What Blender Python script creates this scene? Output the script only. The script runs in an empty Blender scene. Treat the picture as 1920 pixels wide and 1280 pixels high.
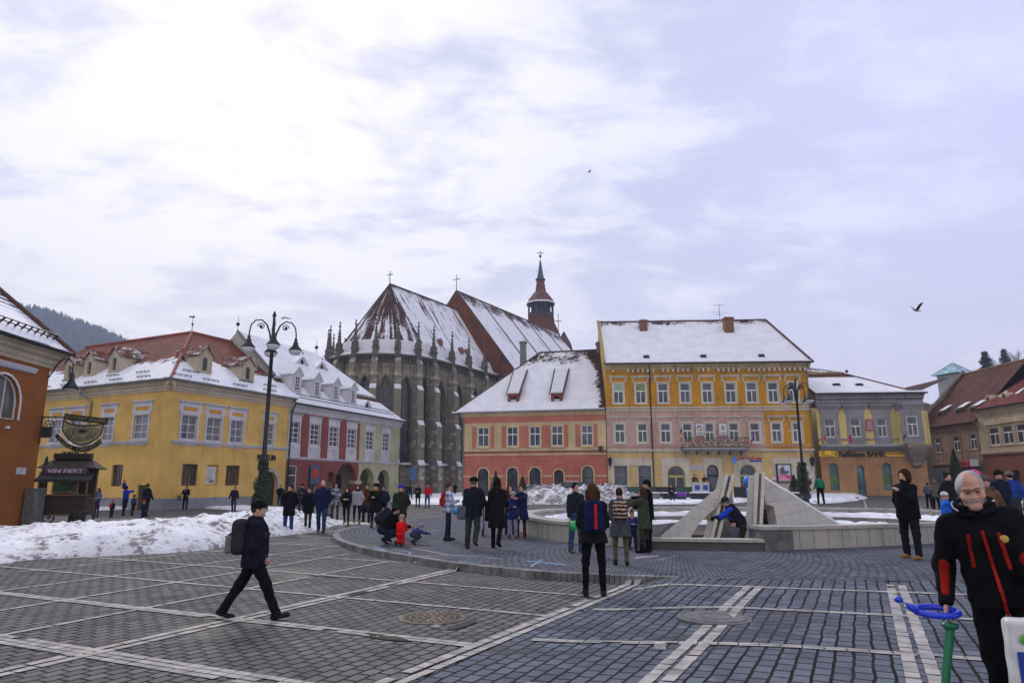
import bpy, math, random
import numpy as np
from mathutils import Vector, Matrix
from mathutils.geometry import tessellate_polygon
R = math.radians
rnd = random.Random(7)
SC = bpy.context.scene
COL = SC.collection

# ------------------------------------------------------------------ camera
EYE = 1.75
PITCH = math.atan(265 / 1280.0)
cam_d = bpy.data.cameras.new("camera"); cam = bpy.data.objects.new("camera", cam_d); COL.objects.link(cam)
cam.location = (0, 0, EYE); cam.rotation_euler = (math.pi / 2 + PITCH, 0, 0)
cam_d.sensor_width = 36; cam_d.lens = 24.0; cam_d.clip_start = 0.05; cam_d.clip_end = 6000
SC.camera = cam
SC.view_settings.view_transform = 'Standard'; SC.view_settings.look = 'None'
SC.view_settings.exposure = 0.0; SC.view_settings.gamma = 1.0

# ------------------------------------------------------------------ sky
SUN_AZ, SUN_EL = -24.0, 36.0          # azimuth from +Y towards +X, elevation
def sun_dir():
 a, e = R(SUN_AZ), R(SUN_EL)
 return Vector((math.sin(a) * math.cos(e), math.cos(a) * math.cos(e), math.sin(e)))

class G:
 """small node-graph helper"""
 def __init__(s, nt): s.t = nt; s.l = nt.links
 def n(s, typ, props=None, **ins):
  nd = s.t.nodes.new('ShaderNode' + typ)
  for k, v in (props or {}).items(): setattr(nd, k, v)
  for k, v in ins.items(): s.set(nd.inputs[k.replace('_', ' ')] if k.replace('_', ' ') in nd.inputs else nd.inputs[k], v)
  return nd
 def set(s, inp, v):
  if isinstance(v, bpy.types.NodeSocket): s.l.new(v, inp)
  elif isinstance(v, (tuple, list)) and len(v) == 3 and inp.type == 'RGBA': inp.default_value = (*v, 1)
  else: inp.default_value = v
 def m(s, op, a, b=0.0, c=None, clamp=False):
  nd = s.t.nodes.new('ShaderNodeMath'); nd.operation = op; nd.use_clamp = clamp
  s.set(nd.inputs[0], a); s.set(nd.inputs[1], b)
  if c is not None: s.set(nd.inputs[2], c)
  return nd.outputs[0]
 def mix(s, f, a, b, blend='MIX'):
  nd = s.t.nodes.new('ShaderNodeMix'); nd.data_type = 'RGBA'; nd.blend_type = blend
  s.set(nd.inputs[0], f); s.set(nd.inputs[6], a); s.set(nd.inputs[7], b)
  return nd.outputs[2]
 def step(s, v, lo, hi, a=0.0, b=1.0):
  nd = s.t.nodes.new('ShaderNodeMapRange'); nd.interpolation_type = 'SMOOTHSTEP'
  s.set(nd.inputs[0], v); nd.inputs[1].default_value = lo; nd.inputs[2].default_value = hi
  nd.inputs[3].default_value = a; nd.inputs[4].default_value = b
  return nd.outputs[0]
 def noise(s, vec, scale, detail=4, rough=.55, dist=0.0):
  return s.n('TexNoise', None, Vector=vec, Scale=float(scale), Detail=float(detail), Roughness=float(rough), Distortion=float(dist)).outputs[0]
 def uv(s):
  return s.n('TexCoord').outputs['UV']
 def obj(s):
  return s.n('TexCoord').outputs['Object']
 def xyz(s, v):
  nd = s.n('SeparateXYZ', None, Vector=v); return nd.outputs[0], nd.outputs[1], nd.outputs[2]
 def vec(s, x, y, z=0.0):
  return s.n('CombineXYZ', None, X=x, Y=y, Z=z).outputs[0]
 def scl(s, v, t):
  nd = s.t.nodes.new('ShaderNodeVectorMath'); nd.operation = 'MULTIPLY'; s.set(nd.inputs[0], v); nd.inputs[1].default_value = t
  return nd.outputs[0]
 def bump(s, h, strength=.3, dist=.02):
  return s.n('Bump', None, Height=h, Strength=strength, Distance=dist).outputs[0]

w = bpy.data.worlds.new("World"); SC.world = w; w.use_nodes = True
wt = w.node_tree
for nd in list(wt.nodes): wt.nodes.remove(nd)
g = G(wt)
sky = g.n('TexSky'); sky.sky_type = 'NISHITA'; sky.sun_disc = False
sky.sun_elevation = R(SUN_EL); sky.sun_rotation = R(SUN_AZ); sky.air_density = 1.5; sky.dust_density = 2.0
skyc = g.scl(sky.outputs[0], (.10, .10, .10))
tc = g.n('TexCoord').outputs['Generated']
x, y, z = g.xyz(tc)
zz = g.m('ADD', g.m('MAXIMUM', z, 0.0), .22)
px_ = g.m('DIVIDE', x, zz); py_ = g.m('DIVIDE', y, zz)
pv = g.vec(px_, py_, 0.0)
n1 = g.noise(g.scl(pv, (1, 1.3, 1)), 1.7, 9, .58, .4)
n2 = g.noise(g.scl(pv, (1.0, 1.6, 1)), 4.6, 8, .62, .5)
nn = g.m('ADD', g.m('MULTIPLY', n1, .68), g.m('MULTIPLY', n2, .32))
sd = sun_dir()
dt = g.n('VectorMath', {'operation': 'DOT_PRODUCT'}); g.set(dt.inputs[0], tc); dt.inputs[1].default_value = sd
glow = g.step(dt.outputs['Value'], .55, 1.0)
# the veil of cloud: lavender-grey bellies, bright thin places, more thin places towards the sun
thin = g.m('ADD', nn, g.m('MULTIPLY', g.m('SUBTRACT', glow, .5), .10))
cl = g.step(thin, .44, .60)
belly = g.mix(glow, (.64, .655, .92), (.57, .605, .82))
bright = g.mix(glow, (.86, .865, 1.06), (.97, .955, 1.03))
cloud = g.mix(cl, belly, bright)
low = g.step(z, .0, .42, 1.0, 0.0)
horizon = g.mix(g.step(x, -.5, .55), (1.02, .97, .96), (.80, .74, .90))
cloud = g.mix(g.m('MULTIPLY', low, .78), cloud, horizon)
right = g.m('MULTIPLY', g.step(x, .0, .65), g.step(z, .08, .5))
cloud = g.mix(g.m('MULTIPLY', right, .5), cloud, (.76, .77, 1.14))
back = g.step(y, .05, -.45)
cloud = g.mix(g.m('MULTIPLY', back, .8), cloud, (.98, .93, .92))  # unseen sky behind the camera, warmed and brightened to light the facades
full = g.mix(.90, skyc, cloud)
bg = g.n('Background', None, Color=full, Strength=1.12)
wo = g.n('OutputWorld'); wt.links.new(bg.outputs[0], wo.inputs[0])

# ------------------------------------------------------------------ the veiled sun
sl = bpy.data.lights.new("sun", 'SUN'); sl.energy = 1.6; sl.angle = R(14); sl.color = (1, .95, .88)
so = bpy.data.objects.new("sun", sl); COL.objects.link(so)
so.rotation_euler = sun_dir().to_track_quat('Z', 'Y').to_euler()

# ------------------------------------------------------------------ measuring: a pixel of the 1920 px photo -> a point of the square
F_ = 1280.0; CT, ST = math.cos(PITCH), math.sin(PITCH)
def ray(px, py):
 u, v = px - 960, 640 - py; D = F_ * CT - v * ST
 return u / D, (F_ * ST + v * CT) / D
def at(px, py, Y):
 a, t = ray(px, py); return Vector((a * Y, Y, EYE + t * Y))
def terrain(x, y):
 a = -.005 + min(max((x + 20) / 28.0, 0), 1) * .0145
 return a * min(max(y - 12, 0), 75)
def gp(px, py, dz=0.0):
 a, t = ray(px, py); Y = (dz - EYE) / min(t, -.003)
 for _ in range(12):
  Y = .5 * Y + .5 * (terrain(a * Y, Y) + dz - EYE) / min(t, -.003)
 return Vector((a * Y, Y, terrain(a * Y, Y) + dz))

# ------------------------------------------------------------------ objects
WLOC = {}
def tag(o, label=None, cat=None, group=None, kind=None):
 if label: o['label'] = label
 if cat: o['category'] = cat
 if group: o['group'] = group
 if kind: o['kind'] = kind
 return o
def empty(name, loc, label=None, cat=None, group=None, kind=None):
 o = bpy.data.objects.new(name, None); COL.objects.link(o); o.location = loc
 o.empty_display_size = .3
 WLOC[o.name] = Vector(loc)
 return tag(o, label, cat, group, kind)

class MB:
 """mesh builder in world metres; every vertex carries a uv in metres"""
 def __init__(s): s.v = []; s.f = []; s.uv = []; s.mi = []; s.cm = 0
 def poly(s, pts, uvs=None):
  i = len(s.v); s.v += [tuple(p) for p in pts]; s.f.append(tuple(range(i, i + len(pts)))); s.mi.append(s.cm)
  if uvs is None:
   a = Vector(pts[1]) - Vector(pts[0]); a.normalize() if a.length else None
   n = Vector((0, 0, 0))
   for k in range(1, len(pts) - 1): n += (Vector(pts[k]) - Vector(pts[0])).cross(Vector(pts[k + 1]) - Vector(pts[0]))
   if n.length < 1e-12: n = Vector((0, 0, 1))
   n.normalize()
   if abs(n.z) < .98:
    a = Vector((0, 0, 1)).cross(n); a.normalize()
   b = n.cross(a)
   uvs = [(Vector(p).dot(a), Vector(p).dot(b)) for p in pts]
  s.uv += [tuple(q) for q in uvs]
  return s
 def box(s, fr, x0, x1, y0, y1, z0, z1):
  P = lambda a, b, c: fr.P(a, b, c)
  if x0 > x1: x0, x1 = x1, x0
  if y0 > y1: y0, y1 = y1, y0
  if z0 > z1: z0, z1 = z1, z0
  s.poly([P(x0, y1, z0), P(x0, y1, z1), P(x1, y1, z1), P(x1, y1, z0)][::fr.h], [(x0, z0), (x0, z1), (x1, z1), (x1, z0)][::fr.h])
  s.poly([P(x0, y0, z0), P(x1, y0, z0), P(x1, y0, z1), P(x0, y0, z1)][::fr.h], [(x0, z0), (x1, z0), (x1, z1), (x0, z1)][::fr.h])
  s.poly([P(x0, y0, z0), P(x0, y0, z1), P(x0, y1, z1), P(x0, y1, z0)][::fr.h], [(y0, z0), (y0, z1), (y1, z1), (y1, z0)][::fr.h])
  s.poly([P(x1, y0, z0), P(x1, y1, z0), P(x1, y1, z1), P(x1, y0, z1)][::fr.h], [(y0, z0), (y1, z0), (y1, z1), (y0, z1)][::fr.h])
  s.poly([P(x0, y0, z1), P(x1, y0, z1), P(x1, y1, z1), P(x0, y1, z1)][::fr.h], [(x0, y0), (x1, y0), (x1, y1), (x0, y1)][::fr.h])
  s.poly([P(x0, y0, z0), P(x0, y1, z0), P(x1, y1, z0), P(x1, y0, z0)][::fr.h], [(x0, y0), (x0, y1), (x1, y1), (x1, y0)][::fr.h])
  return s
 def sheet(s, fr, outer, holes, y, flip=False):
  """flat polygon with holes in the frame's x-z plane at depth y"""
  loops = [[Vector((a, b, 0)) for a, b in outer]] + [[Vector((a, b, 0)) for a, b in h] for h in holes]
  flat = [p for l in loops for p in l]
  i0 = len(s.v)
  for p in flat: s.v.append(tuple(fr.P(p.x, y, p.y))); s.uv.append((p.x, p.y))
  for t in tessellate_polygon(loops):
   a, b, c = flat[t[0]], flat[t[1]], flat[t[2]]
   ar = (b.x - a.x) * (c.y - a.y) - (c.x - a.x) * (b.y - a.y)
   if abs(ar) < 1e-9: continue
   tt = t if (ar < 0) != (fr.h == -1) else t[::-1]
   if flip: tt = tt[::-1]
   s.f.append(tuple(i0 + k for k in tt)); s.mi.append(s.cm)
  return s
 def rim(s, fr, loop, y0, y1):
  n = len(loop)
  L = 0
  for k in range(n):
   (a, b), (c, d) = loop[k], loop[(k + 1) % n]; l = math.hypot(c - a, d - b)
   s.poly([fr.P(a, y0, b), fr.P(c, y0, d), fr.P(c, y1, d), fr.P(a, y1, b)], [(L, y0), (L + l, y0), (L + l, y1), (L, y1)]); L += l
 def ext(s, fr, outer, y0, y1, holes=()):
  """solid slab from depth y0 to y1"""
  s.sheet(fr, outer, holes, y1); s.sheet(fr, outer, holes, y0, True)
  s.rim(fr, outer, y0, y1)
  for h in holes: s.rim(fr, h, y0, y1)
  return s
 def prof(s, fr, pr, x0, x1):
  """profile [(out, z)] swept along the frame's x"""
  n = len(pr)
  for k in range(n - 1):
   (a, b), (c, d) = pr[k], pr[k + 1]
   s.poly([fr.P(x0, a, b), fr.P(x1, a, b), fr.P(x1, c, d), fr.P(x0, c, d)], [(x0, b), (x1, b), (x1, d + .01), (x0, d + .01)])
  s.poly([fr.P(x0, a, b) for a, b in pr]); s.poly([fr.P(x1, a, b) for a, b in pr][::-1])
  return s
 def tube(s, pts, rad, n=8, cap=True):
  pts = [Vector(p) for p in pts]
  if not isinstance(rad, (list, tuple)): rad = [rad] * len(pts)
  up = Vector((0, 0, 1)); rings = []; L = 0
  for k, p in enumerate(pts):
   d = (pts[min(k + 1, len(pts) - 1)] - pts[max(k - 1, 0)]).normalized()
   a = d.cross(up) if abs(d.dot(up)) < .97 else d.cross(Vector((1, 0, 0)))
   a.normalize(); b = d.cross(a)
   if k and (a.dot(rings[-1][1]) < 0): a, b = -a, -b
   if k: L += (p - pts[k - 1]).length
   i0 = len(s.v)
   for j in range(n):
    t = 2 * math.pi * j / n
    s.v.append(tuple(p + (a * math.cos(t) + b * math.sin(t)) * rad[k])); s.uv.append((j / n * 6.28 * rad[k], L))
   rings.append((i0, a))
  for k in range(len(pts) - 1):
   i, j = rings[k][0], rings[k + 1][0]
   for q in range(n):
    r = (q + 1) % n; s.f.append((i + q, i + r, j + r, j + q)); s.mi.append(s.cm)
  if cap:
   s.f.append(tuple(rings[0][0] + q for q in range(n))[::-1]); s.f.append(tuple(rings[-1][0] + q for q in range(n))); s.mi += [s.cm] * 2
  return s
 def lathe(s, c, prof, n=12):
  c = Vector(c)
  return s.tube2(c, prof, n)
 def tube2(s, c, prof, n):
  r0 = []
  for r, z in prof:
   r0.append(len(s.v))
   for j in range(n):
    t = 2 * math.pi * (j + .5) / n; s.v.append((c.x + r * math.cos(t), c.y + r * math.sin(t), c.z + z)); s.uv.append((t * max(r, .05), z))
  for k in range(len(prof) - 1):
   for q in range(n):
    r = (q + 1) % n; s.f.append((r0[k] + q, r0[k] + r, r0[k + 1] + r, r0[k + 1] + q)); s.mi.append(s.cm)
  s.f.append(tuple(r0[0] + q for q in range(n))[::-1]); s.f.append(tuple(r0[-1] + q for q in range(n))); s.mi += [s.cm] * 2
  return s
 def ball(s, c, r, n=12, sc=(1, 1, 1)):
  c = Vector(c); m = n // 2; rows = []
  for i in range(m + 1):
   p = math.pi * i / m; row = len(s.v)
   for j in range(n):
    t = 2 * math.pi * j / n
    s.v.append((c.x + r * sc[0] * math.sin(p) * math.cos(t), c.y + r * sc[1] * math.sin(p) * math.sin(t), c.z + r * sc[2] * math.cos(p))); s.uv.append((t * r, p * r))
   rows.append(row)
  for i in range(m):
   for q in range(n):
    t = (q + 1) % n; s.f.append((rows[i] + q, rows[i + 1] + q, rows[i + 1] + t, rows[i] + t)); s.mi.append(s.cm)
  return s
 def build(s, name, mat, parent=None, smooth=False, loc=None):
  me = bpy.data.meshes.new(name)
  o3 = WLOC[parent.name] if parent is not None else (Vector(loc) if loc is not None else None)
  V = np.array(s.v, dtype=np.float64)
  if len(V) == 0: V = np.zeros((0, 3))
  if o3 is None: o3 = Vector((float(V[:, 0].mean()), float(V[:, 1].mean()), float(V[:, 2].min())))
  me.from_pydata((V - np.array(o3)).tolist(), [], s.f)
  ul = me.uv_layers.new(name='uv')
  idx = np.empty(len(me.loops), dtype=np.int32); me.loops.foreach_get('vertex_index', idx)
  ul.data.foreach_set('uv', np.array(s.uv, dtype=np.float32)[idx].ravel())
  ms = mat if isinstance(mat, (list, tuple)) else [mat]
  for mm in ms: me.materials.append(mm)
  if len(ms) > 1: me.polygons.foreach_set('material_index', s.mi)
  if smooth: me.polygons.foreach_set('use_smooth', [True] * len(me.polygons))
  me.validate(clean_customdata=False)
  me.update()
  o = bpy.data.objects.new(name, me); COL.objects.link(o)
  if parent is not None:
   o.parent = parent; WLOC[o.name] = WLOC[parent.name]
  else:
   o.location = o3; WLOC[o.name] = o3
  return o

class Fr:
 """frame: x along, y outward, z up"""
 def __init__(s, o, ex, ey, ez=(0, 0, 1)):
  s.o = Vector(o); s.ex = Vector(ex).normalized(); s.ey = Vector(ey).normalized(); s.ez = Vector(ez).normalized()
  s.h = 1 if s.ex.cross(s.ey).dot(s.ez) > 0 else -1
 def P(s, a, b, c): return s.o + s.ex * a + s.ey * b + s.ez * c
 def sh(s, a, b=0, c=0): return Fr(s.P(a, b, c), s.ex, s.ey, s.ez)
W0 = Fr((0, 0, 0), (1, 0, 0), (0, 1, 0))

class Wall(Fr):
 """vertical wall from A to B (xy), outward normal towards the viewer's side"""
 def __init__(s, A, B, z0=0.0, flip=False):
  A = Vector((A[0], A[1], 0)); B = Vector((B[0], B[1], 0))
  ex = (B - A).normalized(); n = Vector((ex.y, -ex.x, 0))
  if flip: n = -n
  Fr.__init__(s, Vector((A.x, A.y, 0)), ex, n); s.L = (B - A).length; s.z0 = z0
 def sz(s, px, py, d=0.0):
  a, t = ray(px, py); dr = Vector((a, 1, t)); o = s.o + s.ey * d
  k = (o - Vector((0, 0, EYE))).dot(s.ey) / dr.dot(s.ey)
  P = Vector((0, 0, EYE)) + dr * k
  return (P - s.o).dot(s.ex), P.z
def wall_px(a, Y, b, **k):
 A = at(*a, Y); t = ray(*b)[1]; Yb = (A.z - EYE) / t; B = at(*b, Yb)
 return A, B

def arch(s0, s1, z0, z1, n=10, rise=None, pointed=False):
 """outline of an opening with an arched head, counter-clockwise from bottom left"""
 r = (s1 - s0) / 2; c = (s0 + s1) / 2; rise = r if rise is None else rise
 pts = [(s0, z0), (s1, z0)]
 for k in range(n + 1):
  t = math.pi * k / n
  if pointed:
   u = math.cos(t); hgt = rise * (1 - abs(u) ** 1.7)
   pts.append((c + r * u, z1 - rise + hgt))
  else:
   pts.append((c + r * math.cos(t), z1 - rise + rise * math.sin(t)))
 return pts
def rect(s0, s1, z0, z1): return [(s0, z0), (s1, z0), (s1, z1), (s0, z1)]

def text_mb(txt, fr, x0, z0, h, width=None, depth=.04, y=0.0, bold=0.0, arc=None):
 """real lettering standing proud of a frame's face; returns a mesh builder"""
 cu = bpy.data.curves.new('lettering', 'FONT'); cu.body = txt; cu.size = 1; cu.extrude = .5; cu.resolution_u = 3; cu.offset = bold
 ob = bpy.data.objects.new('lettering', cu); COL.objects.link(ob)
 bpy.context.view_layer.update()
 me = bpy.data.meshes.new_from_object(ob.evaluated_get(bpy.context.evaluated_depsgraph_get()))
 vs = np.array([v.co[:] for v in me.vertices]); fs = [tuple(p.vertices) for p in me.polygons]
 bpy.data.objects.remove(ob); bpy.data.curves.remove(cu); bpy.data.meshes.remove(me)
 mn, mx = vs.min(0), vs.max(0); sy = h / (mx[1] - mn[1]); sx = (width / (mx[0] - mn[0])) if width else sy
 mb = MB()
 for v in vs:
  a = (v[0] - mn[0]) * sx; c = (v[1] - mn[1]) * sy; b = y + (v[2] + .5) * depth
  if arc:
   W = width or (mx[0] - mn[0]) * sx; cx, cz, rr, a0, a1 = arc
   t = a0 + (a1 - a0) * a / W; rr2 = rr - c if cz is not None and arc[2] > 0 else rr
   rad = arc[2] - c
   mb.v.append(tuple(fr.P(cx + rad * math.cos(t), b, cz + rad * math.sin(t))))
  else:
   mb.v.append(tuple(fr.P(x0 + a, b, z0 + c)))
  mb.uv.append((a, c))
 for f in fs: mb.f.append(f); mb.mi.append(0)
 return mb

# ------------------------------------------------------------------ materials
def newmat(name):
 m = bpy.data.materials.new(name); m.use_nodes = True; t = m.node_tree
 for nd in list(t.nodes): t.nodes.remove(nd)
 g = G(t); p = g.n('BsdfPrincipled'); o = g.n('OutputMaterial'); t.links.new(p.outputs[0], o.inputs[0])
 return m, g, p
def plain(name, col, rough=.7, var=.15, scale=6, metal=0.0, bump=0.0, spec=.5, bscale=None):
 m, g, p = newmat(name); v = g.obj()
 n = g.noise(v, scale, 5)
 c = g.mix(g.step(n, .3, .7), tuple(k * (1 - var) for k in col), tuple(min(1, k * (1 + var)) for k in col))
 g.set(p.inputs['Base Color'], c); p.inputs['Roughness'].default_value = rough; p.inputs['Metallic'].default_value = metal
 p.inputs['Specular IOR Level'].default_value = spec
 if bump: g.set(p.inputs['Normal'], g.bump(g.noise(v, bscale or scale * 4, 5), bump, .02))
 return m
def plaster(name, col, dirt=.35, course=None, patches=None, coursemul=.62, grime=(.10, .085, .07), zref=0.0):
 m, g, p = newmat(name); uv = g.uv(); u, v, _ = g.xyz(uv)
 n = g.noise(uv, .55, 6, .6); n2 = g.noise(g.scl(uv, (2.2, .22, 1)), 1.6, 6, .65); n3 = g.noise(uv, 9, 4)
 c = g.mix(g.step(n, .25, .75), tuple(k * .78 for k in col), tuple(min(1, k * 1.12) for k in col))
 c = g.mix(g.m('MULTIPLY', g.step(n2, .47, .76), min(.9, dirt * 1.35)), c, grime)
 c = g.mix(g.m('MULTIPLY', g.step(n3, .5, .8), .12), c, (.55, .5, .45))
 h = n3
 if patches:
  pm = g.step(g.noise(g.scl(uv, (1, 1.0, 1)), .9, 5, .6), patches[0], patches[0] + .02)
  c = g.mix(pm, c, patches[1])
 if course:
  fr = g.m('FRACT', g.m('DIVIDE', v, course)); ln = g.m('LESS_THAN', fr, .09)
  c = g.mix(ln, c, g.mix(1.0, c, (coursemul,) * 3, 'MULTIPLY')); h = g.m('SUBTRACT', n3, g.m('MULTIPLY', ln, 3.0))
 g.set(p.inputs['Base Color'], c); p.inputs['Roughness'].default_value = .88
 p.inputs['Specular IOR Level'].default_value = .08
 g.set(p.inputs['Normal'], g.bump(h, .35, .015))
 return m
def stone(name, base, light, dark, bs=(.9, .38), lightamt=.45, mort=.012):
 """weathered ashlar: blocks that differ, soot and pale replaced blocks"""
 m, g, p = newmat(name); uv = g.uv()
 br = g.n('TexBrick', {'offset': .5}, Vector=uv, Scale=1.0)
 br.inputs['Color1'].default_value = (0, 0, 0, 1); br.inputs['Color2'].default_value = (1, 1, 1, 1); br.inputs['Mortar'].default_value = (.5, .5, .5, 1)
 br.inputs['Mortar Size'].default_value = mort; br.inputs['Brick Width'].default_value = bs[0]; br.inputs['Row Height'].default_value = bs[1]
 rr = br.outputs[0]; n = g.noise(uv, .35, 7, .65); n2 = g.noise(g.scl(uv, (1.6, .16, 1)), 1.0, 6, .65); n3 = g.noise(uv, 6, 5)
 c = g.mix(g.step(n, .3, .7), base, tuple(k * .72 for k in base))
 c = g.mix(g.m('MULTIPLY', g.step(g.m('ADD', rr, g.m('MULTIPLY', n, .8)), 1.02, 1.35), lightamt), c, light)
 c = g.mix(g.m('MULTIPLY', g.step(n2, .48, .72), .75), c, dark)
 c = g.mix(g.m('MULTIPLY', g.step(n3, .45, .8), .3), c, dark)
 c = g.mix(br.outputs[1], c, g.mix(1.0, c, (.45, .45, .45), 'MULTIPLY'))
 g.set(p.inputs['Base Color'], c); p.inputs['Roughness'].default_value = .92; p.inputs['Specular IOR Level'].default_value = .08
 g.set(p.inputs['Normal'], g.bump(g.m('SUBTRACT', n3, br.outputs[1]), .5, .03))
 return m
SNOW = (.80, .81, .86)
def roofmat(name, tile, fn, rows=.32, tvar=.35):
 """clay tiles in courses under lying snow; fn gives how much snow lies where (a property of this roof)"""
 m, g, p = newmat(name); uv = g.uv(); u, v, _ = g.xyz(uv)
 br = g.n('TexBrick', {'offset': .5}, Vector=uv, Scale=1.0)
 br.inputs['Color1'].default_value = (0, 0, 0, 1); br.inputs['Color2'].default_value = (1, 1, 1, 1); br.inputs['Mortar'].default_value = (.3, .3, .3, 1)
 br.inputs['Mortar Size'].default_value = .02; br.inputs['Brick Width'].default_value = .22; br.inputs['Row Height'].default_value = rows
 tn = g.noise(uv, .5, 5, .6)
 c = g.mix(br.outputs[0], tuple(k * (1 - tvar) for k in tile), tuple(k * (1 + tvar) for k in tile))
 c = g.mix(g.step(tn, .35, .75), c, tuple(k * .5 for k in tile))
 c = g.mix(br.outputs[1], c, (.02, .015, .012))
 fr = g.m('FRACT', g.m('DIVIDE', v, rows))
 big = g.noise(uv, .33, 6, .62); fine = g.noise(g.scl(uv, (1, 1.0, 1)), 2.6, 6, .7)
 streak = g.noise(g.scl(uv, (1.3, .12, 1)), 1.0, 5, .6)
 mask = fn(g, u, v, big, fine, streak)
 mask = g.m('SUBTRACT', mask, g.m('MULTIPLY', g.step(fr, .0, .25, 1.0, 0.0), .05))
 mk = g.step(mask, .46, .54)
 sc = g.mix(g.step(g.noise(uv, .9, 5), .35, .7), SNOW, (.70, .72, .79))
 thin = g.m('MULTIPLY', g.step(fr, .0, .18, 1.0, 0.0), g.step(mask, .5, .95, .5, .08))
 sc = g.mix(thin, sc, (.33, .30, .33))
 c = g.mix(mk, c, sc)
 g.set(p.inputs['Base Color'], c); g.set(p.inputs['Roughness'], g.mix(mk, (.75,) * 3, (.6,) * 3))
 hh = g.m('ADD', g.m('MULTIPLY', mk, 2.5), g.m('MULTIPLY', g.m('SUBTRACT', 1.0, fr), .6))
 hh = g.m('ADD', hh, g.m('MULTIPLY', fine, .8))
 g.set(p.inputs['Normal'], g.bump(hh, .6, .05)); p.inputs['Specular IOR Level'].default_value = .1
 return m
def S_full(bias=.45, amp=.7):
 return lambda g, u, v, b, f, s: g.m('ADD', g.m('ADD', g.m('MULTIPLY', b, amp * .5), g.m('MULTIPLY', f, amp * .5)), bias)
def S_below(vt, k=.25, amp=1.0):
 return lambda g, u, v, b, f, s: g.m('ADD', g.m('MULTIPLY', g.m('SUBTRACT', vt, v), k), g.m('ADD', g.m('MULTIPLY', b, amp * .75), g.m('MULTIPLY', f, amp * .25)))

def glass(name, col=(.035, .042, .055), curtain=None):
 m, g, p = newmat(name); uv = g.uv()
 c = col
 n = g.noise(g.scl(uv, (1.0, .5, 1)), 1.3, 3)
 c = g.mix(g.step(n, .35, .65), col, tuple(k * 2.2 for k in col))
 if curtain:
  u, v, _ = g.xyz(uv)
  fold = g.m('SINE', g.m('MULTIPLY', u, 34.0))
  cc = g.mix(g.m('ADD', g.m('MULTIPLY', fold, .3), .5), curtain, tuple(k * .6 for k in curtain))
  c = g.mix(g.step(g.noise(g.scl(uv, (1.6, .2, 1)), .8, 2), .38, .46), c, cc)
 g.set(p.inputs['Base Color'], c); p.inputs['Roughness'].default_value = .09; p.inputs['IOR'].default_value = 1.5
 g.set(p.inputs['Normal'], g.bump(g.noise(uv, 1.1, 2), .06, .05))
 return m
def paving(name, cols, bw=.21, rh=.155, joint=(.013, .012, .011), jw=.0155, worn=.5, snowbits=None, tint=None):
 m, g, p = newmat(name); uv = g.uv()
 wob = g.n('TexNoise', None, Vector=uv, Scale=2.2, Detail=2.0)
 vv = g.n('VectorMath', {'operation': 'MULTIPLY_ADD'}); g.set(vv.inputs[0], wob.outputs[1]); vv.inputs[1].default_value = (.055, .055, 0); g.set(vv.inputs[2], uv)
 br = g.n('TexBrick', {'offset': .5}, Vector=vv.outputs[0], Scale=1.0)
 br.inputs['Color1'].default_value = (0, 0, 0, 1); br.inputs['Color2'].default_value = (1, 1, 1, 1); br.inputs['Mortar'].default_value = (0, 0, 0, 1)
 br.inputs['Mortar Size'].default_value = jw; br.inputs['Mortar Smooth'].default_value = .35
 br.inputs['Brick Width'].default_value = bw; br.inputs['Row Height'].default_value = rh
 n = g.noise(uv, .22, 6, .6); n2 = g.noise(uv, 1.4, 5, .6); n3 = g.noise(uv, 28, 4)
 c = g.mix(br.outputs[0], cols[0], cols[1])
 c = g.mix(g.m('MULTIPLY', g.step(n, .35, .7), worn), c, cols[2])
 c = g.mix(g.step(g.noise(uv, 3.4, 5, .7), .60, .66, 0.0, .35), c, (.30, .29, .29))
 c = g.mix(g.m('MULTIPLY', g.step(n2, .42, .72), .55), c, tuple(k * .55 for k in cols[0]))
 c = g.mix(g.m('MULTIPLY', g.step(n3, .4, .75), .25), c, tuple(min(1, k * 1.6) for k in cols[1]))
 jn = g.mix(g.step(g.noise(uv, 3.0, 4), .5, .7), joint, tuple(min(1, k * 2.6) for k in joint))
 c = g.mix(br.outputs[1], c, jn)
 wet = g.step(g.noise(uv, .35, 6, .65), .53, .66)
 c = g.mix(g.m('MULTIPLY', wet, .48), c, (.03, .03, .032))
 g.set(p.inputs['Base Color'], c); g.set(p.inputs['Roughness'], g.m('SUBTRACT', .82, g.m('MULTIPLY', wet, .3)))
 hh = g.m('ADD', g.m('MULTIPLY', g.m('SUBTRACT', 1.0, br.outputs[1]), 1.0), g.m('ADD', g.m('MULTIPLY', n3, .18), g.m('MULTIPLY', br.outputs[0], .25)))
 g.set(p.inputs['Normal'], g.bump(hh, .9, .016)); p.inputs['Specular IOR Level'].default_value = .08
 return m
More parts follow.
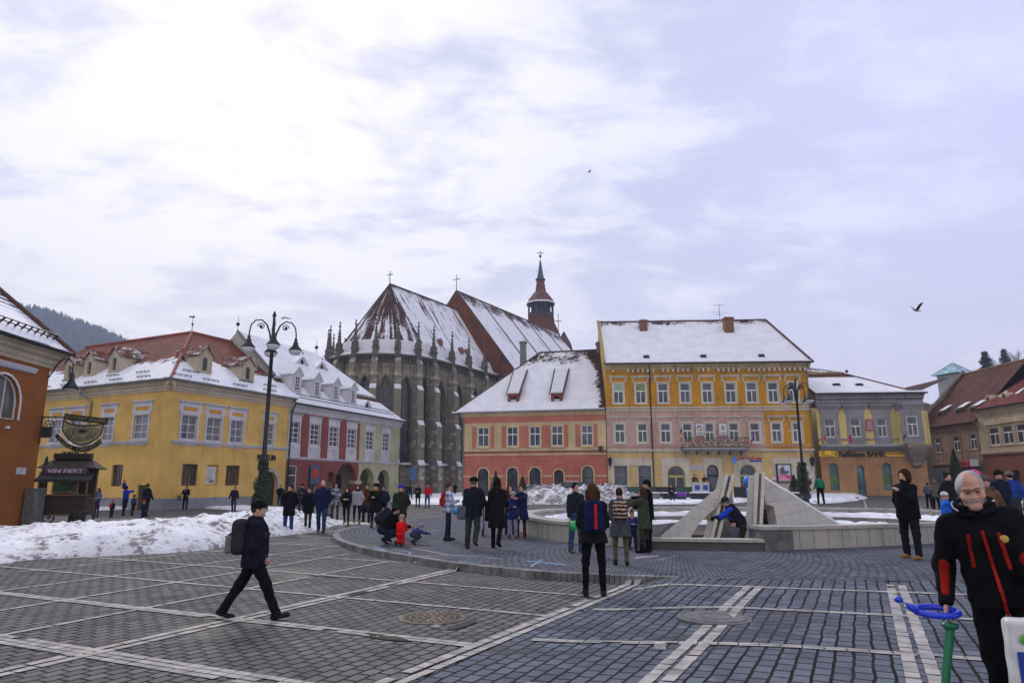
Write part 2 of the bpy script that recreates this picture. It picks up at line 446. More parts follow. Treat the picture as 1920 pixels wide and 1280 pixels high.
def snowmat(name, dirt=.5, sc=1.0, more=.0):
 m, g, p = newmat(name); v = g.obj(); u = g.uv(); _, edge, _ = g.xyz(u)
 n = g.noise(v, 1.1 * sc, 8, .68); n2 = g.noise(v, 5 * sc, 7, .7); n3 = g.noise(v, .45 * sc, 5, .6)
 a = g.m('ADD', g.m('MULTIPLY', n, .5), g.m('MULTIPLY', n2, .5))
 c = g.mix(g.step(n2, .35, .65), (.76, .78, .86), (.86, .87, .91))
 dm = g.m('MULTIPLY', g.step(a, .51 - more * .6, .60 - more * .6), g.step(g.m('ADD', n3, g.m('MULTIPLY', edge, .45)), .44 - more, .60 - more))
 c = g.mix(g.m('MULTIPLY', dm, dirt), c, (.09, .08, .075))
 c = g.mix(g.m('MULTIPLY', g.step(edge, .45, .95), .35), c, (.36, .35, .37))
 g.set(p.inputs['Base Color'], c); p.inputs['Roughness'].default_value = .7; p.inputs['Specular IOR Level'].default_value = .3
 g.set(p.inputs['Normal'], g.bump(g.m('ADD', n2, g.m('MULTIPLY', g.noise(v, 22 * sc, 5), .5)), .8, .05))
 return m
MT = {}
MT['iron'] = plain('black_iron', (.018, .019, .022), .45, .3, 20, .3)
MT['zinc'] = plain('weathered_zinc', (.20, .22, .25), .5, .3, 3, .6)
MT['white'] = plain('off_white_paint', (.62, .62, .63), .6, .1, 4)
MT['winwhite'] = plain('white_window_paint', (.66, .66, .66), .5, .1, 5)
MT['greytrim'] = plaster('grey_white_trim', (.55, .55, .60), .15)
MT['cream'] = plaster('cream_trim', (.52, .45, .34), .25)
MT['glass'] = glass('dark_window_glass')
MT['glassc'] = glass('window_glass_with_curtain', (.05, .06, .08), (.42, .42, .45))
MT['glasst'] = glass('teal_tinted_glass', (.03, .09, .10))
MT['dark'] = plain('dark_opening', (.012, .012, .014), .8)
MT['wood'] = plain('dark_brown_wood', (.035, .021, .014), .6, .4, 8)
MT['green'] = plain('dark_green_panel', (.012, .075, .045), .55, .2, 3)
MT['snow'] = snowmat('lying_snow', .0)
MT['dirtysnow'] = snowmat('ploughed_dirty_snow', .95, 1.0)
MT['brick'] = plain('old_brick', (.19, .09, .06), .9, .45, 14)
MT['marble'] = stone('fountain_stone_slabs', (.45, .435, .40), (.50, .47, .40), (.20, .19, .18), (.42, .9), .5, .010)
MT['granite'] = plain('grey_granite', (.17, .17, .18), .75, .35, 9, bump=.3)
MT['palestone'] = plain('pale_band_stone', (.40, .37, .335), .8, .28, 7, bump=.4)

# ------------------------------------------------------------------ the square: ground, platform, paving, bands
DIRV = Vector((.445, .8955, 0)); DIRN = Vector((.8955, -.445, 0))
def inside(poly, X, Y):
 c = np.zeros(X.shape, bool); n = len(poly)
 for i in range(n):
  x1, y1 = poly[i][:2]; x2, y2 = poly[(i + 1) % n][:2]
  k = ((y1 > Y) != (y2 > Y)) & (X < (x2 - x1) * (Y - y1) / ((y2 - y1) or 1e-9) + x1)
  c ^= k
 return c
def edist(poly, X, Y, closed=True):
 d = np.full(X.shape, 1e9); n = len(poly)
 for i in range(n if closed else n - 1):
  x1, y1 = poly[i][:2]; x2, y2 = poly[(i + 1) % n][:2]
  dx, dy = x2 - x1, y2 - y1; L = dx * dx + dy * dy + 1e-9
  t = np.clip(((X - x1) * dx + (Y - y1) * dy) / L, 0, 1)
  d = np.minimum(d, np.hypot(X - x1 - t * dx, Y - y1 - t * dy))
 return d
def terr_np(X, Y):
 a = -.005 + np.clip((X + 20) / 28.0, 0, 1) * .0145
 return a * np.clip(Y - 12, 0, 75)
def smooth_closed(pts, n=6):
 out = []; m = len(pts)
 for i in range(m):
  p0, p1, p2, p3 = [np.array(pts[(i + k - 1) % m][:2], float) for k in range(4)]
  for j in range(n):
   t = j / n
   out.append(tuple(.5 * ((2 * p1) + (-p0 + p2) * t + (2 * p0 - 5 * p1 + 4 * p2 - p3) * t * t + (-p0 + 3 * p1 - 3 * p2 + p3) * t ** 3)))
 return out
# the sunken ring of the fountain (outer edge)
RING_L = [(3.42, 17.60), (1.64, 18.96), (.92, 20.41), (.40, 22.5), (.25, 25.0), (1.2, 28.2), (4.2, 30.6), (8.5, 31.2), (13.0, 30.7), (16.0, 28.6), (17.0, 25.0), (16.0, 21.6), (13.6, 19.7), (11.04, 18.63), (9.74, 18.05), (8.11, 17.50), (6.71, 17.10), (6.0, 16.95)]
def catmull(pts, n=5):
 out = []; m = len(pts)
 for i in range(m - 1):
  p0, p1, p2, p3 = [np.array(pts[min(max(i + k - 1, 0), m - 1)], float) for k in range(4)]
  for j in range(n):
   t = j / n
   out.append(tuple(.5 * ((2 * p1) + (-p0 + p2) * t + (2 * p0 - 5 * p1 + 4 * p2 - p3) * t * t + (-p0 + 3 * p1 - 3 * p2 + p3) * t ** 3)))
 return out + [tuple(pts[-1])]
RING = catmull(RING_L, 4)
RING_IN = RING                                    # the ground is open inside this line
PC = (6.0, 26.0)
KERB = [(-4.3, 29.6), (-5.35, 27.2), (-5.95, 24.9), (-5.75, 22.9), (-5.05, 20.5), (-3.75, 17.9), (-2.15, 15.75), (-.9, 14.35), (.45, 13.35), (1.3, 12.95), (2.02, 12.72)]
KERB_END = [(2.9, 12.44)]
KERBS = catmull(KERB, 5)
PLAT = KERBS + [(3.6, 12.30), (6.6, 12.05), (10, 12.4), (16, 14.5), (22, 20), (25, 28), (22, 37), (14, 43), (5, 43), (-1, 37)]
DL0, DL1 = Vector((-6.2, -3.4, 0)), Vector((2.25, 12.75, 0))          # the double pale line that parts the two pavings
def dline(X, Y):
 return (X - DL1.x) * DIRN.x * 1.0 + (Y - DL1.y) * DIRN.y
SIDE = [(DL0.x, DL0.y), (DL1.x, DL1.y), (3.6, 12.35), (6.6, 12.1), (10, 12.45), (16, 14.6), (22, 20.1), (30, 22), (30, -4)]
def ss(t): t = np.clip(t, 0, 1); return t * t * (3 - 2 * t)
def side_h(X, Y):
 return terr_np(X, Y) + .008 + .125 * ss(dline(X, Y) / (.55 + 2.6 * np.clip((12.2 - Y) / 4, 0, 1)))
def surf(x, y):
 """height of whatever paving lies at a point"""
 X, Y = np.array([x], float), np.array([y], float)
 if inside(PLAT, X, Y)[0]: return float(terr_np(X, Y)[0]) + .135
 if inside(SIDE, X, Y)[0]: return float(side_h(X, Y)[0])
 return float(terr_np(X, Y)[0])
def ground_pt(px, py):
 """where a pixel of the pavement lies in the square"""
 a, t = ray(px, py); z = 0.0; Y = 10.0
 for _ in range(25):
  Y = .5 * Y + .5 * (z - EYE) / min(t, -.004); z = surf(a * Y, Y)
 return Vector((a * Y, Y, z))

def grid_mesh(name, xs, ys, zf, keep, mat, uvf, kind='structure', skirt=0.0):
 X, Y = np.meshgrid(xs, ys); Z = zf(X, Y)
 nx, ny = len(xs), len(ys)
 cx = (X[:-1, :-1] + X[1:, 1:]) / 2; cy = (Y[:-1, :-1] + Y[1:, 1:]) / 2
 K = keep(cx, cy) if keep else np.ones(cx.shape, bool)
 i, j = np.nonzero(K); a = i * nx + j
 F = np.stack([a, a + 1, a + nx + 1, a + nx], 1)
 used = np.unique(F); re = -np.ones(nx * ny, int); re[used] = np.arange(len(used)); F = re[F]
 V = np.stack([X.ravel(), Y.ravel(), Z.ravel()], 1)[used]
 U, Wv = uvf(V[:, 0], V[:, 1])
 me = bpy.data.meshes.new(name); me.from_pydata(V.tolist(), [], F.tolist())
 ul = me.uv_layers.new(name='uv'); ul.data.foreach_set('uv', np.stack([U, Wv], 1)[F.ravel()].astype(np.float32).ravel())
 me.polygons.foreach_set('use_smooth', [True] * len(me.polygons)); me.materials.append(mat); me.update()
 o = bpy.data.objects.new(name, me); COL.objects.link(o); WLOC[o.name] = Vector((0, 0, 0))
 if kind: o['kind'] = kind
 return o
uv_d = lambda X, Y: (X * DIRV.x + Y * DIRV.y, X * DIRN.x + Y * DIRN.y)
pave_a = paving('brown_grey_setts', ((.078, .077, .078), (.172, .168, .166), (.165, .16, .155)))
pave_b = paving('blue_grey_setts', ((.068, .078, .105), (.145, .16, .205), (.14, .15, .18)), bw=.23, rh=.16)
pave_c = paving('platform_setts', ((.075, .082, .108), (.145, .155, .195), (.15, .155, .18)), bw=.20, rh=.15)
xs = np.concatenate([np.arange(-620, -60, 40), np.arange(-60, -12, 2.0), np.arange(-12, 22, .5), np.arange(22, 72, 2.0), np.arange(72, 640, 40)])
ys = np.concatenate([np.arange(-60, 0, 10), np.arange(0, 46, .5), np.arange(46, 120, 2.5), np.arange(120, 1060, 40)])
RP = np.array(RING_IN)
grid_mesh('ground', xs, ys, terr_np, lambda X, Y: ~(inside(RING, X, Y) & (edist(RING, X, Y) > .4)), pave_a, uv_d)
grid_mesh('side_pavement', np.arange(-7, 30.1, .25), np.arange(-4, 22.1, .25), side_h, lambda X, Y: inside(SIDE, X, Y), pave_b, uv_d)
# platform on a polar grid round the fountain
def platform():
 mb = MB(); B = np.array(PLAT); n = len(B)
 # resample boundary
 pts = []
 for i in range(n):
  p, q = B[i], B[(i + 1) % n]; m = max(1, int(np.hypot(*(q - p)) / .4))
  pts += [p + (q - p) * k / m for k in range(m)]
 pts = np.array(pts); N = len(pts); K = 34
 tt = np.linspace(0, 1, K) ** .8
 C = np.array(PC); V = (C + (pts[None] - C) * tt[:, None, None])
 X, Y = V[..., 0], V[..., 1]; Z = terr_np(X, Y) + .135
 ang = np.unwrap(np.arctan2(pts[:, 1] - C[1], pts[:, 0] - C[0])); rr = np.hypot(X - C[0], Y - C[1])
 bd = edist(KERBS, X, Y, False)
 faces = []; uvs = []
 cx = (X[:-1] + X[1:]) / 2; cy = (Y[:-1] + Y[1:]) / 2
 ins = inside(RING, cx, cy) & (edist(RING, cx, cy) > .25)
 ins |= inside(RING, cx, cy) & (cy < 19) & (cx > 3.3) & (cx < 6.1)
 for i in range(K - 1):
  for j in range(N):
   if ins[i, j]: continue
   k = (j + 1) % N; a = i * N + j; b = i * N + k
   faces.append((a, b, b + N, a + N))
   a0 = ang[j]; a1 = ang[k] if k else ang[0] + math.copysign(2 * math.pi, ang[-1] - ang[0])
   uvs += [(a0 * 15, rr[i, j]), (a1 * 15, rr[i, k]), (a1 * 15, rr[i + 1, k]), (a0 * 15, rr[i + 1, j])]
 me = bpy.data.meshes.new('raised_platform'); me.from_pydata(np.stack([X, Y, Z], -1).reshape(-1, 3).tolist(), [], faces)
 ul = me.uv_layers.new(name='uv'); ul.data.foreach_set('uv', np.array(uvs, dtype=np.float32).ravel()); me.materials.append(pave_c)
 me.polygons.foreach_set('use_smooth', [True] * len(me.polygons)); me.update(); me.validate(clean_customdata=False)
 o = bpy.data.objects.new('raised_platform', me); COL.objects.link(o); o['kind'] = 'structure'
platform()
# granite kerb stones along the round edge
mb = MB()
KF = catmull(KERB + KERB_END, 8)
for i in range(len(KF) - 1):
 a, b = Vector((*KF[i], 0)), Vector((*KF[i + 1], 0)); d = b - a; L = d.length; d.normalize(); nrm = Vector((-d.y, d.x, 0))
 if nrm.dot(Vector((*PC, 0)) - a) > 0: nrm = -nrm
 m = max(1, round(L / .42))
 for k in range(m):
  p = a + d * (L * k / m); z = terrain(p.x, p.y); f = Fr((p.x, p.y, z), d, nrm)
  mb.box(f, .006, L / m - .006, -.16, .035 + rnd.uniform(-.004, .004), -.1, .142 + rnd.uniform(-.004, .003))
kerb = mb.build('kerb', plain('kerb_granite', (.15, .15, .155), .8, .45, 2.5, bump=.4)); tag(kerb, kind='structure')

# pale stone bands
def clip_out(P, Q, poly, keep_in=False):
 n = max(2, int((Q - P).length / .2)); out = []
 X = np.array([P.x + (Q.x - P.x) * (k + .5) / n for k in range(n)]); Y = np.array([P.y + (Q.y - P.y) * (k + .5) / n for k in range(n)])
 I = inside(poly, X, Y)
 return [(X[k], Y[k]) for k in range(n) if bool(I[k]) == keep_in], (Q - P).normalized(), (Q - P).length / n
bands = MB()
SIDE_OF = [0]
def band(P, Q, rows, off=.0, gap=.006, wd=.10, clip=True, skip=()):
 P = Vector((P[0], P[1], 0)); Q = Vector((Q[0], Q[1], 0))
 pts, d, L = clip_out(P, Q, PLAT)
 if SIDE_OF[0]: pts = [(x, y) for x, y in pts if (dline(x, y) + .05) * SIDE_OF[0] > .17 or y > 30]
 nr = Vector((d.y, -d.x, 0))
 for (x, y) in pts:
  for r in range(rows):
   o = (r - (rows - 1) / 2) * (wd + gap) + off
   cx, cy = x + nr.x * o, y + nr.y * o
   if rnd.random() < .02: continue
   z = surf(cx, cy) + .009
   l2 = L / 2 - .005 + rnd.uniform(-.004, .002); w2 = wd / 2 - .004 + rnd.uniform(-.004, .002)
   sh = rnd.uniform(-.02, .02) if rows == 1 else 0
   f = Fr((cx + d.x * sh, cy + d.y * sh, z), d, nr)
   v = [f.P(a * l2, b * w2, 0) for a, b in ((-1, -1), (1, -1), (1, 1), (-1, 1))]
   for q in v: q.z = surf(q.x, q.y) + .011 + rnd.uniform(-.0015, .0015)
   bands.cm = rnd.choice((0, 0, 0, 1, 2))
   c0 = (rnd.uniform(0, 50), rnd.uniform(0, 50))
   bands.poly(v[::-1] if (v[1] - v[0]).cross(v[2] - v[1]).z < 0 else v, [(c0[0], c0[1]), (c0[0] + .2, c0[1]), (c0[0] + .2, c0[1] + .1), (c0[0], c0[1] + .1)])
def dbl(P, Q, rows=1, sep=.165):
 band(P, Q, 1, -sep / 2, wd=.125); band(P, Q, 1, sep / 2, wd=.125)
G2 = lambda a: ground_pt(*a)
def extend(P, Q, a, b):
 d = (Q - P).normalized(); return P - d * a, Q + d * b
# running up towards the platform
D0, D1 = Vector((-1.07, 6.59, 0)), Vector((2.2, 12.75, 0)); D0, D1 = extend(D0, D1, 9, 0)
dbl(D0, D1)
SIDE_OF[0] = 1
for P, Q in ((G2((1230, 1280)), G2((1415, 1099))), (G2((1735, 1280)), G2((1680, 1097)))):
 P, Q = extend(P, Q, 8, 0); dbl(P, Q)
P, Q = extend(G2((1735, 1280)), G2((1680, 1097)), 8, 0)
for k in (1, 2, 3):
 dbl(P + DIRN * 2.2 * k, Q + DIRN * 2.2 * k)
SIDE_OF[0] = -1
A1 = extend(Vector((-4.44, 7.66, 0)), Vector((-1.25, 14.4, 0)), 9, .2)
dbl(*A1)
band(*extend(Vector((-5.98, 8.5, 0)), Vector((-2.75, 16.1, 0)), 9, 0), 1)
band(*extend(Vector((-7.15, 10.1, 0)), Vector((-4.17, 17.41, 0)), 9, .3), 1)
band(*extend(Vector((-8.45, 11.87, 0)), Vector((-4.95, 19.6, 0)), 9, .5), 1)
for k, (nx_, y0, y1) in enumerate(((-15.2, 8, 42), (-17.3, 8, 46), (-19.5, 10, 50), (-21.8, 12, 52), (-24.2, 14, 52), (-26.6, 16, 52))):
 b0 = DIRN * nx_ / 1.0
 P = b0 + DIRV * (y0 - 2); Q = b0 + DIRV * y1
 P = Vector((P.x, P.y, 0)); Q = Vector((Q.x, Q.y, 0)); band(P, Q, 1)
# crossing them
for a, b, r in (((-5.86, 8.34), (-1.0, 6.05), 3), ((-8.29, 11.65), (1.0, 7.35), 2), ((-10.93, 15.24), (1.2, 9.35), 1), ((-10.08, 17.05), (1.6, 11.15), 1)):
 band(*extend(Vector((*a, 0)), Vector((*b, 0)), 8, 0), r)
for k in range(1, 11):
 o = DIRV * (2.35 * k); P = Vector((-12, 18.0, 0)) + o - DIRN * 8; Q = Vector((1.6, 11.2, 0)) + o
 band(P, Q, 1)
SIDE_OF[0] = 1
for P, Q in ((G2((1085, 1142)), (12, 6.8)), (G2((965, 1197)), (11, 4.6)), (G2((1185, 1106)), (13, 9.0)), ((.1, 6.4), (8, 3.3))): band(P, Q, 2, wd=.07, gap=.003)
SIDE_OF[0] = 0
for k in range(7):      # far side of the square, right of the fountain
 P = Vector((17 + k * 3.2, 40, 0)); band(P, P + DIRV * 24, 1)
for k in range(4): band(Vector((12, 47 + 5 * k, 0)), Vector((40, 45.5 + 5 * k, 0)), 1)
band_o = bands.build('pale_stone_bands', [plain('pale_sett_%s' % k, c, .8, .25, 5, bump=.3) for k, c in (('sand', (.35, .335, .315)), ('rose', (.33, .295, .275)), ('grey', (.27, .265, .265)))], loc=(0, 0, 0))
tag(band_o, kind='structure')
# chalk drawings on the platform
ck = MB()
def chalk(pxs, wd, mi):
 ck.cm = mi; pts = [ground_pt(*p) for p in pxs]
 for a, b in zip(pts, pts[1:]):
  d = (b - a).normalized(); nr = Vector((d.y, -d.x, 0)) * wd / 2; up = Vector((0, 0, .004))
  v = [a - nr + up, b - nr + up, b + nr + up, a + nr + up]
  ck.poly(v if (v[1] - v[0]).cross(v[2] - v[1]).z > 0 else v[::-1])
chalk([(985, 1051), (1020, 1054), (1062, 1059)], .09, 0); chalk([(995, 1062), (1015, 1049)], .05, 0)
chalk([(845, 1040), (905, 1043), (943, 1048)], .07, 0); chalk([(860, 1051), (900, 1056)], .05, 0)
chalk([(770, 1027), (800, 1032), (842, 1040)], .06, 1); chalk([(795, 1043), (830, 1041), (880, 1042)], .05, 1)
for k in range(9): chalk([(1190 + 5 * k, 1047 - .5 * k), (1196 + 5 * k, 1043 - .3 * k)], .035, 1)
chalk([(1238, 1049), (1268, 1041)], .03, 1); chalk([(700, 1024), (722, 1031)], .07, 0); chalk([(735, 1029), (770, 1035), (765, 1040)], .05, 0)
chalk_o = ck.build('chalk_drawing', [plain('blue_chalk', (.16, .30, .46), .95, .3, 12), plain('white_chalk', (.36, .33, .38), .95, .3, 12)], loc=(0, 0, 0))
tag(chalk_o, kind='structure')

# dark soil patches where setts are missing
mb = MB()
for (px, py), L, wd in (((610, 1081), .75, .07), ((665, 1085), .45, .06), ((670, 1113), .55, .14), ((728, 1197), .62, .17), ((868, 1172), .75, .16), ((700, 1190), .3, .1)):
 c = ground_pt(px, py); f = Fr((c.x, c.y, c.z + .012), DIRN if py != 1113 and py != 1172 else DIRV, DIRV)
 n = 9; v = []
 for k in range(n * 2):
  t = 2 * math.pi * k / (n * 2); rr = rnd.uniform(.8, 1.1); v.append(f.o + f.ex * math.cos(t) * L / 2 * rr + Vector((-f.ex.y, f.ex.x, 0)) * math.sin(t) * wd / 2 * rr)
 mb.poly(v if (v[1] - v[0]).cross(v[2] - v[1]).z > 0 else v[::-1])
tag(mb.build('bare_soil_patches', plain('wet_soil', (.028, .024, .018), .9, .5, 20, bump=.6), loc=(0, 0, 0)), kind='structure')

# manhole covers
def manhole(c, r, label, pat, mat):
 root = empty('manhole_cover', c, label, 'manhole cover')
 mb = MB().tube2(Vector(c), [(r * 1.07, -.03), (r * 1.07, .004), (r * .98, .008)], 40); mb.build('frame', mat, root)
 mb = MB().tube2(Vector(c), [(r * .95, -.02), (r * .95, .012)], 40); mb.build('lid', mat, root)
 mb = MB()
 if pat:
  for q, m in ((.2, 6), (.42, 12), (.62, 18), (.82, 24)):
   for k in range(m):
    t = 2 * math.pi * (k + (.5 if q > .5 else 0)) / m; f = Fr(Vector(c) + Vector((math.cos(t), math.sin(t), 0)) * r * q, (math.cos(t), math.sin(t), 0), (-math.sin(t), math.cos(t), 0))
    mb.box(f, -.03, .03, -.016, .016, .0125, .02)
 else:
  for q in (.9, .45): mb.tube([Vector(c) + Vector((math.cos(2 * math.pi * k / 32) * r * q, math.sin(2 * math.pi * k / 32) * r * q, .010)) for k in range(33)], .009, 5, False)
 mb.build('relief', mat, root)
rusty = plain('worn_cast_iron', (.10, .075, .055), .65, .5, 14, .3, .5)
manhole(ground_pt(811, 1158) + Vector((0, 0, .006)), .42, 'rusty patterned round manhole cover in the brown-grey setts', True, rusty)
manhole(ground_pt(1340, 1158) + Vector((0, 0, .01)), .43, 'plain grey round manhole cover across the double pale band', False, plain('dull_grey_iron', (.12, .12, .125), .7, .3, 10, .2, .3))
c = ground_pt(1238, 1216); f = Fr(c, (1, .1, 0), (-.1, 1, 0))
mb = MB().box(f, -.05, .05, -.035, .035, .004, .055); mb.box(f, -.052, .052, -.037, .037, .055, .064)
tag(mb.build('small_box', plain('dirty_white_card', (.5, .49, .46), .8, .2, 30)), 'small white box lying on the blue-grey setts', 'box')
c = ground_pt(818, 1177); mb = MB().ball(c + Vector((0, 0, .02)), .05, 8, (1.2, .7, .5))
tag(mb.build('stone_chip', MT['palestone']), 'loose pale stone chip in front of the rusty manhole cover', 'stone')

# ------------------------------------------------------------------ snow banks
def vnoise(X, Y, s, seed=0):
 rs = np.random.RandomState(seed); T = rs.rand(64, 64)
 x = X / s; y = Y / s; xi = np.floor(x).astype(int); yi = np.floor(y).astype(int); fx = x - xi; fy = y - yi
 fx = fx * fx * (3 - 2 * fx); fy = fy * fy * (3 - 2 * fy)
 g_ = lambda a, b: T[a % 64, b % 64]
 return (g_(xi, yi) * (1 - fx) + g_(xi + 1, yi) * fx) * (1 - fy) + (g_(xi, yi + 1) * (1 - fx) + g_(xi + 1, yi + 1) * fx) * fy
def fbm(X, Y, s, seed=0, o=4):
 r = 0; a = .5
 for k in range(o): r = r + a * (vnoise(X, Y, s, seed + k) - .5) * 2; s /= 2.03; a *= .52
 return r
def snow_bank(name, poly, h, step, mat, ramp=1.2, label=None, lump=.5, seed=1, base=None, hfun=None, stuff=True):
 P = smooth_closed(poly, 5); A = np.array(P)
 xs = np.arange(A[:, 0].min() - .5, A[:, 0].max() + .5, step); ys = np.arange(A[:, 1].min() - .5, A[:, 1].max() + .5, step)
 X, Y = np.meshgrid(xs, ys); d = edist(P, X, Y); d = np.where(inside(P, X, Y), d, -d)
 d = d + fbm(X, Y, 1.4, seed + 20, 3) * min(.5, ramp * .4)
 prof = np.clip(d / ramp, 0, 1) ** .7
 hh = h * prof * (hfun(X, Y) if hfun else 1)
 z = hh * (1 + lump * fbm(X, Y, 1.9, seed, 4)) + prof * lump * .22 * fbm(X, Y, .45, seed + 9, 3) * min(1, h * 2.2)
 cl = vnoise(X, Y, .28, seed + 40); z += np.where(cl > .72, (cl - .72) * .45 * min(1, h * 1.6), 0) * prof
 z = np.where(d > 0, np.maximum(z, .012), -.06)
 b = terr_np(X, Y) if base is None else np.full(X.shape, base)
 inp = inside(PLAT, X, Y); b = b + np.where(inp & (base is None), .135, 0)
 Z = b + z
 nx = len(xs); K = (d[:-1, :-1] > 0) | (d[1:, 1:] > 0) | (d[1:, :-1] > 0) | (d[:-1, 1:] > 0)
 i, j = np.nonzero(K); a = i * nx + j; F = np.stack([a, a + 1, a + nx + 1, a + nx], 1)
 used = np.unique(F); re = -np.ones(X.size, int); re[used] = np.arange(len(used)); F = re[F]
 V = np.stack([X.ravel(), Y.ravel(), Z.ravel()], 1)[used]; E = (1 - np.clip(d / (ramp * 1.6), 0, 1)).ravel()[used]
 me = bpy.data.meshes.new(name); me.from_pydata(V.tolist(), [], F.tolist()); ul = me.uv_layers.new(name='uv')
 ul.data.foreach_set('uv', np.stack([E * 0, E], 1)[F.ravel()].astype(np.float32).ravel())
 me.polygons.foreach_set('use_smooth', [True] * len(me.polygons)); me.materials.append(mat); me.update()
 o = bpy.data.objects.new(name, me); COL.objects.link(o)
 return tag(o, label, 'snow bank' if label else None, None, None if label else 'stuff')
front = [gp(*p) for p in ((-260, 1085), (0, 1057), (120, 1048), (250, 1041), (380, 1033), (450, 1020), (500, 1007), (560, 1000), (612, 992), (640, 983))]
bk = [(-5.6, 29.5), (-8, 31), (-12, 30), (-17, 26.5), (-22, 24), (-28, 21)]
bank1 = [(p.x, p.y) for p in front] + bk
snow_bank('snow_bank', bank1, .80, .11, snowmat('dirty_bank_snow', 1.0, 1.0, .035), 1.6, 'long ploughed snow bank at the left, behind the walking man with the backpack', .42, 3,
          hfun=lambda X, Y: np.clip(.40 + (X + 16) / 22, .36, .95) * np.clip(( -4.0 - X) / 5.0, .25, 1))
f2 = [gp(*p) for p in ((960, 942), (1000, 945), (1100, 944), (1170, 941), (1210, 938))]
bk2 = [gp(*p) for p in ((1205, 929), (1120, 924), (1040, 923), (965, 926))]
snow_bank('snow_bank', [(p.x, p.y) for p in f2 + bk2], .95, .14, snowmat('crusted_dirty_snow', 1.0, 1.3, .12), 2.2, 'snow bank with a black dirty crust in front of the pink-red house', .5, 11)
def flat_snow(pxs, h=.12, seed=1, st=.2, rp=.8, nm='lying_snow', mat=None):
 snow_bank(nm, [(gp(*p).x, gp(*p).y) for p in pxs], h, st, mat or MT['dirtysnow'], rp, None, .5, seed)
flat_snow([(735, 940), (860, 946), (960, 943), (960, 930), (860, 926), (750, 926)], .2, 21)
flat_snow([(1180, 942), (1240, 945), (1330, 944), (1400, 940), (1400, 928), (1300, 928), (1190, 930)], .14, 22)
flat_snow([(1470, 945), (1530, 944), (1590, 940), (1625, 933), (1600, 926), (1530, 925), (1470, 930)], .2, 23)
flat_snow([(60, 962), (160, 958), (330, 951), (440, 956), (540, 960), (540, 953), (440, 948), (330, 944), (160, 949), (60, 952)], .16, 24, .22, .6)
flat_snow([(740, 926), (870, 929), (870, 921), (745, 920)], .15, 25, .3)
flat_snow([(1850, 965), (1990, 985), (2060, 960), (1930, 945), (1860, 950)], .2, 26)

# ------------------------------------------------------------------ the wooded hill
def hill():
 def zf(X, Y):
  prof = np.interp(X, [-1500, -900, -700, -620, -540, -450, -330, -200, 200], [195, 236, 236, 218, 190, 150, 100, 50, 20])
  return prof * np.clip((Y - 560) / 320, 0, 1) ** .8 * (1 - .3 * np.clip((Y - 900) / 400, 0, 1)) + fbm(X, Y, 90, 5) * 8 - 2
 m, g, p = newmat('forest_floor'); p.inputs['Base Color'].default_value = (.02, .028, .022, 1); p.inputs['Roughness'].default_value = .95
 grid_mesh('hill', np.arange(-1000, 201, 20), np.arange(540, 1041, 20), zf, None, m, lambda X, Y: (X, Y))
 rs = np.random.RandomState(4); V = []; F = []
 N = 5200; X = rs.uniform(-760, -430, N); Y = rs.uniform(600, 960, N); Y[:1400] = rs.uniform(850, 930, 1400); Z = zf(X, Y)
 for x, y, z in zip(X, Y, Z):
  h = rs.uniform(9, 17); r = h * rs.uniform(.17, .27); n = 6
  for q in range(2):
   i0 = len(V); zb = z + h * (.08 + .38 * q); rr = r * (1 - .35 * q)
   for k in range(n):
    t = 2 * math.pi * k / n + q; V.append((x + rr * math.cos(t) * rs.uniform(.7, 1.2), y + rr * math.sin(t), zb + rs.uniform(-.6, .6)))
   V.append((x, y, z + h * (.62 + .38 * q)))
   F += [(i0 + k, i0 + (k + 1) % n, i0 + n) for k in range(n)]
 me = bpy.data.meshes.new('forest'); me.from_pydata(V, [], F)
 mm, g, p = newmat('dark_conifers'); n = g.noise(g.obj(), .04, 5); g.set(p.inputs['Base Color'], g.mix(g.step(n, .35, .65), (.018, .030, .024), (.05, .06, .05))); p.inputs['Roughness'].default_value = .95
 me.materials.append(mm); o = bpy.data.objects.new('forest', me); COL.objects.link(o); tag(o, kind='stuff')
hill()
# the air of the place
mb = MB().box(W0, -1060, 660, -80, 1090, -9, 262)
hz = mb.build('haze', MT['snow'], loc=(0, 0, 0)); tag(hz, kind='stuff')
hm = bpy.data.materials.new('haze'); hm.use_nodes = True; t = hm.node_tree
for nd in list(t.nodes): t.nodes.remove(nd)
g = G(t); v = g.n('VolumePrincipled'); v.inputs['Color'].default_value = (.62, .74, 1, 1); v.inputs['Density'].default_value = .00045; v.inputs['Anisotropy'].default_value = .2
o_ = g.n('OutputMaterial'); t.links.new(v.outputs[0], o_.inputs['Volume']); hz.data.materials.clear(); hz.data.materials.append(hm)

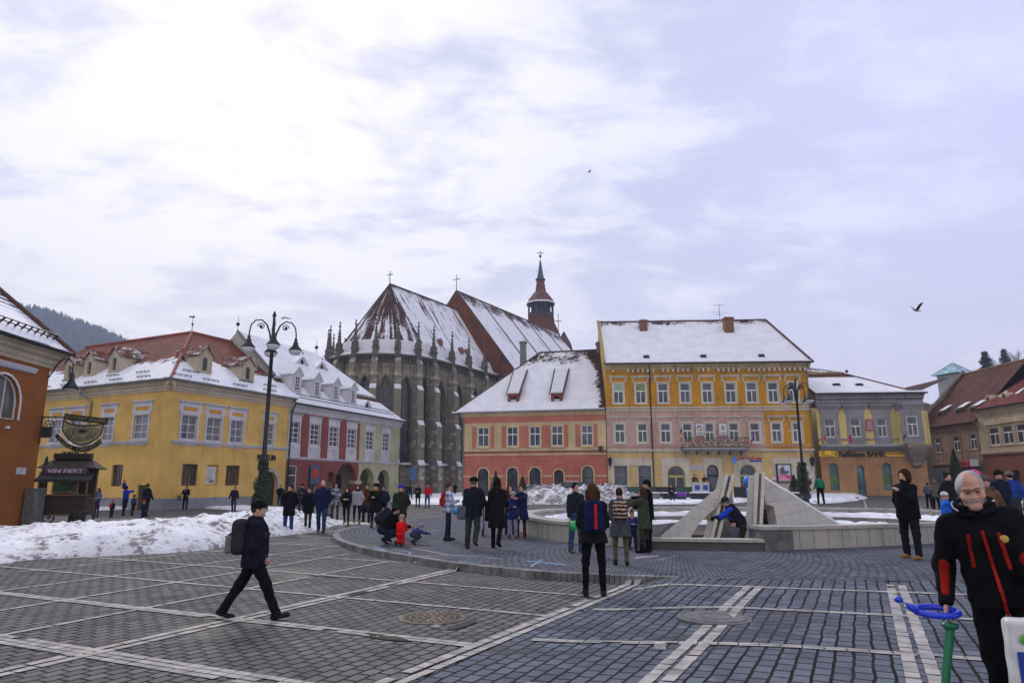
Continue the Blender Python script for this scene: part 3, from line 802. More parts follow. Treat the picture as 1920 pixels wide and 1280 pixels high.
# ------------------------------------------------------------------ building kit
def window(root, W, s0, s1, z0, z1, cols=(.5,), rows=(.5,), frame='winwhite', gl='glass', rec=.16, fw=.07, mw=.045, arched=False, name='window', thin=None, parts=None):
 """frame with glazing bars set back in an opening, the panes its sub-part"""
 f = MB()
 out = arch(s0, s1, z0, z1) if arched else rect(s0, s1, z0, z1)
 inn = arch(s0 + fw, s1 - fw, z0 + fw, z1 - fw) if arched else rect(s0 + fw, s1 - fw, z0 + fw, z1 - fw)
 f.ext(W, out, -rec, -rec + .07, [inn])
 w_, h_ = s1 - s0 - 2 * fw, z1 - z0 - 2 * fw
 def topz(x):
  if not arched: return z1 - fw
  r = (s1 - s0) / 2 - fw; c = (s0 + s1) / 2; return z1 - fw - r + math.sqrt(max(0, r * r - (x - c) ** 2))
 for c in cols:
  x = s0 + fw + w_ * c; f.box(W, x - mw / 2, x + mw / 2, -rec + .01, -rec + .055, z0 + fw, topz(x) if thin is None else z0 + fw + h_ * thin)
 for q in rows:
  wdt = mw * (1.6 if len(rows) == 1 else 1); z = z0 + fw + h_ * q
  f.box(W, s0 + fw, s1 - fw, -rec + .012, -rec + .06, z - wdt / 2, z + wdt / 2)
 o = f.build(name, MT[frame] if isinstance(frame, str) else frame, root)
 p = MB(); a = .0
 p.sheet(W, arch(s0 + .01, s1 - .01, z0 + .01, z1 - .01) if arched else rect(s0 + .01, s1 - .01, z0 + .01, z1 - .01), [], -rec + .02)
 off = rnd.uniform(0, 60); p.uv = [(u + off, v + off * .7) for u, v in p.uv]
 p.build('pane', MT[gl] if isinstance(gl, str) else gl, o)
 return o
def wall_mesh(root, W, x0, x1, z0, z1, holes, mat, name='wall', depth=.35, outer=None, y=0.0):
 mb = MB(); mb.sheet(W, outer or rect(x0, x1, z0, z1), holes, y)
 for h in holes: mb.rim(W, h, y - depth, y)
 return mb.build(name, mat, root)
def surround(mb, W, s0, s1, z0, z1, b, d=.06, arched=False, y=0.0):
 if arched: mb.ext(W, arch(s0 - b, s1 + b, z0, z1 + b), y, y + d, [arch(s0, s1, z0 + .001, z1)])
 else: mb.ext(W, rect(s0 - b, s1 + b, z0 - b, z1 + b), y, y + d, [rect(s0, s1, z0, z1)])
def roof_quad(mb, pts, th=.0, u0=0.0):
 """pts: eave-left, eave-right, ridge-right, ridge-left; u along the eave, v up the slope"""
 pts = [Vector(p) for p in pts]
 ex = (pts[1] - pts[0]).normalized(); n = ex.cross(pts[-1] - pts[0]); n.normalize(); ey = n.cross(ex)
 if (pts[-1] - pts[0]).dot(ey) < 0: ey = -ey
 uv = [((p - pts[0]).dot(ex) + u0, (p - pts[0]).dot(ey)) for p in pts]
 mb.poly(pts, uv)
def roof_fr(pts, back=0.0):
 """frame lying in a roof slope: x along eave, z up the slope, y out of the roof"""
 pts = [Vector(p) for p in pts]; ex = (pts[1] - pts[0]).normalized(); n = ex.cross(pts[-1] - pts[0]).normalized()
 if n.z < 0: n = -n
 ez = n.cross(ex)
 if ez.z < 0: ez = -ez
 return Fr(pts[0], ex, n, ez)
def pipe(root, pts, r=.06, mat='zinc', name='downpipe'):
 return MB().tube(pts, r, 8).build(name, MT[mat], root, True)
def gutter(root, W, x0, x1, z, out, mat='zinc', snow=True):
 mb = MB()
 pr = [(out + .0, z + .06), (out + .0, z - .04), (out + .05, z - .09), (out + .12, z - .09), (out + .17, z - .02), (out + .17, z + .05), (out + .15, z + .05), (out + .14, z - .02)]
 mb.prof(W, pr, x0, x1); g_ = mb.build('gutter', MT[mat], root)
 if snow:
  m = MB(); n = int((x1 - x0) / .45); A = []
  for k in range(n + 1):
   x = x0 + (x1 - x0) * k / n; t = rnd.uniform(.03, .15) if rnd.random() > .06 else .01; A.append([W.P(x, out - .35, z + .1 + .16), W.P(x, out - .02, z + .04 + t), W.P(x, out + .10 + t * .4, z + .02 + t * .6), W.P(x, out + .10 + t * .2, z - .02)])
  for a, b in zip(A, A[1:]):
   for q in range(3): m.poly([a[q], b[q], b[q + 1], a[q + 1]])
  m.build('snow_lip', MT['snow'], g_)
 return g_
def cornice(root, W, x0, x1, z, hgt=.6, out=.45, mat=None, name='cornice'):
 mb = MB(); a = [(0, z - hgt), (.06, z - hgt), (.08, z - hgt * .8), (.14, z - hgt * .75), (.16, z - hgt * .5), (out * .55, z - hgt * .38), (out * .6, z - hgt * .2), (out * .95, z - hgt * .12), (out, z - .0), (0, z)]
 mb.prof(W, a, x0, x1); return mb.build(name, mat or MT['cream'], root)
def chimney(root, c, w, d, z0, z1, mat='brick', snow=True, rot=0.0, name='chimney'):
 f = Fr(c, (math.cos(rot), math.sin(rot), 0), (-math.sin(rot), math.cos(rot), 0)); f.o.z = 0
 mb = MB().box(f, -w / 2, w / 2, -d / 2, d / 2, z0, z1 - .25).box(f, -w / 2 - .08, w / 2 + .08, -d / 2 - .08, d / 2 + .08, z1 - .25, z1 - .08).box(f, -w / 2 + .05, w / 2 - .05, -d / 2 + .05, d / 2 - .05, z1 - .08, z1)
 o = mb.build(name, MT[mat], root); return o
def finial(root, c, h, name='finial', cross=False, mat='iron', ball=.12):
 c = Vector(c); mb = MB().tube([c, c + Vector((0, 0, h))], [h * .02, h * .012], 6)
 mb.ball(c + Vector((0, 0, h * .45)), ball, 8)
 if cross:
  f = Fr(c, (.8, -.6, 0), (.6, .8, 0)); mb.box(f, -h * .17, h * .17, -.04, .04, h * .76, h * .80)
 return mb.build(name, MT[mat], root, False)
def V3(p, z): return Vector((p[0], p[1], z))

# ------------------------------------------------------------------ the yellow museum on the corner
def museum():
 A, B = wall_px((322, 712), 52, (544, 748)); _, C = wall_px((322, 712), 52, (95, 735))
 ez = A.z; gz = -.25
 root = empty('museum_building', V3(A, gz), 'yellow two-storey corner museum with red hip roof and snow on its eaves', 'museum')
 WR = Wall(A, B); WL = Wall(C, A)
 if WR.ey.y > 0 or WL.ey.y > 0: raise Exception('normals')
 dL = (V3(C, 0) - V3(A, 0)).normalized(); C2 = V3(A, 0) + dL * 24; WL = Wall(C2, A); LL = 24.0; LR = WR.L + .25
 yel = plaster('museum_yellow', (.66, .43, .125), .2); plinth = plaster('grey_plinth', (.24, .25, .28), .5); tr = MT['greytrim']; org = plaster('orange_panel', (.62, .30, .05), .1)
 dk = plaster('grey_stone_trim', (.42, .41, .40), .3)
 win_holes = {0: [], 1: []}; todo = []
 # right-hand wall: upper windows, by the photo's columns
 for px0, px1, pt, pb in ((343, 372, 763, 813), (390, 417, 770, 819), (434, 458, 775, 823), (497, 515, 785, 828)):
  s0, z1 = WR.sz(px0, pt); s1, _ = WR.sz(px1, pt); todo.append(('R', s0, s1, 6.95 - 2.0, 6.95, 'up'))
 for px0, px1, k in ((343, 372, 'bars'), (388, 411, 'poster'), (425, 451, 'bars')):
  s0, _ = WR.sz(px0, 870); s1, _ = WR.sz(px1, 870); todo.append(('R', s0, s1, 1.55, 3.2, k))
 for px0, px1 in ((97, 117), (132, 155), (193, 214), (252, 279)):
  s0, _ = WL.sz(px0, 790); s1, _ = WL.sz(px1, 790); todo.append(('L', s0, s1, 4.95, 6.95, 'up'))
 for px0, px1 in ((162, 178), (209, 229)):
  s0, _ = WL.sz(px0, 890); s1, _ = WL.sz(px1, 890); todo.append(('L', s0, s1, 1.5, 3.15, 'bars'))
 s0, _ = WL.sz(256, 930); s1, _ = WL.sz(279, 930); todo.append(('L', s0, s1, gz, 1.6, 'door'))
 ds0, _ = WR.sz(487, 900); ds1, _ = WR.sz(520, 900)
 hr = [rect(a, b, c, d) for w_, a, b, c, d, k in todo if w_ == 'R'] + [arch(ds0, ds1, gz, 2.75)]
 hl = [rect(a, b, c, d) for w_, a, b, c, d, k in todo if w_ == 'L']
 wall_mesh(root, WR, 0, LR, gz - .5, ez, hr, yel); wall_mesh(root, WL, 0, LL, gz - .5, ez, hl, yel)
 # plinth, cornice, belt
 mb = MB(); mb.box(WR, -.04, ds0 - .3, 0, .05, gz - .5, .62); mb.box(WR, ds1 + .3, LR, 0, .05, gz - .5, .62); a = [t for t in todo if t[5] == 'door'][0]
 mb.box(WL, 0, a[1], 0, .05, gz - .5, .62); mb.box(WL, a[2], LL + .048, 0, .052, gz - .5, .62); mb.build('plinth', plinth, root)
 for W_, a, b in ((WR, -.5, LR), (WL, 0, LL + .5)):
  cornice(root, W_, a, b, ez, .8, .55, MT['cream']); gutter(root, W_, a - .1, b + .1, ez + .03, .52)
 mb = MB(); bz = WR.sz(330, 828)[1]
 mb.prof(WR, [(0, bz - .14), (.1, bz - .1), (.12, bz), (.2, bz + .06), (.2, bz + .12), (0, bz + .14)], .55, LR); e = LL - 2.0
 mb.prof(WL, [(0, bz - .14), (.1, bz - .1), (.12, bz), (.2, bz + .06), (.2, bz + .12), (0, bz + .14)], 0, e); mb.build('belt_course', tr, root)
 curt = glass('curtained_glass', (.07, .08, .11), (.22, .22, .25))
 bars = MT['wood']
 for w_, s0, s1, z0, z1, k in todo:
  W_ = WR if w_ == 'R' else WL
  if k == 'up':
   o = window(root, W_, s0, s1, z0, z1, (.5,), (.33, .66), 'winwhite', curt, .14, .05, .05)
   m = MB(); surround(m, W_, s0, s1, z0, z1, .17, .07); m.ext(W_, rect(s0 - .3, s1 + .3, z1 + .17, z1 + .95), 0, .05, [rect(s0 + .08, s1 - .08, z1 + .35, z1 + .66)])
   m.prof(W_, [(0, z1 + .95), (.1, z1 + .95), (.2, z1 + 1.05), (.2, z1 + 1.12), (0, z1 + 1.14)], s0 - .38, s1 + .38)
   m.ext(W_, rect(s0 - .2, s1 + .2, bz + .14, z0 - .17), 0, .05, [rect(s0 + .02, s1 - .02, bz + .32, z0 - .34)]); m.box(W_, s0 - .22, s1 + .22, 0, .16, z0 - .17, z0 - .1)
   m.build('surround', tr, o)
   m = MB().box(W_, s0 + .08, s1 - .08, 0, .02, z1 + .35, z1 + .66).box(W_, s0 + .02, s1 - .02, 0, .02, bz + .32, z0 - .34); m.build('orange_panel', org, o)
  elif k == 'bars':
   o = window(root, W_, s0, s1, z0, z1, (.25, .5, .75), (.2, .4, .6, .8), 'wood', glass('brown_glass', (.06, .04, .03)), .22, .05, .03)
  elif k == 'poster':
   o = MB().box(W_, s0, s1, -.3, -.2, z0, z1).build('blind_window', org, root)
   MB().box(W_, s0 + .14, s1 - .14, -.2, -.17, z0 + .12, z1 - .14).build('poster', plain('white_poster', (.55, .55, .57), .6, .08, 2), o)
   m = MB(); zc = z0 + .42
   for q in range(26): x = rnd.uniform(s0 + .2, s1 - .2); z = zc + rnd.uniform(-.22, .2); m.box(W_, x - .05, x + .05, -.17, -.165, z - .03, z + .03)
   m.build('poster_picture', MT['iron'], o)
   m = MB()
   for q in range(9): m.box(W_, s0 + .25, s1 - .3 - rnd.uniform(0, .2), -.17, -.166, z1 - .35 - q * .08, z1 - .33 - q * .08)
   m.build('poster_text', MT['zinc'], o)
  elif k == 'door':
   MB().box(W_, s0, s1, -.25, -.18, gz, z1).box(W_, (s0 + s1) / 2 - .03, (s0 + s1) / 2 + .03, -.18, -.16, gz, z1).build('door', MT['wood'], root)
 # arched entrance with grey stone frame
 m = MB(); surround(m, WR, ds0, ds1, gz, 2.75, .3, .09, True); m.build('door_frame', dk, root)
 d = MB().ext(WR, arch(ds0 + .01, ds1 - .01, gz, 2.74), -.42, -.34).build('door', MT['wood'], root)
 # writing
 zt = WR.sz(500, 858)[1]; st = WR.sz(482, 858)[0]
 text_mb('MUSEUM', WR, st, zt - .2, .5, WR.sz(516, 858)[0] - st, .06, .0, .02).build('lettering', MT['iron'], root)
 zt = WL.sz(130, 860)[1]; st = WL.sz(116, 856)[0]
 text_mb('MUSEUM', WL, st, zt, .62, WL.sz(147, 856)[0] - st, .06, .0, .02).build('lettering', MT['iron'], root)
 # roof: two wings meeting at the corner hip
 nR, nL = -WR.ey, -WL.ey; ov = .5
 Ae = WR.P(0, 0, 0); dR = WR.ex; dLn = -WL.ex
 # eave corner: intersection of the two offset lines
 def inter(p, d, q, e):
  k = ((q.x - p.x) * e.y - (q.y - p.y) * e.x) / (d.x * e.y - d.y * e.x); return p + d * k
 E0 = inter(WR.P(0, ov, 0), dR, WL.P(LL, ov, 0), dLn); E0.z = ez
 hw = 7.3; rz = at(345, 608, 58).z + .2
 Ap = inter(WR.P(0, -hw, 0), dR, WL.P(LL, -hw, 0), dLn); Ap.z = rz
 eR = WR.P(LR + .35, ov, ez); aR = WR.P(LR + .35, -hw, rz); eL = WL.P(-.0, ov, ez); aL = WL.P(0, -hw, rz)
 Bk = inter(WR.P(0, -2 * hw, 0), dR, WL.P(LL, -2 * hw, 0), dLn); Bk.z = ez
 tile = (.225, .06, .034)
 rm = roofmat('museum_roof', tile, lambda g, u, v, b, f, s: g.m('ADD', g.m('MULTIPLY', g.m('SUBTRACT', 1.9, v), .22), g.m('ADD', g.m('MULTIPLY', b, 1.1), g.m('MULTIPLY', f, .8))), .30)
 mb = MB(); roof_quad(mb, [E0, eR, aR, Ap]); roof_quad(mb, [eL, E0, Ap, aL], u0=40)
 bR = WR.P(LR + .35, -2 * hw, ez); bL = WL.P(0, -2 * hw, ez)
 roof_quad(mb, [bR, Bk, Ap, aR], u0=80); roof_quad(mb, [Bk, bL, aL, Ap], u0=120)
 roof = mb.build('roof', rm, root)
 wb = MB(); wb.poly([V3(bR, gz), V3(bR, ez), V3(WR.P(LR, 0, 0), ez), V3(WR.P(LR, 0, 0), gz)]); wb.poly([WR.P(LR + .3, 0, ez), WR.P(LR + .3, -hw, rz - .1), WR.P(LR + .3, -2 * hw, ez)]); wb.build('end_wall', yel, root)
 rt = MB(); rt.tube([E0 + Vector((0, 0, .05)), Ap], .13, 6); rt.tube([Ap, aR + Vector((0, 0, .05))], .14, 6); rt.tube([Ap, aL + Vector((0, 0, .05))], .14, 6)
 rt.build('ridge_tiles', plain('ridge_tile', (.25, .07, .04), .8, .4, 5), roof)
 finial(root, Ap, 1.7, 'weathervane'); m = MB().box(Fr(Ap + Vector((0, 0, 1.4)), (1, .2, 0), (-.2, 1, 0)), -.35, .15, -.02, .02, 0, .14); m.build('weathervane_flag', MT['iron'], root)
 # dormers: small pedimented fronts with arched lights
 FR = roof_fr([E0, eR, aR, Ap]); FL = roof_fr([eL, E0, Ap, aL])
 def dormer(F, W_, u, v, wd=1.5, hg=1.55, tilt=1):
  base = F.P(u, 0, v); f = Fr(base, W_.ex, W_.ey); hw_ = wd / 2; slope = (rz - ez) / (hw + ov); dep = hg / slope + .3; dp2 = (hg + .75) / slope + .2
  o_ = MB(); ol = [(-hw_, -.5), (hw_, -.5), (hw_, hg), (0, hg + .8), (-hw_, hg)]
  o_.sheet(f, ol, [arch(-.26, .26, .25, 1.35)], .0); o_.rim(f, arch(-.26, .26, .25, 1.35), -.2, 0)
  for sx in (-hw_, hw_): o_.poly([f.P(sx, 0, -.4), f.P(sx, -dep, hg), f.P(sx, 0, hg)] if sx > 0 else [f.P(sx, 0, hg), f.P(sx, -dep, hg), f.P(sx, 0, -.4)])
  d = o_.build('dormer', plaster('dormer_cream', (.46, .40, .30), .3), root)
  q = MB(); q.sheet(f, arch(-.26, .26, .25, 1.35), [], -.15); q.build('window', MT['glass'], d)
  r_ = MB()
  for sg in (-1, 1):
   e0 = f.P(sg * (hw_ + .15), .18, hg - .1); e1 = f.P(0, .18, hg + .82); b1 = f.P(0, -dp2 - .2, hg + .82); b0 = f.P(sg * (hw_ + .15), -dep - .1, hg - .1)
   roof_quad(r_, [e0, b0, b1, e1] if sg > 0 else [b0, e0, e1, b1], u0=rnd.uniform(0, 30))
   roof_quad(r_, [e0 - Vector((0, 0, .09)), b0 - Vector((0, 0, .09)), b1 - Vector((0, 0, .09)), e1 - Vector((0, 0, .09))], u0=3)
   r_.poly([e0, e1, e1 - Vector((0, 0, .09)), e0 - Vector((0, 0, .09))])
  r_.build('dormer_roof', roofmat('dormer_roof', tile, S_full(.08, .8), .2), d)
 for px, py in ((383, 700), (464, 716)):
  a, t = ray(px, py); o = Vector((0, 0, EYE)); dr = Vector((a, 1, t)); k = (FR.o - o).dot(FR.ey) / dr.dot(FR.ey); P = o + dr * k - FR.o; dormer(FR, WR, P.dot(FR.ex), P.dot(FR.ez))
 for px, py in ((128, 713), (165, 706), (212, 699)):
  a, t = ray(px, py); o = Vector((0, 0, EYE)); dr = Vector((a, 1, t)); k = (FL.o - o).dot(FL.ey) / dr.dot(FL.ey); P = o + dr * k - FL.o; dormer(FL, WL, P.dot(FL.ex), P.dot(FL.ez))
 for F, us, v in ((FR, (1.6, 4.4, 7.6, 11.2), .75), (FR, (3.0, 9.0, 12.0), 1.7), (FL, (4, 7, 10.2, 13.6, 17, 20.5), .75), (FL, (9.0, 15.3, 19.2), 1.7), (FL, (22.3,), 2.9)):
  for u in us:
   m = MB()
   for zz_ in (.05, .14): m.box(F, u - .8, u + .8, zz_, zz_ + .03, v, v + .03)
   for q in (-.8, -.27, .27, .76): m.box(F, u + q, u + q + .03, -.02, .16, v - .01, v + .04)
   m.build('snow_guard', MT['iron'], roof)
 x = WL.sz(173, 760)[0]; pipe(root, [WL.P(x - .9, .62, ez), WL.P(x - .9, .6, ez - .5), WL.P(x, .12, ez - 1.2), WL.P(x, .12, gz)], .075)
 pipe(root, [WR.P(LR - .1, .6, ez), WR.P(LR - .1, .15, ez - .8), WR.P(LR - .1, .15, gz)], .07)
 lamp = MB(); return WR, WL, eR
WR_, WL_, MUS_E = museum()

# ------------------------------------------------------------------ arcaded house, red then green
def arcade_house():
 A, B = wall_px((552, 757), 64.9, (750, 790)); gz = -.1; ez = A.z
 root = empty('arcaded_house', V3(A, gz), 'long arcaded house, dark red then pale green, with four grey dormers in a snowy roof', 'house')
 W = Wall(A, B); L = W.L; sg = W.sz(672, 850)[0]
 W = Wall(A, B); x0 = -.6
 red = plaster('dark_red_render', (.25, .075, .07), .3); grn = plaster('pale_green_render', (.42, .43, .27), .25); tr = MT['greytrim']
 zb = W.sz(650, 863)[1] ; zb = 4.05
 ups = []
 for a, b in ((542, 561), (582, 599), (618, 634), (652, 667), (687, 701), (718, 730)):
  s0, _ = W.sz(a, 800); s1, _ = W.sz(b, 810); ups.append((s0, s1))
 z0, z1 = 4.95, 6.95
 z1 = W.sz(551, 790)[1]; z0 = W.sz(551, 831)[1]
 low = [(W.sz(540, 900)[0], W.sz(556, 900)[0], gz, W.sz(548, 872)[1], 'r'), (W.sz(578, 900)[0], W.sz(593, 900)[0], gz, W.sz(586, 873)[1], 'sign'), ]
 arcs = [(W.sz(613, 900)[0], W.sz(627, 900)[0], gz, W.sz(620, 880)[1]), (W.sz(629, 900)[0], W.sz(668, 900)[0], gz, W.sz(648, 868)[1]), (W.sz(674, 900)[0], W.sz(701, 900)[0], gz, W.sz(688, 877)[1]), (W.sz(708, 900)[0], W.sz(730, 900)[0], gz, W.sz(719, 880)[1])]
 arcs[0] = (arcs[0][0], arcs[0][1], gz, 2.9)
 hs = [rect(a, b, z0, z1) for a, b in ups] + [rect(a, b, c, d) for a, b, c, d, k in low] + [arch(*a, n=14) for a in arcs]
 cut = lambda x: [h for h in hs if x[0] <= h[0][0] and h[1][0] <= x[1]]
 sg = (arcs[1][1] + arcs[2][0]) / 2; sgu = W.sz(676, 800)[0]
 wall_mesh(root, W, x0, sg, gz - .4, zb, [h for h in cut((x0, sg)) if h[0][1] < zb], red, 'red_arcade_wall', .7)
 wall_mesh(root, W, sg, L, gz - .4, zb, [h for h in cut((sg, L)) if h[0][1] < zb], grn, 'green_arcade_wall', .7)
 wall_mesh(root, W, x0, sg, zb, ez, [h for h in cut((x0, sg)) if h[0][1] > zb], red, 'red_wall'); wall_mesh(root, W, sg, L, zb, ez, [h for h in cut((sg, L)) if h[0][1] > zb], grn, 'green_wall')
 # deep arcade behind
 m = MB(); m.box(W, arcs[0][0] - .5, L - .4, -4.2, -4.0, gz, zb); m.build('arcade_back_wall', plaster('arcade_ochre', (.42, .37, .24), .3), root)
 m = MB(); m.box(W, arcs[0][0] - .5, L - .05, -4.0, -.36, zb - .35, zb - .25); m.build('arcade_ceiling', plaster('arcade_vault', (.40, .36, .26), .3), root)
 for k in range(2): x = (arcs[2][0] + 1.0 + 3.6 * k); MB().sheet(W, arch(x, x + 1.5, gz, 2.7), [], -3.98).build('arcade_door', MT['dark'], root)
 m = MB()
 for x in ((arcs[1][1] + arcs[2][0]) / 2, (arcs[2][1] + arcs[3][0]) / 2, L - .42):
  m.box(W, x - .62, x + .62, -.75, .12, 1.75, 2.0); m.box(W, x - .5, x + .5, -.68, .06, 1.6, 1.75)
 m.build('pillar_capital', MT['cream'], root)
 m = MB(); x = L - .42
 m.box(W, x - .5, x + .5, -.7, .1, gz - .3, .5); m.build('pillar_base', MT['cream'], root)
 m = MB(); m.prof(W, [(0, zb - .16), (.08, zb - .1), (.16, zb), (.16, zb + .1), (0, zb + .12)], x0, L + .1); m.build('belt_course', tr, root)
 cornice(root, W, x0, L + .4, ez, .75, .55, tr); gutter(root, W, x0, L + .6, ez + .02, .53, 'iron')
 for s0, s1 in ups:
  o = window(root, W, s0, s1, z0, z1, (.33, .66) if False else (.5,), (.25, .5, .75), 'winwhite', glass('arcade_glass', (.05, .06, .085)), .13, .09, .07)
  m = MB(); surround(m, W, s0, s1, z0, z1, .16, .07); m.ext(W, rect(s0 - .22, s1 + .22, zb + .12, z0 - .16), 0, .08, [rect(s0, s1, zb + .3, z0 - .4)]); m.box(W, s0, s1, 0, .04, zb + .3, z0 - .4)
  m.ext(W, rect(s0 - .22, s1 + .22, z1 + .16, z1 + .62), 0, .06); m.prof(W, [(0, z1 + .62), (.1, z1 + .62), (.22, z1 + .78), (0, z1 + .8)], s0 - .32, s1 + .32); m.build('surround', tr, o)
 a, b, c, d, _ = low[0]; o = window(root, W, a, b, c, d, (), (.75,), 'winwhite', 'glass', .15, .09, name='shop_door')
 a, b, c, d, _ = low[1]; o = window(root, W, a, b, c, d, (), (), 'winwhite', 'glass', .15, .07, name='shop_door')
 o = MB().box(W, a + .05, b + .25, .1, .2, d - 1.75, d + .1).build('shop_sign', plain('slate_blue_sign', (.05, .09, .14), .5), root)
 xc = (a + b) / 2 + .12; zc = d - .75; MB().ext(W, [(xc - .38, zc + .45), (xc - .38, zc - .1), (xc - .3, zc - .3), (xc, zc - .5), (xc + .3, zc - .3), (xc + .38, zc - .1), (xc + .38, zc + .45)], .2, .22).build('red_shield', plain('red_enamel', (.6, .02, .015), .4), o)
 # roof with hipped far end
 hw = 7.0; ov = .5; rz = at(436, 604, 64).z; rz = 16.4
 E0 = W.P(x0, ov, ez); E1 = W.P(L + .5, ov, ez)
 # the ridge: find its ends from the photo, on the plane of the roof
 slope = roof_fr([E0, E1, W.P(L, -hw, rz), W.P(x0, -hw, rz)])
 rA = W.P(x0 - .2, -hw, rz); rB = W.P(L - 8.2, -hw, rz)
 bk0 = W.P(x0 - .2, -2 * hw, ez); bk1 = W.P(L + .5, -2 * hw - ov, ez)
 vb = 4.2; fr_ = vb / math.hypot(hw + ov, rz - ez)
 mid = lambda p, q, t: p + (q - p) * t
 M0 = mid(E0, rA, fr_); M1 = mid(E1, rB, fr_)
 up = slope.ey * .28
 tile = (.16, .045, .035)
 rm = roofmat('arcade_roof', tile, lambda g, u, v, b, f, s: g.m('ADD', S_full(.22, .8)(g, u, v, b, f, s), g.m('MULTIPLY', g.m('MULTIPLY', g.step(v, 2.9, 3.5), g.step(v, 4.4, 4.6, 1.0, 0.0)), -.75)), .26)
 m = MB(); roof_quad(m, [E0, E1, M1, M0]); roof = m.build('roof', rm, root)
 m = MB(); a0, a1 = mid(E0, rA, fr_ - .05) + up, mid(E1, rB, fr_ - .05) + up
 roof_quad(m, [a0, a1, rB + up, rA + up]); m.poly([a0, a1, a1 - slope.ey * .3, a0 - slope.ey * .3]); roof_quad(m, [E1, bk1, rB]); roof_quad(m, [bk1, bk0, rA + up, rB + up])
 m.build('upper_roof', roofmat('arcade_upper_roof', tile, S_full(.20, .8), .26), root)
 m = MB(); m.poly([W.P(x0 - .15, .05, ez - 3), W.P(x0 - .15, .05, ez), M0 , a0, rA + up, bk0, W.P(x0 - .15, -2 * hw, ez - 3)]); m.build('gable_wall', plaster('gable_grey', (.40, .39, .37), .4), root)
 m = MB(); m.tube([a0, rA + up], .14, 5); m.build('verge', MT['granite'], root)
 sw = Wall(W.P(L, 0, 0), W.P(L, -14, 0)); m = MB(); m.sheet(sw, rect(0, 14, gz - .4, ez), [], 0); m.build('side_wall', grn, root)
 finial(root, rA + up, 1.5, ball=.2); finial(root, rB + up, 1.6, ball=.22)
 # four tall dormers
 def on(F, px, py):
  a, t = ray(px, py); o = Vector((0, 0, EYE)); dr = Vector((a, 1, t)); k = (F.o - o).dot(F.ey) / dr.dot(F.ey); P = o + dr * k - F.o; return P.dot(F.ex), P.dot(F.ez)
 sl = (rz - ez) / (hw + ov)
 for px, py in ((556, 737), (593, 746), (629, 753), (661, 760)):
  u, v = on(slope, px, py); base = slope.P(u, 0, v); f = Fr(base, W.ex, W.ey); hg, hw_ = 1.95, .72
  dep = hg / sl + .5; m = MB(); ol = [(-hw_, -.45), (hw_, -.45), (hw_, hg), (0, hg + .75), (-hw_, hg)]
  m.sheet(f, ol, [rect(-.38, .38, .25, 1.7)], 0)
  for sx in (-hw_, hw_): m.poly([f.P(sx, 0, -.4), f.P(sx, -dep, hg), f.P(sx, 0, hg)])
  d = m.build('dormer', tr, root); fw = MB(); fw.ext(f, rect(-.38, .38, .25, 1.7), -.02, .05, [rect(-.32 + .33 * i, -.32 + .33 * i + .29, .31 + .34 * j, .31 + .34 * j + .29) for i in range(2) for j in range(4)]); fw.build('window', MT['winwhite'], d)
  q = MB(); q.sheet(f, rect(-.37, .37, .26, 1.69), [], -.04); q.build('pane', MT['glass'], d)
  r_ = MB(); dp2 = (hg + .75) / sl + .4
  for s_ in (-1, 1):
   e0 = f.P(s_ * (hw_ + .14), .2, hg - .12); e1 = f.P(0, .2, hg + .78); b1 = f.P(0, -dp2, hg + .78); b0 = f.P(s_ * (hw_ + .14), -dep, hg - .12)
   roof_quad(r_, [e0, b0, b1, e1], u0=rnd.uniform(0, 30)); dn = Vector((0, 0, .1)); r_.poly([e0 - dn, b0 - dn, b1 - dn, e1 - dn]); r_.poly([e0, e1, e1 - dn, e0 - dn])
  r_.build('dormer_roof', roofmat('small_roof', tile, S_full(.35, .5), .2), d)
 us = roof_fr([a0, a1, rB + up, rA + up])
 for px, py, wd in ((566, 683, 1.15), (603, 692, 1.15), (688, 764, .9)):
  F_x = us if px < 650 else slope; u, v = on(F_x, px, py); base = F_x.P(u, 0, v); f = Fr(base, W.ex, W.ey); m = MB()
  n = 8; ol = [(-wd, 0)] + [(-wd + 2 * wd * k / n, .75 * math.sin(math.pi * k / n) ** 1.4) for k in range(1, n)] + [(wd, 0)]
  m.ext(f, [(a, b - .05) for a, b in ol], -1.3, 0); d = m.build('eyebrow_dormer', tr, root)
  MB().ext(f, arch(-.22, .22, .05, .5), 0, .03).build('window', MT['dark'], d)
  sn = MB(); sn.ext(f, ol + [(a, b + .12) for a, b in ol[::-1]], -1.35, .12); sn.build('snow_cap', MT['snow'], d)
  if px < 650: finial(d, f.P(0, .05, .8), .9, ball=.1)
 m = MB()
 for k in range(2):
  for q in range(70): m.box(slope, 1.6 + q * .26, 1.72 + q * .26, 0, .09, 1.0 + k * .5, 1.06 + k * .5)
 m.build('snow_stops', MT['iron'], roof)
 x = -.5; pipe(root, [W.P(x, .6, ez), W.P(x, .18, ez - .9), W.P(x, .18, gz)], .07, 'iron')
 pipe(root, [W.P(L + .25, .5, ez), W.P(L + .12, .12, ez - .9), W.P(L + .12, .12, gz)], .07, 'iron')
arcade_house()

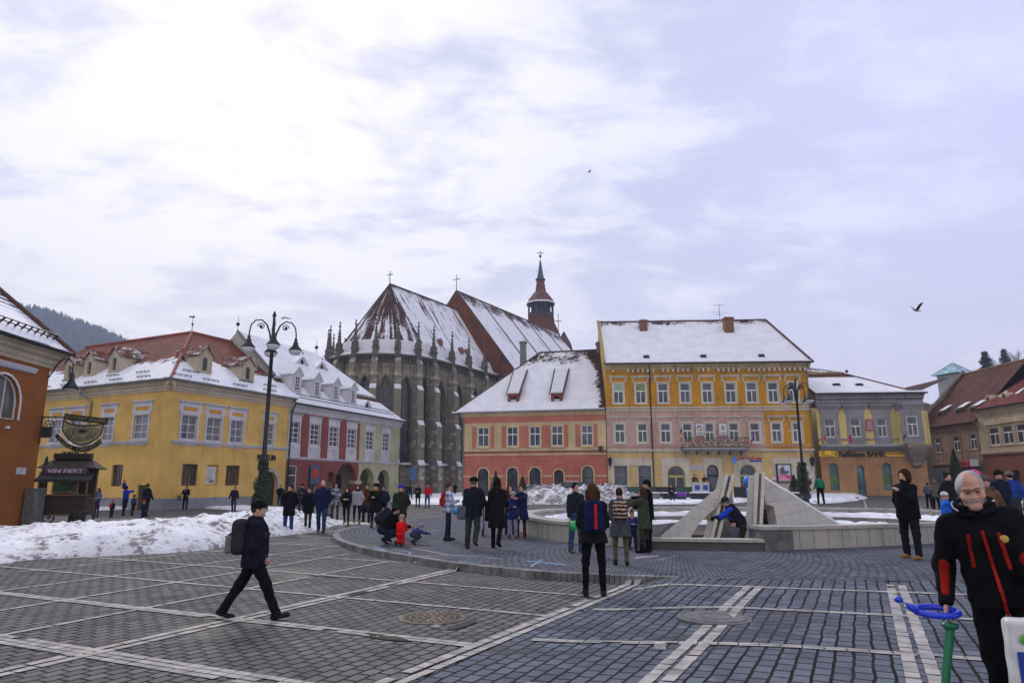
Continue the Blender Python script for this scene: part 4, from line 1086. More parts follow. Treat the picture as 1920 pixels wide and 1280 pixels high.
# ------------------------------------------------------------------ terracotta orange house at the left edge
def orange_house():
 A, B = wall_px((98, 662), 32, (0, 632)); B = V3(A, 0) + (V3(B, 0) - V3(A, 0)).normalized() * 22; ez = A.z; gz = -.35
 W = Wall(B, A); L = W.L
 root = empty('orange_house', V3(A, gz), 'dark orange house cut by the left edge, with arched window and tiled snowy roof', 'house')
 org = plaster('burnt_orange_render', (.29, .10, .025), .45, patches=(.70, (.30, .13, .05)))
 s0, z0 = W.sz(-40, 778); s1, _ = W.sz(33, 778); _, z1 = W.sz(10, 701)
 H = [arch(s0, s1, z0, z1, 14)]; H += [arch(s0 - 3.6, s1 - 3.6, z0, z1, 14)]
 wall_mesh(root, W, 0, L, gz - .4, ez, H, org, depth=.3)
 for k in (0, 1):
  o = window(root, W, s0 - 3.6 * k, s1 - 3.6 * k, z0, z1, (.33, .66), (), 'winwhite', glass('orange_house_glass', (.03, .035, .04), (.12, .12, .11)), .22, .06, .04, True)
  m = MB(); surround(m, W, s0 - 3.6 * k, s1 - 3.6 * k, z0, z1, .09, .04, True); m.build('surround', MT['winwhite'], o)
  zt = W.sz(25, 686)[1]; m = MB(); m.prof(W, [(0, zt - .15), (.12, zt - .12), (.2, zt + .05), (.2, zt + .1), (0, zt + .12)], s0 - .3 - 3.6 * k, s1 + .65 - 3.6 * k); m.build('hood', MT['greytrim'], o)
 cornice(root, W, 0, L + .45, ez, .75, .6, MT['cream']); gutter(root, W, 0, L + .6, ez + .02, .58, 'iron')
 E = Wall(A, V3(A, 0) - W.ey * 16); m = MB(); m.sheet(E, rect(0, 16, gz - .4, ez), [], 0); m.build('end_wall', org, root)
 hw = 7.0; rz = 15.5; ov = .7
 e0, e1 = W.P(0, ov, ez), W.P(L + .6, ov, ez); rB = W.P(L - 5.0, -hw, rz); rA = W.P(0, -hw, rz); b1 = W.P(L + .6, -2 * hw - ov, ez); b0 = W.P(0, -2 * hw - ov, ez)
 rm = roofmat('orange_house_roof', (.13, .05, .04), lambda g, u, v, b, f, s: g.m('ADD', g.m('MULTIPLY', g.step(g.m('FRACT', g.m('DIVIDE', v, .34)), .35, .55, 0.0, 1.0), .25), g.m('ADD', g.m('MULTIPLY', g.m('SUBTRACT', 4.2, v), .11), g.m('MULTIPLY', g.m('ADD', b, f), .32))), .34)
 m = MB(); roof_quad(m, [e0, e1, rB, rA]); roof_quad(m, [e1, b1, rB], u0=30); roof_quad(m, [b1, b0, rA, rB], u0=60); roof = m.build('roof', rm, root)
 m = MB()
 n = 22
 for k in range(n): p = e1 + (rB - e1) * (k / n); q = e1 + (rB - e1) * ((k + 1.15) / n); m.tube([p + Vector((0, 0, .04)), q + Vector((0, 0, .1))], [.15, .11], 6)
 m.build('ridge_tiles', plain('dark_ridge_tile', (.10, .04, .03), .8, .4, 5), roof)
 F = roof_fr([e0, e1, rB, rA]); m = MB()
 for zz_ in (.1, .26): m.box(F, L - 9, L - .2, zz_, zz_ + .05, .85, .9)
 for q in range(20): m.box(F, L - 9 + q * .46, L - 8.95 + q * .46, 0, .3, .84, .91)
 m.build('snow_guard', MT['iron'], roof)
 s, z = W.sz(39, 882); MB().box(W, s - .32, s + .32, 0, .03, z - .16, z + .14).build('plaque', plain('white_plaque', (.5, .5, .52), .5), root)
 s, z = W.sz(12, 801); MB().box(W, s - .08, s + .08, 0, .1, z - .05, z + .06).build('bracket_light', MT['winwhite'], root)
 # street light on a bracket at the corner
 s, z = W.sz(100, 690)
 r2 = empty('wall_lamp', W.P(L, 0, z - 1), 'black bell-shaped wall lamp hanging at the corner of the dark orange house', 'wall lamp')
 P = [W.P(L - .05, .02, z - .5), W.P(L + .1, .25, z + .15), W.P(L + .15, .45, z + .42), W.P(L + .16, .75, z + .42), W.P(L + .16, .95, z + .2), W.P(L + .16, .97, z - .25)]
 MB().tube(P, .035, 6).build('bracket', MT['iron'], r2, True)
 c = W.P(L + .16, .97, z - 1.05); MB().tube2(c, [(.05, .85), (.09, .8), (.11, .5), (.2, .3), (.34, .12), (.35, .05)], 14).build('lamp_shade', MT['iron'], r2, True)
 MB().ball(c + Vector((0, 0, .06)), .27, 12, (1, 1, .5)).build('lamp_glass', plain('milky_glass', (.62, .6, .55), .3, .05), r2, True)
 # electricity cabinet at the wall foot
 s, _ = W.sz(50, 950); c = W.P(s, .1, 0); f = Fr(V3(c, terrain(c.x, c.y)), W.ex, W.ey)
 mb = MB().box(f, -.42, .42, 0, .4, 0, 1.55).box(f, -.46, .46, -.0, .44, 1.55, 1.62).box(f, -.38, .0 - .01, .4, .42, .1, 1.5).box(f, .01, .38, .4, .42, .1, 1.5)
 tag(mb.build('cabinet', plain('grey_green_cabinet', (.13, .14, .13), .6, .3, 5)), 'grey metal electricity cabinet at the foot of the orange wall', 'cabinet')
 return W
OW = orange_house()

# ------------------------------------------------------------------ pink-red house
def pink_house():
 A, B = wall_px((1135, 768), 70, (862, 775)); gz = terrain(A.x, A.y) - .1; ez = A.z
 W = Wall(B, A); L = W.L; S = lambda p, y=800: W.sz(p, y)[0]; Z = lambda y, p=1000: W.sz(p, y)[1]
 W.L = L; xl = S(869);
 root = empty('pink_house', V3(B, gz), 'salmon-red and cream two-storey house with arched ground-floor windows under a snowy roof', 'house')
 red = plaster('salmon_red_render', (.46, .15, .11), .25, course=.36, coursemul=.72); flat = plaster('salmon_flat', (.47, .17, .12), .2); cr = plaster('cream_rusticated', (.60, .47, .26), .25, course=.30, coursemul=.75); crp = plaster('cream_plain', (.58, .46, .27), .25)
 zu = Z(872); zu = Z(843); za, zb_ = Z(841), Z(791); z0, z1 = Z(836), Z(799)
 wins = [(S(896), S(917)), (S(951), S(971)), (S(993), S(1013)), (S(1034), S(1055)), (S(1090), S(1111))]
 arcs = [(S(896, 900), S(916, 900)), (S(951, 900), S(971, 900)), (S(993, 900), S(1014, 900)), (S(1039, 900), S(1057, 900)), (S(1092, 900), S(1113, 900))]
 zs = [Z(877), Z(876), Z(876), Z(880), Z(874)]
 wall_mesh(root, W, xl, L, gz - .5, Z(851), [arch(a, b, gz, z) for (a, b), z in zip(arcs, zs)], red, 'lower_wall', .3)
 wall_mesh(root, W, xl, L, Z(851), ez, [rect(a, b, z0, z1) for a, b in wins], cr, 'upper_wall', .25)
 m = MB(); m.box(W, xl, L, .0, .04, Z(791), ez - .35); m.box(W, xl, L, 0, .03, Z(850), Z(845)); m.build('red_frieze', flat, root)
 m = MB(); m.box(W, xl, L, 0, .05, Z(794), Z(791.5)); m.box(W, xl, L, 0, .05, Z(845), Z(841)); m.box(W, xl, L, 0, .06, Z(853), Z(850)); m.build('cream_bands', crp, root)
 # narrow cream string on the ground floor, broken by the arches
 zz_ = Z(892); xs_ = [xl] + [v for (a, b) in arcs for v in (a - .2, b + .2)] + [L]
 for k in range(0, len(xs_), 2): MB().box(W, xs_[k], xs_[k + 1], 0, .05, zz_ - .07, zz_ + .07).build('string_course', crp, root)
 for a, b in ((886, 893), (920, 926.5), (941, 949), (974, 991), (1016, 1032), (1058, 1065), (1079, 1088), (1113, 1120)): MB().box(W, S(a), S(b), 0, .05, Z(838.5), Z(797)).build('red_panel', flat, root)
 for a, b in wins:
  o = window(root, W, a, b, z0, z1, (.5,), (.62,), 'winwhite', 'glass', .1, .08, .07)
  m = MB(); surround(m, W, a, b, z0, z1, .1, .05); m.box(W, a - .15, b + .15, 0, .14, z0 - .2, z0 - .1); m.build('surround', crp, o)
 for (a, b), z in zip(arcs, zs):
  o = window(root, W, a, b, gz, z, (), (.62,), 'iron', 'glass', .22, .06, .05, True)
  m = MB(); surround(m, W, a, b, gz, z, .13, .06, True); m.build('surround', crp, o)
 cornice(root, W, xl - .2, L, ez, .42, .45, crp); gutter(root, W, xl - .5, L, ez + .02, .44)
 m = MB(); m.tube([W.P(xl, .12, Z(846.5)), W.P((xl + L) / 2, .16, Z(846)), W.P(L, .12, Z(845.5))], .03, 5); m.build('cable', MT['iron'], root)
 sd = Wall(W.P(xl, -12, 0), W.P(xl, 0, 0)); m = MB(); m.sheet(sd, rect(0, 12, gz - .5, ez), [], 0); m.build('side_wall', flat, root)
 # roof: hipped at the left, ending against the tall house
 ov = .5; el, er = W.P(S(856, 775) - .3, ov, ez), W.P(L - .05, ov, ez); hw = 6.3
 P = at(1010, 660, 70); pr = at(1010, 661, W.o.y - 0);
 def ridge_pt(px, py):
  a, t = ray(px, py); o = Vector((0, 0, EYE)); dr = Vector((a, 1, t)); pl = W.o - W.ey * hw; k = (pl - o).dot(W.ey) / dr.dot(W.ey); return o + dr * k
 r0, r1 = ridge_pt(1012, 661), ridge_pt(1122, 655); r1.z = r0.z; r1 = W.P(L - .05, -hw, r0.z)
 bl, br = W.P(S(856, 775) - .3, -2 * hw - ov, ez), W.P(L - .05, -2 * hw - ov, ez); Lr = L
 rm = roofmat('pink_house_roof', (.09, .045, .035), lambda g, u, v, b, f, s: g.m('ADD', S_full(.20, 1.2)(g, u, v, b, f, s), g.m('ADD', g.m('MULTIPLY', g.step(v, 6.0, 9.0), -.30), g.m('MULTIPLY', g.step(g.m('ADD', u, g.m('MULTIPLY', v, .10)), Lr - 1.6, Lr + 2.2), -.75))), .24)
 m = MB(); roof_quad(m, [el, er, r1, r0]); roof_quad(m, [bl, el, r0], u0=30); roof_quad(m, [br, bl, r0, r1], u0=50); roof = m.build('roof', rm, root)
 m = MB(); m.tube([el, r0], .1, 6); m.tube([r0, r1], .12, 6); m.build('ridge_tiles', plain('ridge_dark', (.07, .03, .025), .8, .5, 3), roof)
 m = MB(); m.box(W, S(856, 775) - .3, L - .05, ov - .1, ov + .08, ez + .0, ez + .16); m.build('eave_snow', MT['snow'], roof)
 F = roof_fr([el, er, r1, r0])
 for px0, px1, yt, yb in ((951, 974, 717, 753), (1033, 1055, 716, 752)):
  a, t = ray((px0 + px1) / 2, yb); o = Vector((0, 0, EYE)); dr = Vector((a, 1, t)); k = (F.o - o).dot(F.ey) / dr.dot(F.ey); P = o + dr * k
  f = Fr(P, W.ex, W.ey); sl = (r0.z - ez) / (hw + ov)
  m = MB(); m.ext(f, rect(-.62, .62, -.3, .85), -.3, 0, [rect(-.3, .3, .05, .55)])
  for sx in (-.62, .58):
   m.poly([f.P(sx, 0, -.2), f.P(sx, -3.2, 3.2 * sl), f.P(sx, -3.2, 1.95), f.P(sx, 0, .85)]); m.poly([f.P(sx + .04, 0, -.2), f.P(sx + .04, -3.2, 3.2 * sl), f.P(sx + .04, -3.2, 1.95), f.P(sx + .04, 0, .85)])
  d = m.build('dormer', plain('dormer_red', (.20, .05, .035), .8, .3, 4), root)
  q = MB(); q.sheet(f, rect(-.31, .31, .04, .56), [], -.25); q.build('opening', MT['dark'], d)
  r_ = MB(); tl = 3.2 * sl + .35
  r_.poly([f.P(-.66, .15, .86), f.P(.66, .15, .86), f.P(.74, -3.3, tl), f.P(-.74, -3.3, tl)]); r_.poly([f.P(-.66, .15, .86), f.P(.66, .15, .86), f.P(.66, .15, .98), f.P(-.66, .15, .98)]); r_.poly([f.P(-.62, .12, 1.0), f.P(.62, .12, 1.0), f.P(.7, -3.3, tl + .15), f.P(-.7, -3.3, tl + .15)]); r_.build('snow_cap', MT['snow'], d)
  e_ = MB()
  for sx in (-1, 1): e_.tube([f.P(sx * .72, .2, .78), f.P(sx * .8, -3.4, tl + .1)], .085, 5)
  e_.build('verge_boards', MT['wood'], d)
 c = ridge_pt(981, 675); chimney(root, Vector((c.x, c.y, 0)), .75, .75, ez + 2.0, at(981, 640, c.y).z, 'granite')
 c = r1 - W.ex * 1.1; o = chimney(root, c, .75, .75, r0.z - 1, r0.z + .9, 'granite');
 MB().tube([c + Vector((0, 0, .6)), c + Vector((.35, 0, 3.4))], [.11, .05], 6).build('flue', MT['iron'], root)
 pipe(root, [W.P(xl - .35, .5, ez), W.P(xl + .05, .12, ez - .9), W.P(xl + .05, .12, gz)], .07)
 m = MB().box(W, L - .75, L - .35, .05, .35, Z(847), Z(838)); m.build('floodlight', MT['iron'], root)
 return W
PW = pink_house()

def on_plane(F, px, py):
 a, t = ray(px, py); o = Vector((0, 0, EYE)); dr = Vector((a, 1, t)); k = (F.o - o).dot(F.ey) / dr.dot(F.ey); return o + dr * k
def flag(parent, p0, d, L, cols, h=.9, drop=True):
 """flag hanging from a slanting staff on a wall; each colour its own strip of one cloth"""
 root = parent; st = MB().tube([p0, p0 + d * L], .025, 5).build('flag_staff', MT['winwhite'], root)
 m = MB(); n = len(cols); e = p0 + d * L; side = Vector((-.25, -.1, -.97)).normalized()
 for k in range(n):
  m.cm = k
  for j in range(4):
   a0, a1 = L * (.35 + .65 * k / n), L * (.35 + .65 * (k + 1) / n); wv = lambda a, b: p0 + d * a + side * b + Vector((math.sin(b * 9 + a * 5) * .06, math.cos(b * 7 + a * 6) * .07, 0))
   b0, b1 = h * j / 4, h * (j + 1) / 4; m.poly([wv(a0, b0), wv(a1, b0), wv(a1, b1), wv(a0, b1)])
 m.build('flag_cloth', cols, st)
FB, FY, FRD = plain('flag_blue', (.02, .05, .35), .7), plain('flag_yellow', (.75, .52, .03), .7), plain('flag_red', (.5, .02, .03), .7)

# ------------------------------------------------------------------ tall ochre and pink house
def ochre_house():
 A, B = wall_px((1134, 684), 70, (1512, 680)); W = Wall(A, B); L = W.L; ez = A.z; gz = terrain(15, 69) - .1
 root = empty('ochre_house', V3(A, gz), 'three-storey ochre and pink house with a balcony and a steep snow-covered roof', 'house')
 S = lambda p, y=800: W.sz(p, y)[0]; Z = lambda y, p=1300: W.sz(p, y)[1]
 och = plaster('ochre_render', (.52, .25, .02), .45, patches=(.665, (.46, .38, .26))); pk = plaster('pink_render', (.50, .32, .29), .4, patches=(.72, (.40, .15, .08)))
 gy = plaster('pale_yellow_rustic', (.62, .44, .20), .25, course=.42, coursemul=.8); cr = plaster('cream_frames', (.56, .51, .42), .3)
 up = [(1150, 1169), (1191.4, 1211), (1233.6, 1252.7), (1275, 1294), (1316.5, 1335.6), (1360, 1380), (1399.5, 1419.7), (1439.7, 1459.4), (1478.5, 1496.5)]
 md = [(1152.6, 1171.7), (1195.6, 1213.9), (1238.6, 1257.5), (1280, 1298), (1322, 1339), (1367, 1385.4), (1406.5, 1424.8), (1447.3, 1465.6), (1486.7, 1503.5)]
 uz0, uz1 = Z(755), Z(717.5); mz0, mz1 = Z(829), Z(793); zb1, zb2 = Z(768), Z(843.5)
 U = [(S(a, 736), S(b, 736)) for a, b in up]; M_ = [(S(a, 810), S(b, 810)) for a, b in md]
 shops = [(S(1152, 890), S(1176, 890), gz, Z(872.5)), (S(1197, 890), S(1221, 890), gz, Z(872.5)), (S(1494, 890), S(1513, 890), gz + .4, Z(873))]
 ar = [(S(1251, 890), S(1284, 890), gz, Z(872.5)), (S(1325, 890), S(1347.5, 890), gz, Z(871)), (S(1387, 890), S(1418, 890), gz, Z(870.5))]
 wall_mesh(root, W, 0, L, zb1, ez, [rect(a, b, uz0, uz1) for a, b in U], och, 'upper_wall', .25)
 xs_ = S(1434.6, 805)
 wall_mesh(root, W, 0, xs_, zb2, zb1, [rect(a, b, mz0 if k != 4 else zb2 + .4, mz1) for k, (a, b) in enumerate(M_) if b < xs_], pk, 'pink_wall', .25)
 wall_mesh(root, W, xs_, L, zb2, zb1, [rect(a, b, mz0, mz1) for a, b in M_ if a > xs_], och, 'ochre_wall', .25)
 wall_mesh(root, W, 0, L, gz - .5, zb2, [rect(*s) for s in shops] + [arch(*a, n=14) for a in ar], gy, 'ground_floor_wall', .35)
 lintel = MB()
 for k, (a, b) in enumerate(U):
  o = window(root, W, a, b, uz0, uz1, (.5,), (.62,), 'winwhite', glass('blind_green', (.09, .20, .09)) if k == 1 and False else 'glass', .12, .09, .08, thin=.62)
  m = MB(); surround(m, W, a, b, uz0, uz1, .14, .06); m.prof(W, [(0, uz1 + .55), (.08, uz1 + .55), (.22, uz1 + .72), (.22, uz1 + .78), (0, uz1 + .8)], a - .4, b + .4)
  m.box(W, a - .32, a - .18, 0, .07, uz1 + .12, uz1 + .55); m.box(W, b + .18, b + .32, 0, .07, uz1 + .12, uz1 + .55); m.build('surround', cr, o)
  if k < 2: MB().box(W, a + .1, b - .1, -.1, -.06, uz1 - .75, uz1 - .1).build('blind', plain('green_blind', (.30, .42, .28) if k == 0 else (.16, .22, .06), .7, .3, 3), o)
 for k, (a, b) in enumerate(M_):
  z0 = mz0 if k != 4 else zb2 + .4
  o = window(root, W, a, b, z0, mz1, (.5,), (.62,), 'winwhite', 'glass', .12, .09, .08, thin=.62)
  m = MB(); surround(m, W, a, b, z0, mz1, .17, .06); m.prof(W, [(0, mz1 + .5), (.08, mz1 + .5), (.22, mz1 + .66), (.22, mz1 + .73), (0, mz1 + .75)], a - .4, b + .4)
  m.box(W, a - .32, a - .2, 0, .07, mz1 + .1, mz1 + .5); m.box(W, b + .2, b + .32, 0, .07, mz1 + .1, mz1 + .5); m.build('surround', cr, o)
 for k, s in enumerate(shops): window(root, W, *s, (), (.7,), 'granite', 'glass', .25, .06, name='shop_window')
 for k, a in enumerate(ar):
  col = plain('olive_yellow_frame', (.38, .33, .10), .5)
  o = window(root, W, *a, cols=(.5,) if k != 1 else (), rows=(.66,), frame=col if k != 1 else 'iron', gl='glass', rec=.28, fw=.1, mw=.14, arched=True, thin=.66, name='arched_door')
 m = MB()
 zt = Z(858.5); m.ext(W, rect(S(1143, 880), S(1226, 880), gz, zt), 0, .05, [rect(*s) for s in shops[:2]] + [rect(S(1180, 880), S(1194, 880), gz + .05, Z(873))]); m.build('shop_surround', cr, root)
 for k, (l, r_) in enumerate(((1240.6, 1294), (1319.5, 1354.5), (1376, 1428))):
  a = ar[k]; m = MB(); m.ext(W, rect(S(l, 880), S(r_, 880), gz, Z(858)), 0, .05, [arch(*a, n=14)]); m.ext(W, arch(a[0] - .22, a[1] + .22, gz, a[3] + .22, 14), .05, .1, [arch(a[0] - .01, a[1] + .01, gz, a[3] + .01, 14)]); m.build('door_surround', cr, root)
 m = MB(); m.ext(W, rect(S(1449, 880), L - .1, gz, Z(858)), 0, .045, [rect(*shops[2])]); m.build('shop_surround', cr, root)
 # string courses
 m = MB();
 for z, h, d in ((zb1, .16, .14), (Z(763), .14, .1), (zb2, .22, .22)): m.prof(W, [(0, z - h), (d * .5, z - h * .8), (d, z - h * .2), (d, z + h * .3), (0, z + h * .5)], 0, L)
 m.build('belt_course', cr, root)
 m = MB(); m.prof(W, [(0, mz0 - .42), (.07, mz0 - .4), (.07, mz0 - .3), (0, mz0 - .28)], 0, L); m.build('sill_course', pk, root)
 # cornice on brackets
 cornice(root, W, 0, L + .3, ez, .55, .62, plaster('stained_cornice', (.50, .40, .24), .8, grime=(.16, .05, .02))); gutter(root, W, 0, L + .4, ez + .03, .62, 'iron')
 m = MB()
 for k in range(40):
  x = .3 + k * (L - .6) / 39
  if rnd.random() < .12: continue
  m.box(W, x - .09, x + .09, 0, .38, ez - .85, ez - .5)
 m.build('bracket_row', cr, root)
 # balcony
 b0, b1 = S(1277, 845), S(1399, 845); zf = zb2 + .12
 bl = MB(); bl.box(W, b0, b1, .02, 1.25, zf - .22, zf);
 for k in range(6): x = b0 + .5 + (b1 - b0 - 1) * k / 5; bl.box(W, x - .12, x + .12, .02, .95, zf - .6, zf - .22)
 bal = bl.build('balcony', MT['granite'], root); m = MB()
 for z in (zf + .1, zf + 1.0): m.box(W, b0, b1, 1.18, 1.22, z, z + .05); m.box(W, b0, b0 + .04, .02, 1.2, z, z + .05); m.box(W, b1 - .04, b1, .02, 1.2, z, z + .05)
 n = 52
 for k in range(n + 1):
  x = b0 + (b1 - b0) * k / n; m.box(W, x - .012, x + .012, 1.19, 1.215, zf + .1, zf + 1.0)
  if k < n:
   c = x + (b1 - b0) / n / 2; pts = [W.P(c + math.cos(t) * .08, 1.2, zf + .55 + math.sin(t) * .3) for t in [2 * math.pi * i / 8 for i in range(9)]]; m.tube(pts, .014, 4, False)
 m.build('railing', MT['iron'], bal)
 fm = MB(); cs = [(.35, .06, .12), (.45, .28, .03), (.22, .12, .30), (.08, .14, .05), (.5, .45, .42)]
 for k in range(520):
  x = rnd.uniform(b0 + .1, b1 - .1); fm.cm = rnd.randrange(5); z = zf + rnd.uniform(.2, .85); s_ = rnd.uniform(.03, .06); fm.box(W, x - s_, x + s_, 1.22, 1.27 + rnd.uniform(0, .05), z - s_, z + s_)
 tag(fm.build('balcony_flowers', [plain('flower_%s' % n_, c, .8) for n_, c in zip(('crimson', 'yellow', 'violet', 'leaf', 'white'), cs)], bal), kind='stuff')
 MB().box(W, b0 + .1, b1 - .1, .1, 1.15, zf, zf + .07).build('balcony_snow', MT['snow'], bal)
 flag(root, W.P(b0 + .1, 1.25, zf + .9), Vector((-.25, -.55, .8)).normalized(), 1.5, [FRD, FY, FB], .85); flag(root, W.P(b1, 1.25, zf + .5), Vector((.3, -.5, .8)).normalized(), 1.5, [FRD, FB], .8)
 # posters, signs
 for l, r_, kind in ((1304, 1318, 0), (1347.5, 1361.5, 1)):
  a, b = S(l), S(r_); z0, z1 = Z(816), Z(795); o = MB().box(W, a, b, .1, .16, z0, z1).build('wall_poster', plain('poster_white', (.6, .6, .62), .5, .05), root)
  if kind == 0:
   xc = (a + b) / 2; zc = (z0 + z1) / 2 + .15
   for cm_, r0, t0, t1 in (('flag_blue', .24, .3, 3.3), ('flag_yellow', .2, 2.6, 4.6), ('flag_red', .22, 4.2, 6.3)):
    q = MB(); q.tube([W.P(xc + math.cos(t) * r0, .175, zc + math.sin(t) * r0 * .85) for t in [t0 + (t1 - t0) * i / 7 for i in range(8)]], [.02 + .05 * math.sin(math.pi * i / 7) for i in range(8)], 5); q.build('poster_swirl', bpy.data.materials[cm_], o)
  else:
   q = MB(); q.tube([W.P((a + b) / 2 + math.cos(t) * .16, .17, (z0 + z1) / 2 + .2 + math.sin(t) * .22) for t in [6.28 * i / 9 for i in range(10)]], .02, 4); q.box(W, (a + b) / 2 - .06, (a + b) / 2 + .06, .16, .175, (z0 + z1) / 2 + .0, (z0 + z1) / 2 + .35); q.build('poster_emblem', MT['zinc'], o)
  q = MB()
  for k in range(2): q.box(W, a + .1, b - .1, .16, .168, z0 + .1 + .13 * k, z0 + .16 + .13 * k)
  q.build('poster_text', plain('slate_print', (.12, .14, .25), .6), o)
 s0 = S(1387, 860); o = text_mb('TUI TravelCenter', W, s0, Z(861.5), .34, S(1428, 860) - s0, .05, .06, .012); o.build('red_lettering', plain('sign_red', (.5, .015, .03), .4), root)
 MB().box(W, S(1405, 863), S(1428, 863), .03, .1, Z(865.5), Z(862.5)).build('blue_strip', FB, root)
 m = MB(); m.tube([W.P(S(1383, 860) + math.cos(t) * .33, .1, Z(858) + math.sin(t) * .2) for t in [math.pi + math.pi * i / 8 for i in range(9)]], .05, 5); m.build('smile_emblem', plain('sign_red_2', (.5, .015, .03), .4), root)
 m = MB(); m.box(W, S(1370.5, 860), S(1377, 860), .6, .66, Z(868), Z(856)); m.box(W, S(1374, 860) - .02, S(1374, 860) + .02, .04, .6, Z(857), Z(856.4)); m.build('hanging_sign', plain('azure_sign', (.03, .22, .7), .4), root)
 o = MB().box(W, S(1295, 876), S(1318, 876), .01, .06, Z(881), Z(871.5)).build('marble_plaque', plain('pale_marble', (.48, .47, .48), .4, .1, 8), root)
 q = MB()
 for k in range(3): q.box(W, S(1296.5, 876), S(1316, 876), .06, .065, Z(879.5 - 2.6 * k), Z(878.6 - 2.6 * k))
 q.build('plaque_text', MT['zinc'], o)
 # the lit advert
 a, b, z0, z1 = S(1455, 886), S(1482.5, 886), Z(904), Z(869.5); o = MB().box(W, a, b, .05, .3, z0, z1).build('advert_case', MT['iron'], root)
 ia, ib = a + .12, b - .12; MB().box(W, ia, ib, .3, .315, z0 + .12, z1 - .12).build('advert_sheet', plain('pale_blue_print', (.50, .53, .64), .4, .15, 1.2), o)
 MB().box(W, ia + .03, ib - .02, .315, .32, z0 + .2, z0 + .72).build('advert_band', plain('magenta_print', (.62, .02, .22), .4), o)
 q = MB(); zc = z0 + 1.0; xc = ia + .45
 q.ext(W, [(xc - .3, zc - .2), (xc + .3, zc - .25), (xc + .45, zc - .05), (xc + .2, zc + .1), (xc + .12, zc + .5), (xc - .15, zc + .45), (xc - .32, zc + .1)], .315, .325); q.build('printed_sitter', plain('dark_print', (.10, .07, .11), .5, .5, 12), o)
 q = MB(); q.ext(W, [(xc + .11 * math.cos(t), zc + .62 + .13 * math.sin(t)) for t in [6.28 * i / 10 for i in range(10)]], .315, .327); q.build('printed_face', plain('skin_print', (.5, .27, .2), .5), o)
 q = MB(); q.box(W, ib - .5, ib - .12, .315, .322, z0 + .85, z0 + 1.15); q.build('printed_block', plain('blue_print', (.06, .16, .45), .5), o)
 q = MB()
 for k, (l, w_) in enumerate(((.1, .9), (.1, .6))): q.box(W, ia + l, ia + l + w_, .32, .324, z0 + .3 + .18 * k, z0 + .37 + .18 * k)
 q.build('printed_words', MT['winwhite'], o)
 # wall lanterns on brackets
 for px, py, y_ in ((1143, 866, .55), (1519, 866, .55)):
  s, z = W.sz(px, py); r2 = MB().tube([W.P(s, .02, z + .75), W.P(s, y_, z + .75), W.P(s, y_, z + .45)], .03, 5); r2.tube([W.P(s, .02, z - .8), W.P(s, .3, z - .5), W.P(s, y_, z - .35)], .025, 5); c = W.P(s, y_, z); r2.tube2(c, [(.08, -.4), (.14, -.35), (.24, .25), (.26, .3), (.1, .45), (.03, .55)], 6); r2.build('wall_lantern', MT['iron'], root)
 # roof
 hw = 7.2; ov = .55; e0, e1 = W.P(-.05, ov, ez), W.P(L + .45, ov, ez); pl = Fr(W.P(0, -hw, 0), W.ex, W.ey)
 rA, rB = on_plane(pl, 1127, 604), on_plane(pl, 1435, 601); rz = (rA.z + rB.z) / 2; rA = W.P(-.05, -hw, rz); rB.z = rz; bk0, bk1 = W.P(-.05, -2 * hw, ez), W.P(L + .45, -2 * hw, ez)
 rm = roofmat('ochre_house_roof', (.10, .045, .035), lambda g, u, v, b, f, s: g.m('ADD', S_full(.24, .86)(g, u, v, b, f, s), g.m('ADD', g.m('MULTIPLY', g.step(v, 8.2, 9.6), -.16), g.m('MULTIPLY', g.step(v, .1, .6, 1.0, 0.0), -.16))), .30)
 m = MB(); roof_quad(m, [e0, e1, rB, rA]); roof_quad(m, [e1, bk1, rB], u0=40); roof_quad(m, [bk1, bk0, rA, rB], u0=60); roof = m.build('roof', rm, root)
 m = MB(); m.poly([W.P(0, 0, gz), W.P(0, 0, ez), e0, rA, bk0, W.P(0, -2 * hw, gz)][::-1]); m.build('gable_wall', plaster('ochre_gable', (.42, .30, .10), .5), root)
 m = MB(); m.tube([e0 + Vector((-.05, 0, .1)), rA + Vector((-.05, 0, .15))], .17, 6); m.build('verge_wall', plaster('verge_ochre', (.42, .30, .12), .5), root)
 m = MB()
 for p, q in ((rB, e1), ):
  n = 30
  for k in range(n): a = p + (q - p) * (k / n); b = p + (q - p) * ((k + 1.1) / n); m.tube([a + Vector((0, 0, .1)), b + Vector((0, 0, .03))], [.11, .14], 6)
 n = 40
 for k in range(n): a = rA + (rB - rA) * (k / n); b = rA + (rB - rA) * ((k + 1.08) / n); m.tube([a + Vector((0, 0, .06 + rnd.uniform(0, .02))), b + Vector((0, 0, .03))], [.1, .13], 6)
 m.build('ridge_tiles', plain('ridge_brown', (.10, .05, .04), .8, .5, 4), roof)
 F = roof_fr([e0, e1, rB, rA])
 for px, py in ((1206, 617), (1366, 620)):
  c = on_plane(F, px, py); zt = on_plane(Fr(c, W.ex, W.ey), px, 600 if px < 1300 else 595).z; chimney(root, c, .85 if px < 1300 else 1.0, .8, c.z - .6, zt, 'brick')
 for px, py in ((1212, 670), (1319, 669), (1428, 668)):
  c = on_plane(F, px, py); f = Fr(c, W.ex, W.ey); m = MB(); m.ext(f, [(-.32, -.1), (.32, -.1), (.26, .22), (-.26, .22)], -.9, .12); d = m.build('roof_vent', MT['iron'], roof); MB().box(f, -.3, .3, -.95, .1, .23, .32).build('snow_cap', MT['snow'], d)
 c = on_plane(pl, 1350, 601); m = MB(); m.tube([c, c + Vector((0, 0, 1.9))], .03, 5)
 for z, w_ in ((1.85, .75), (1.0, 1.05), (.7, .5)): m.tube([c + Vector((-w_, 0, z)), c + Vector((w_, 0, z - .05))], .018, 4)
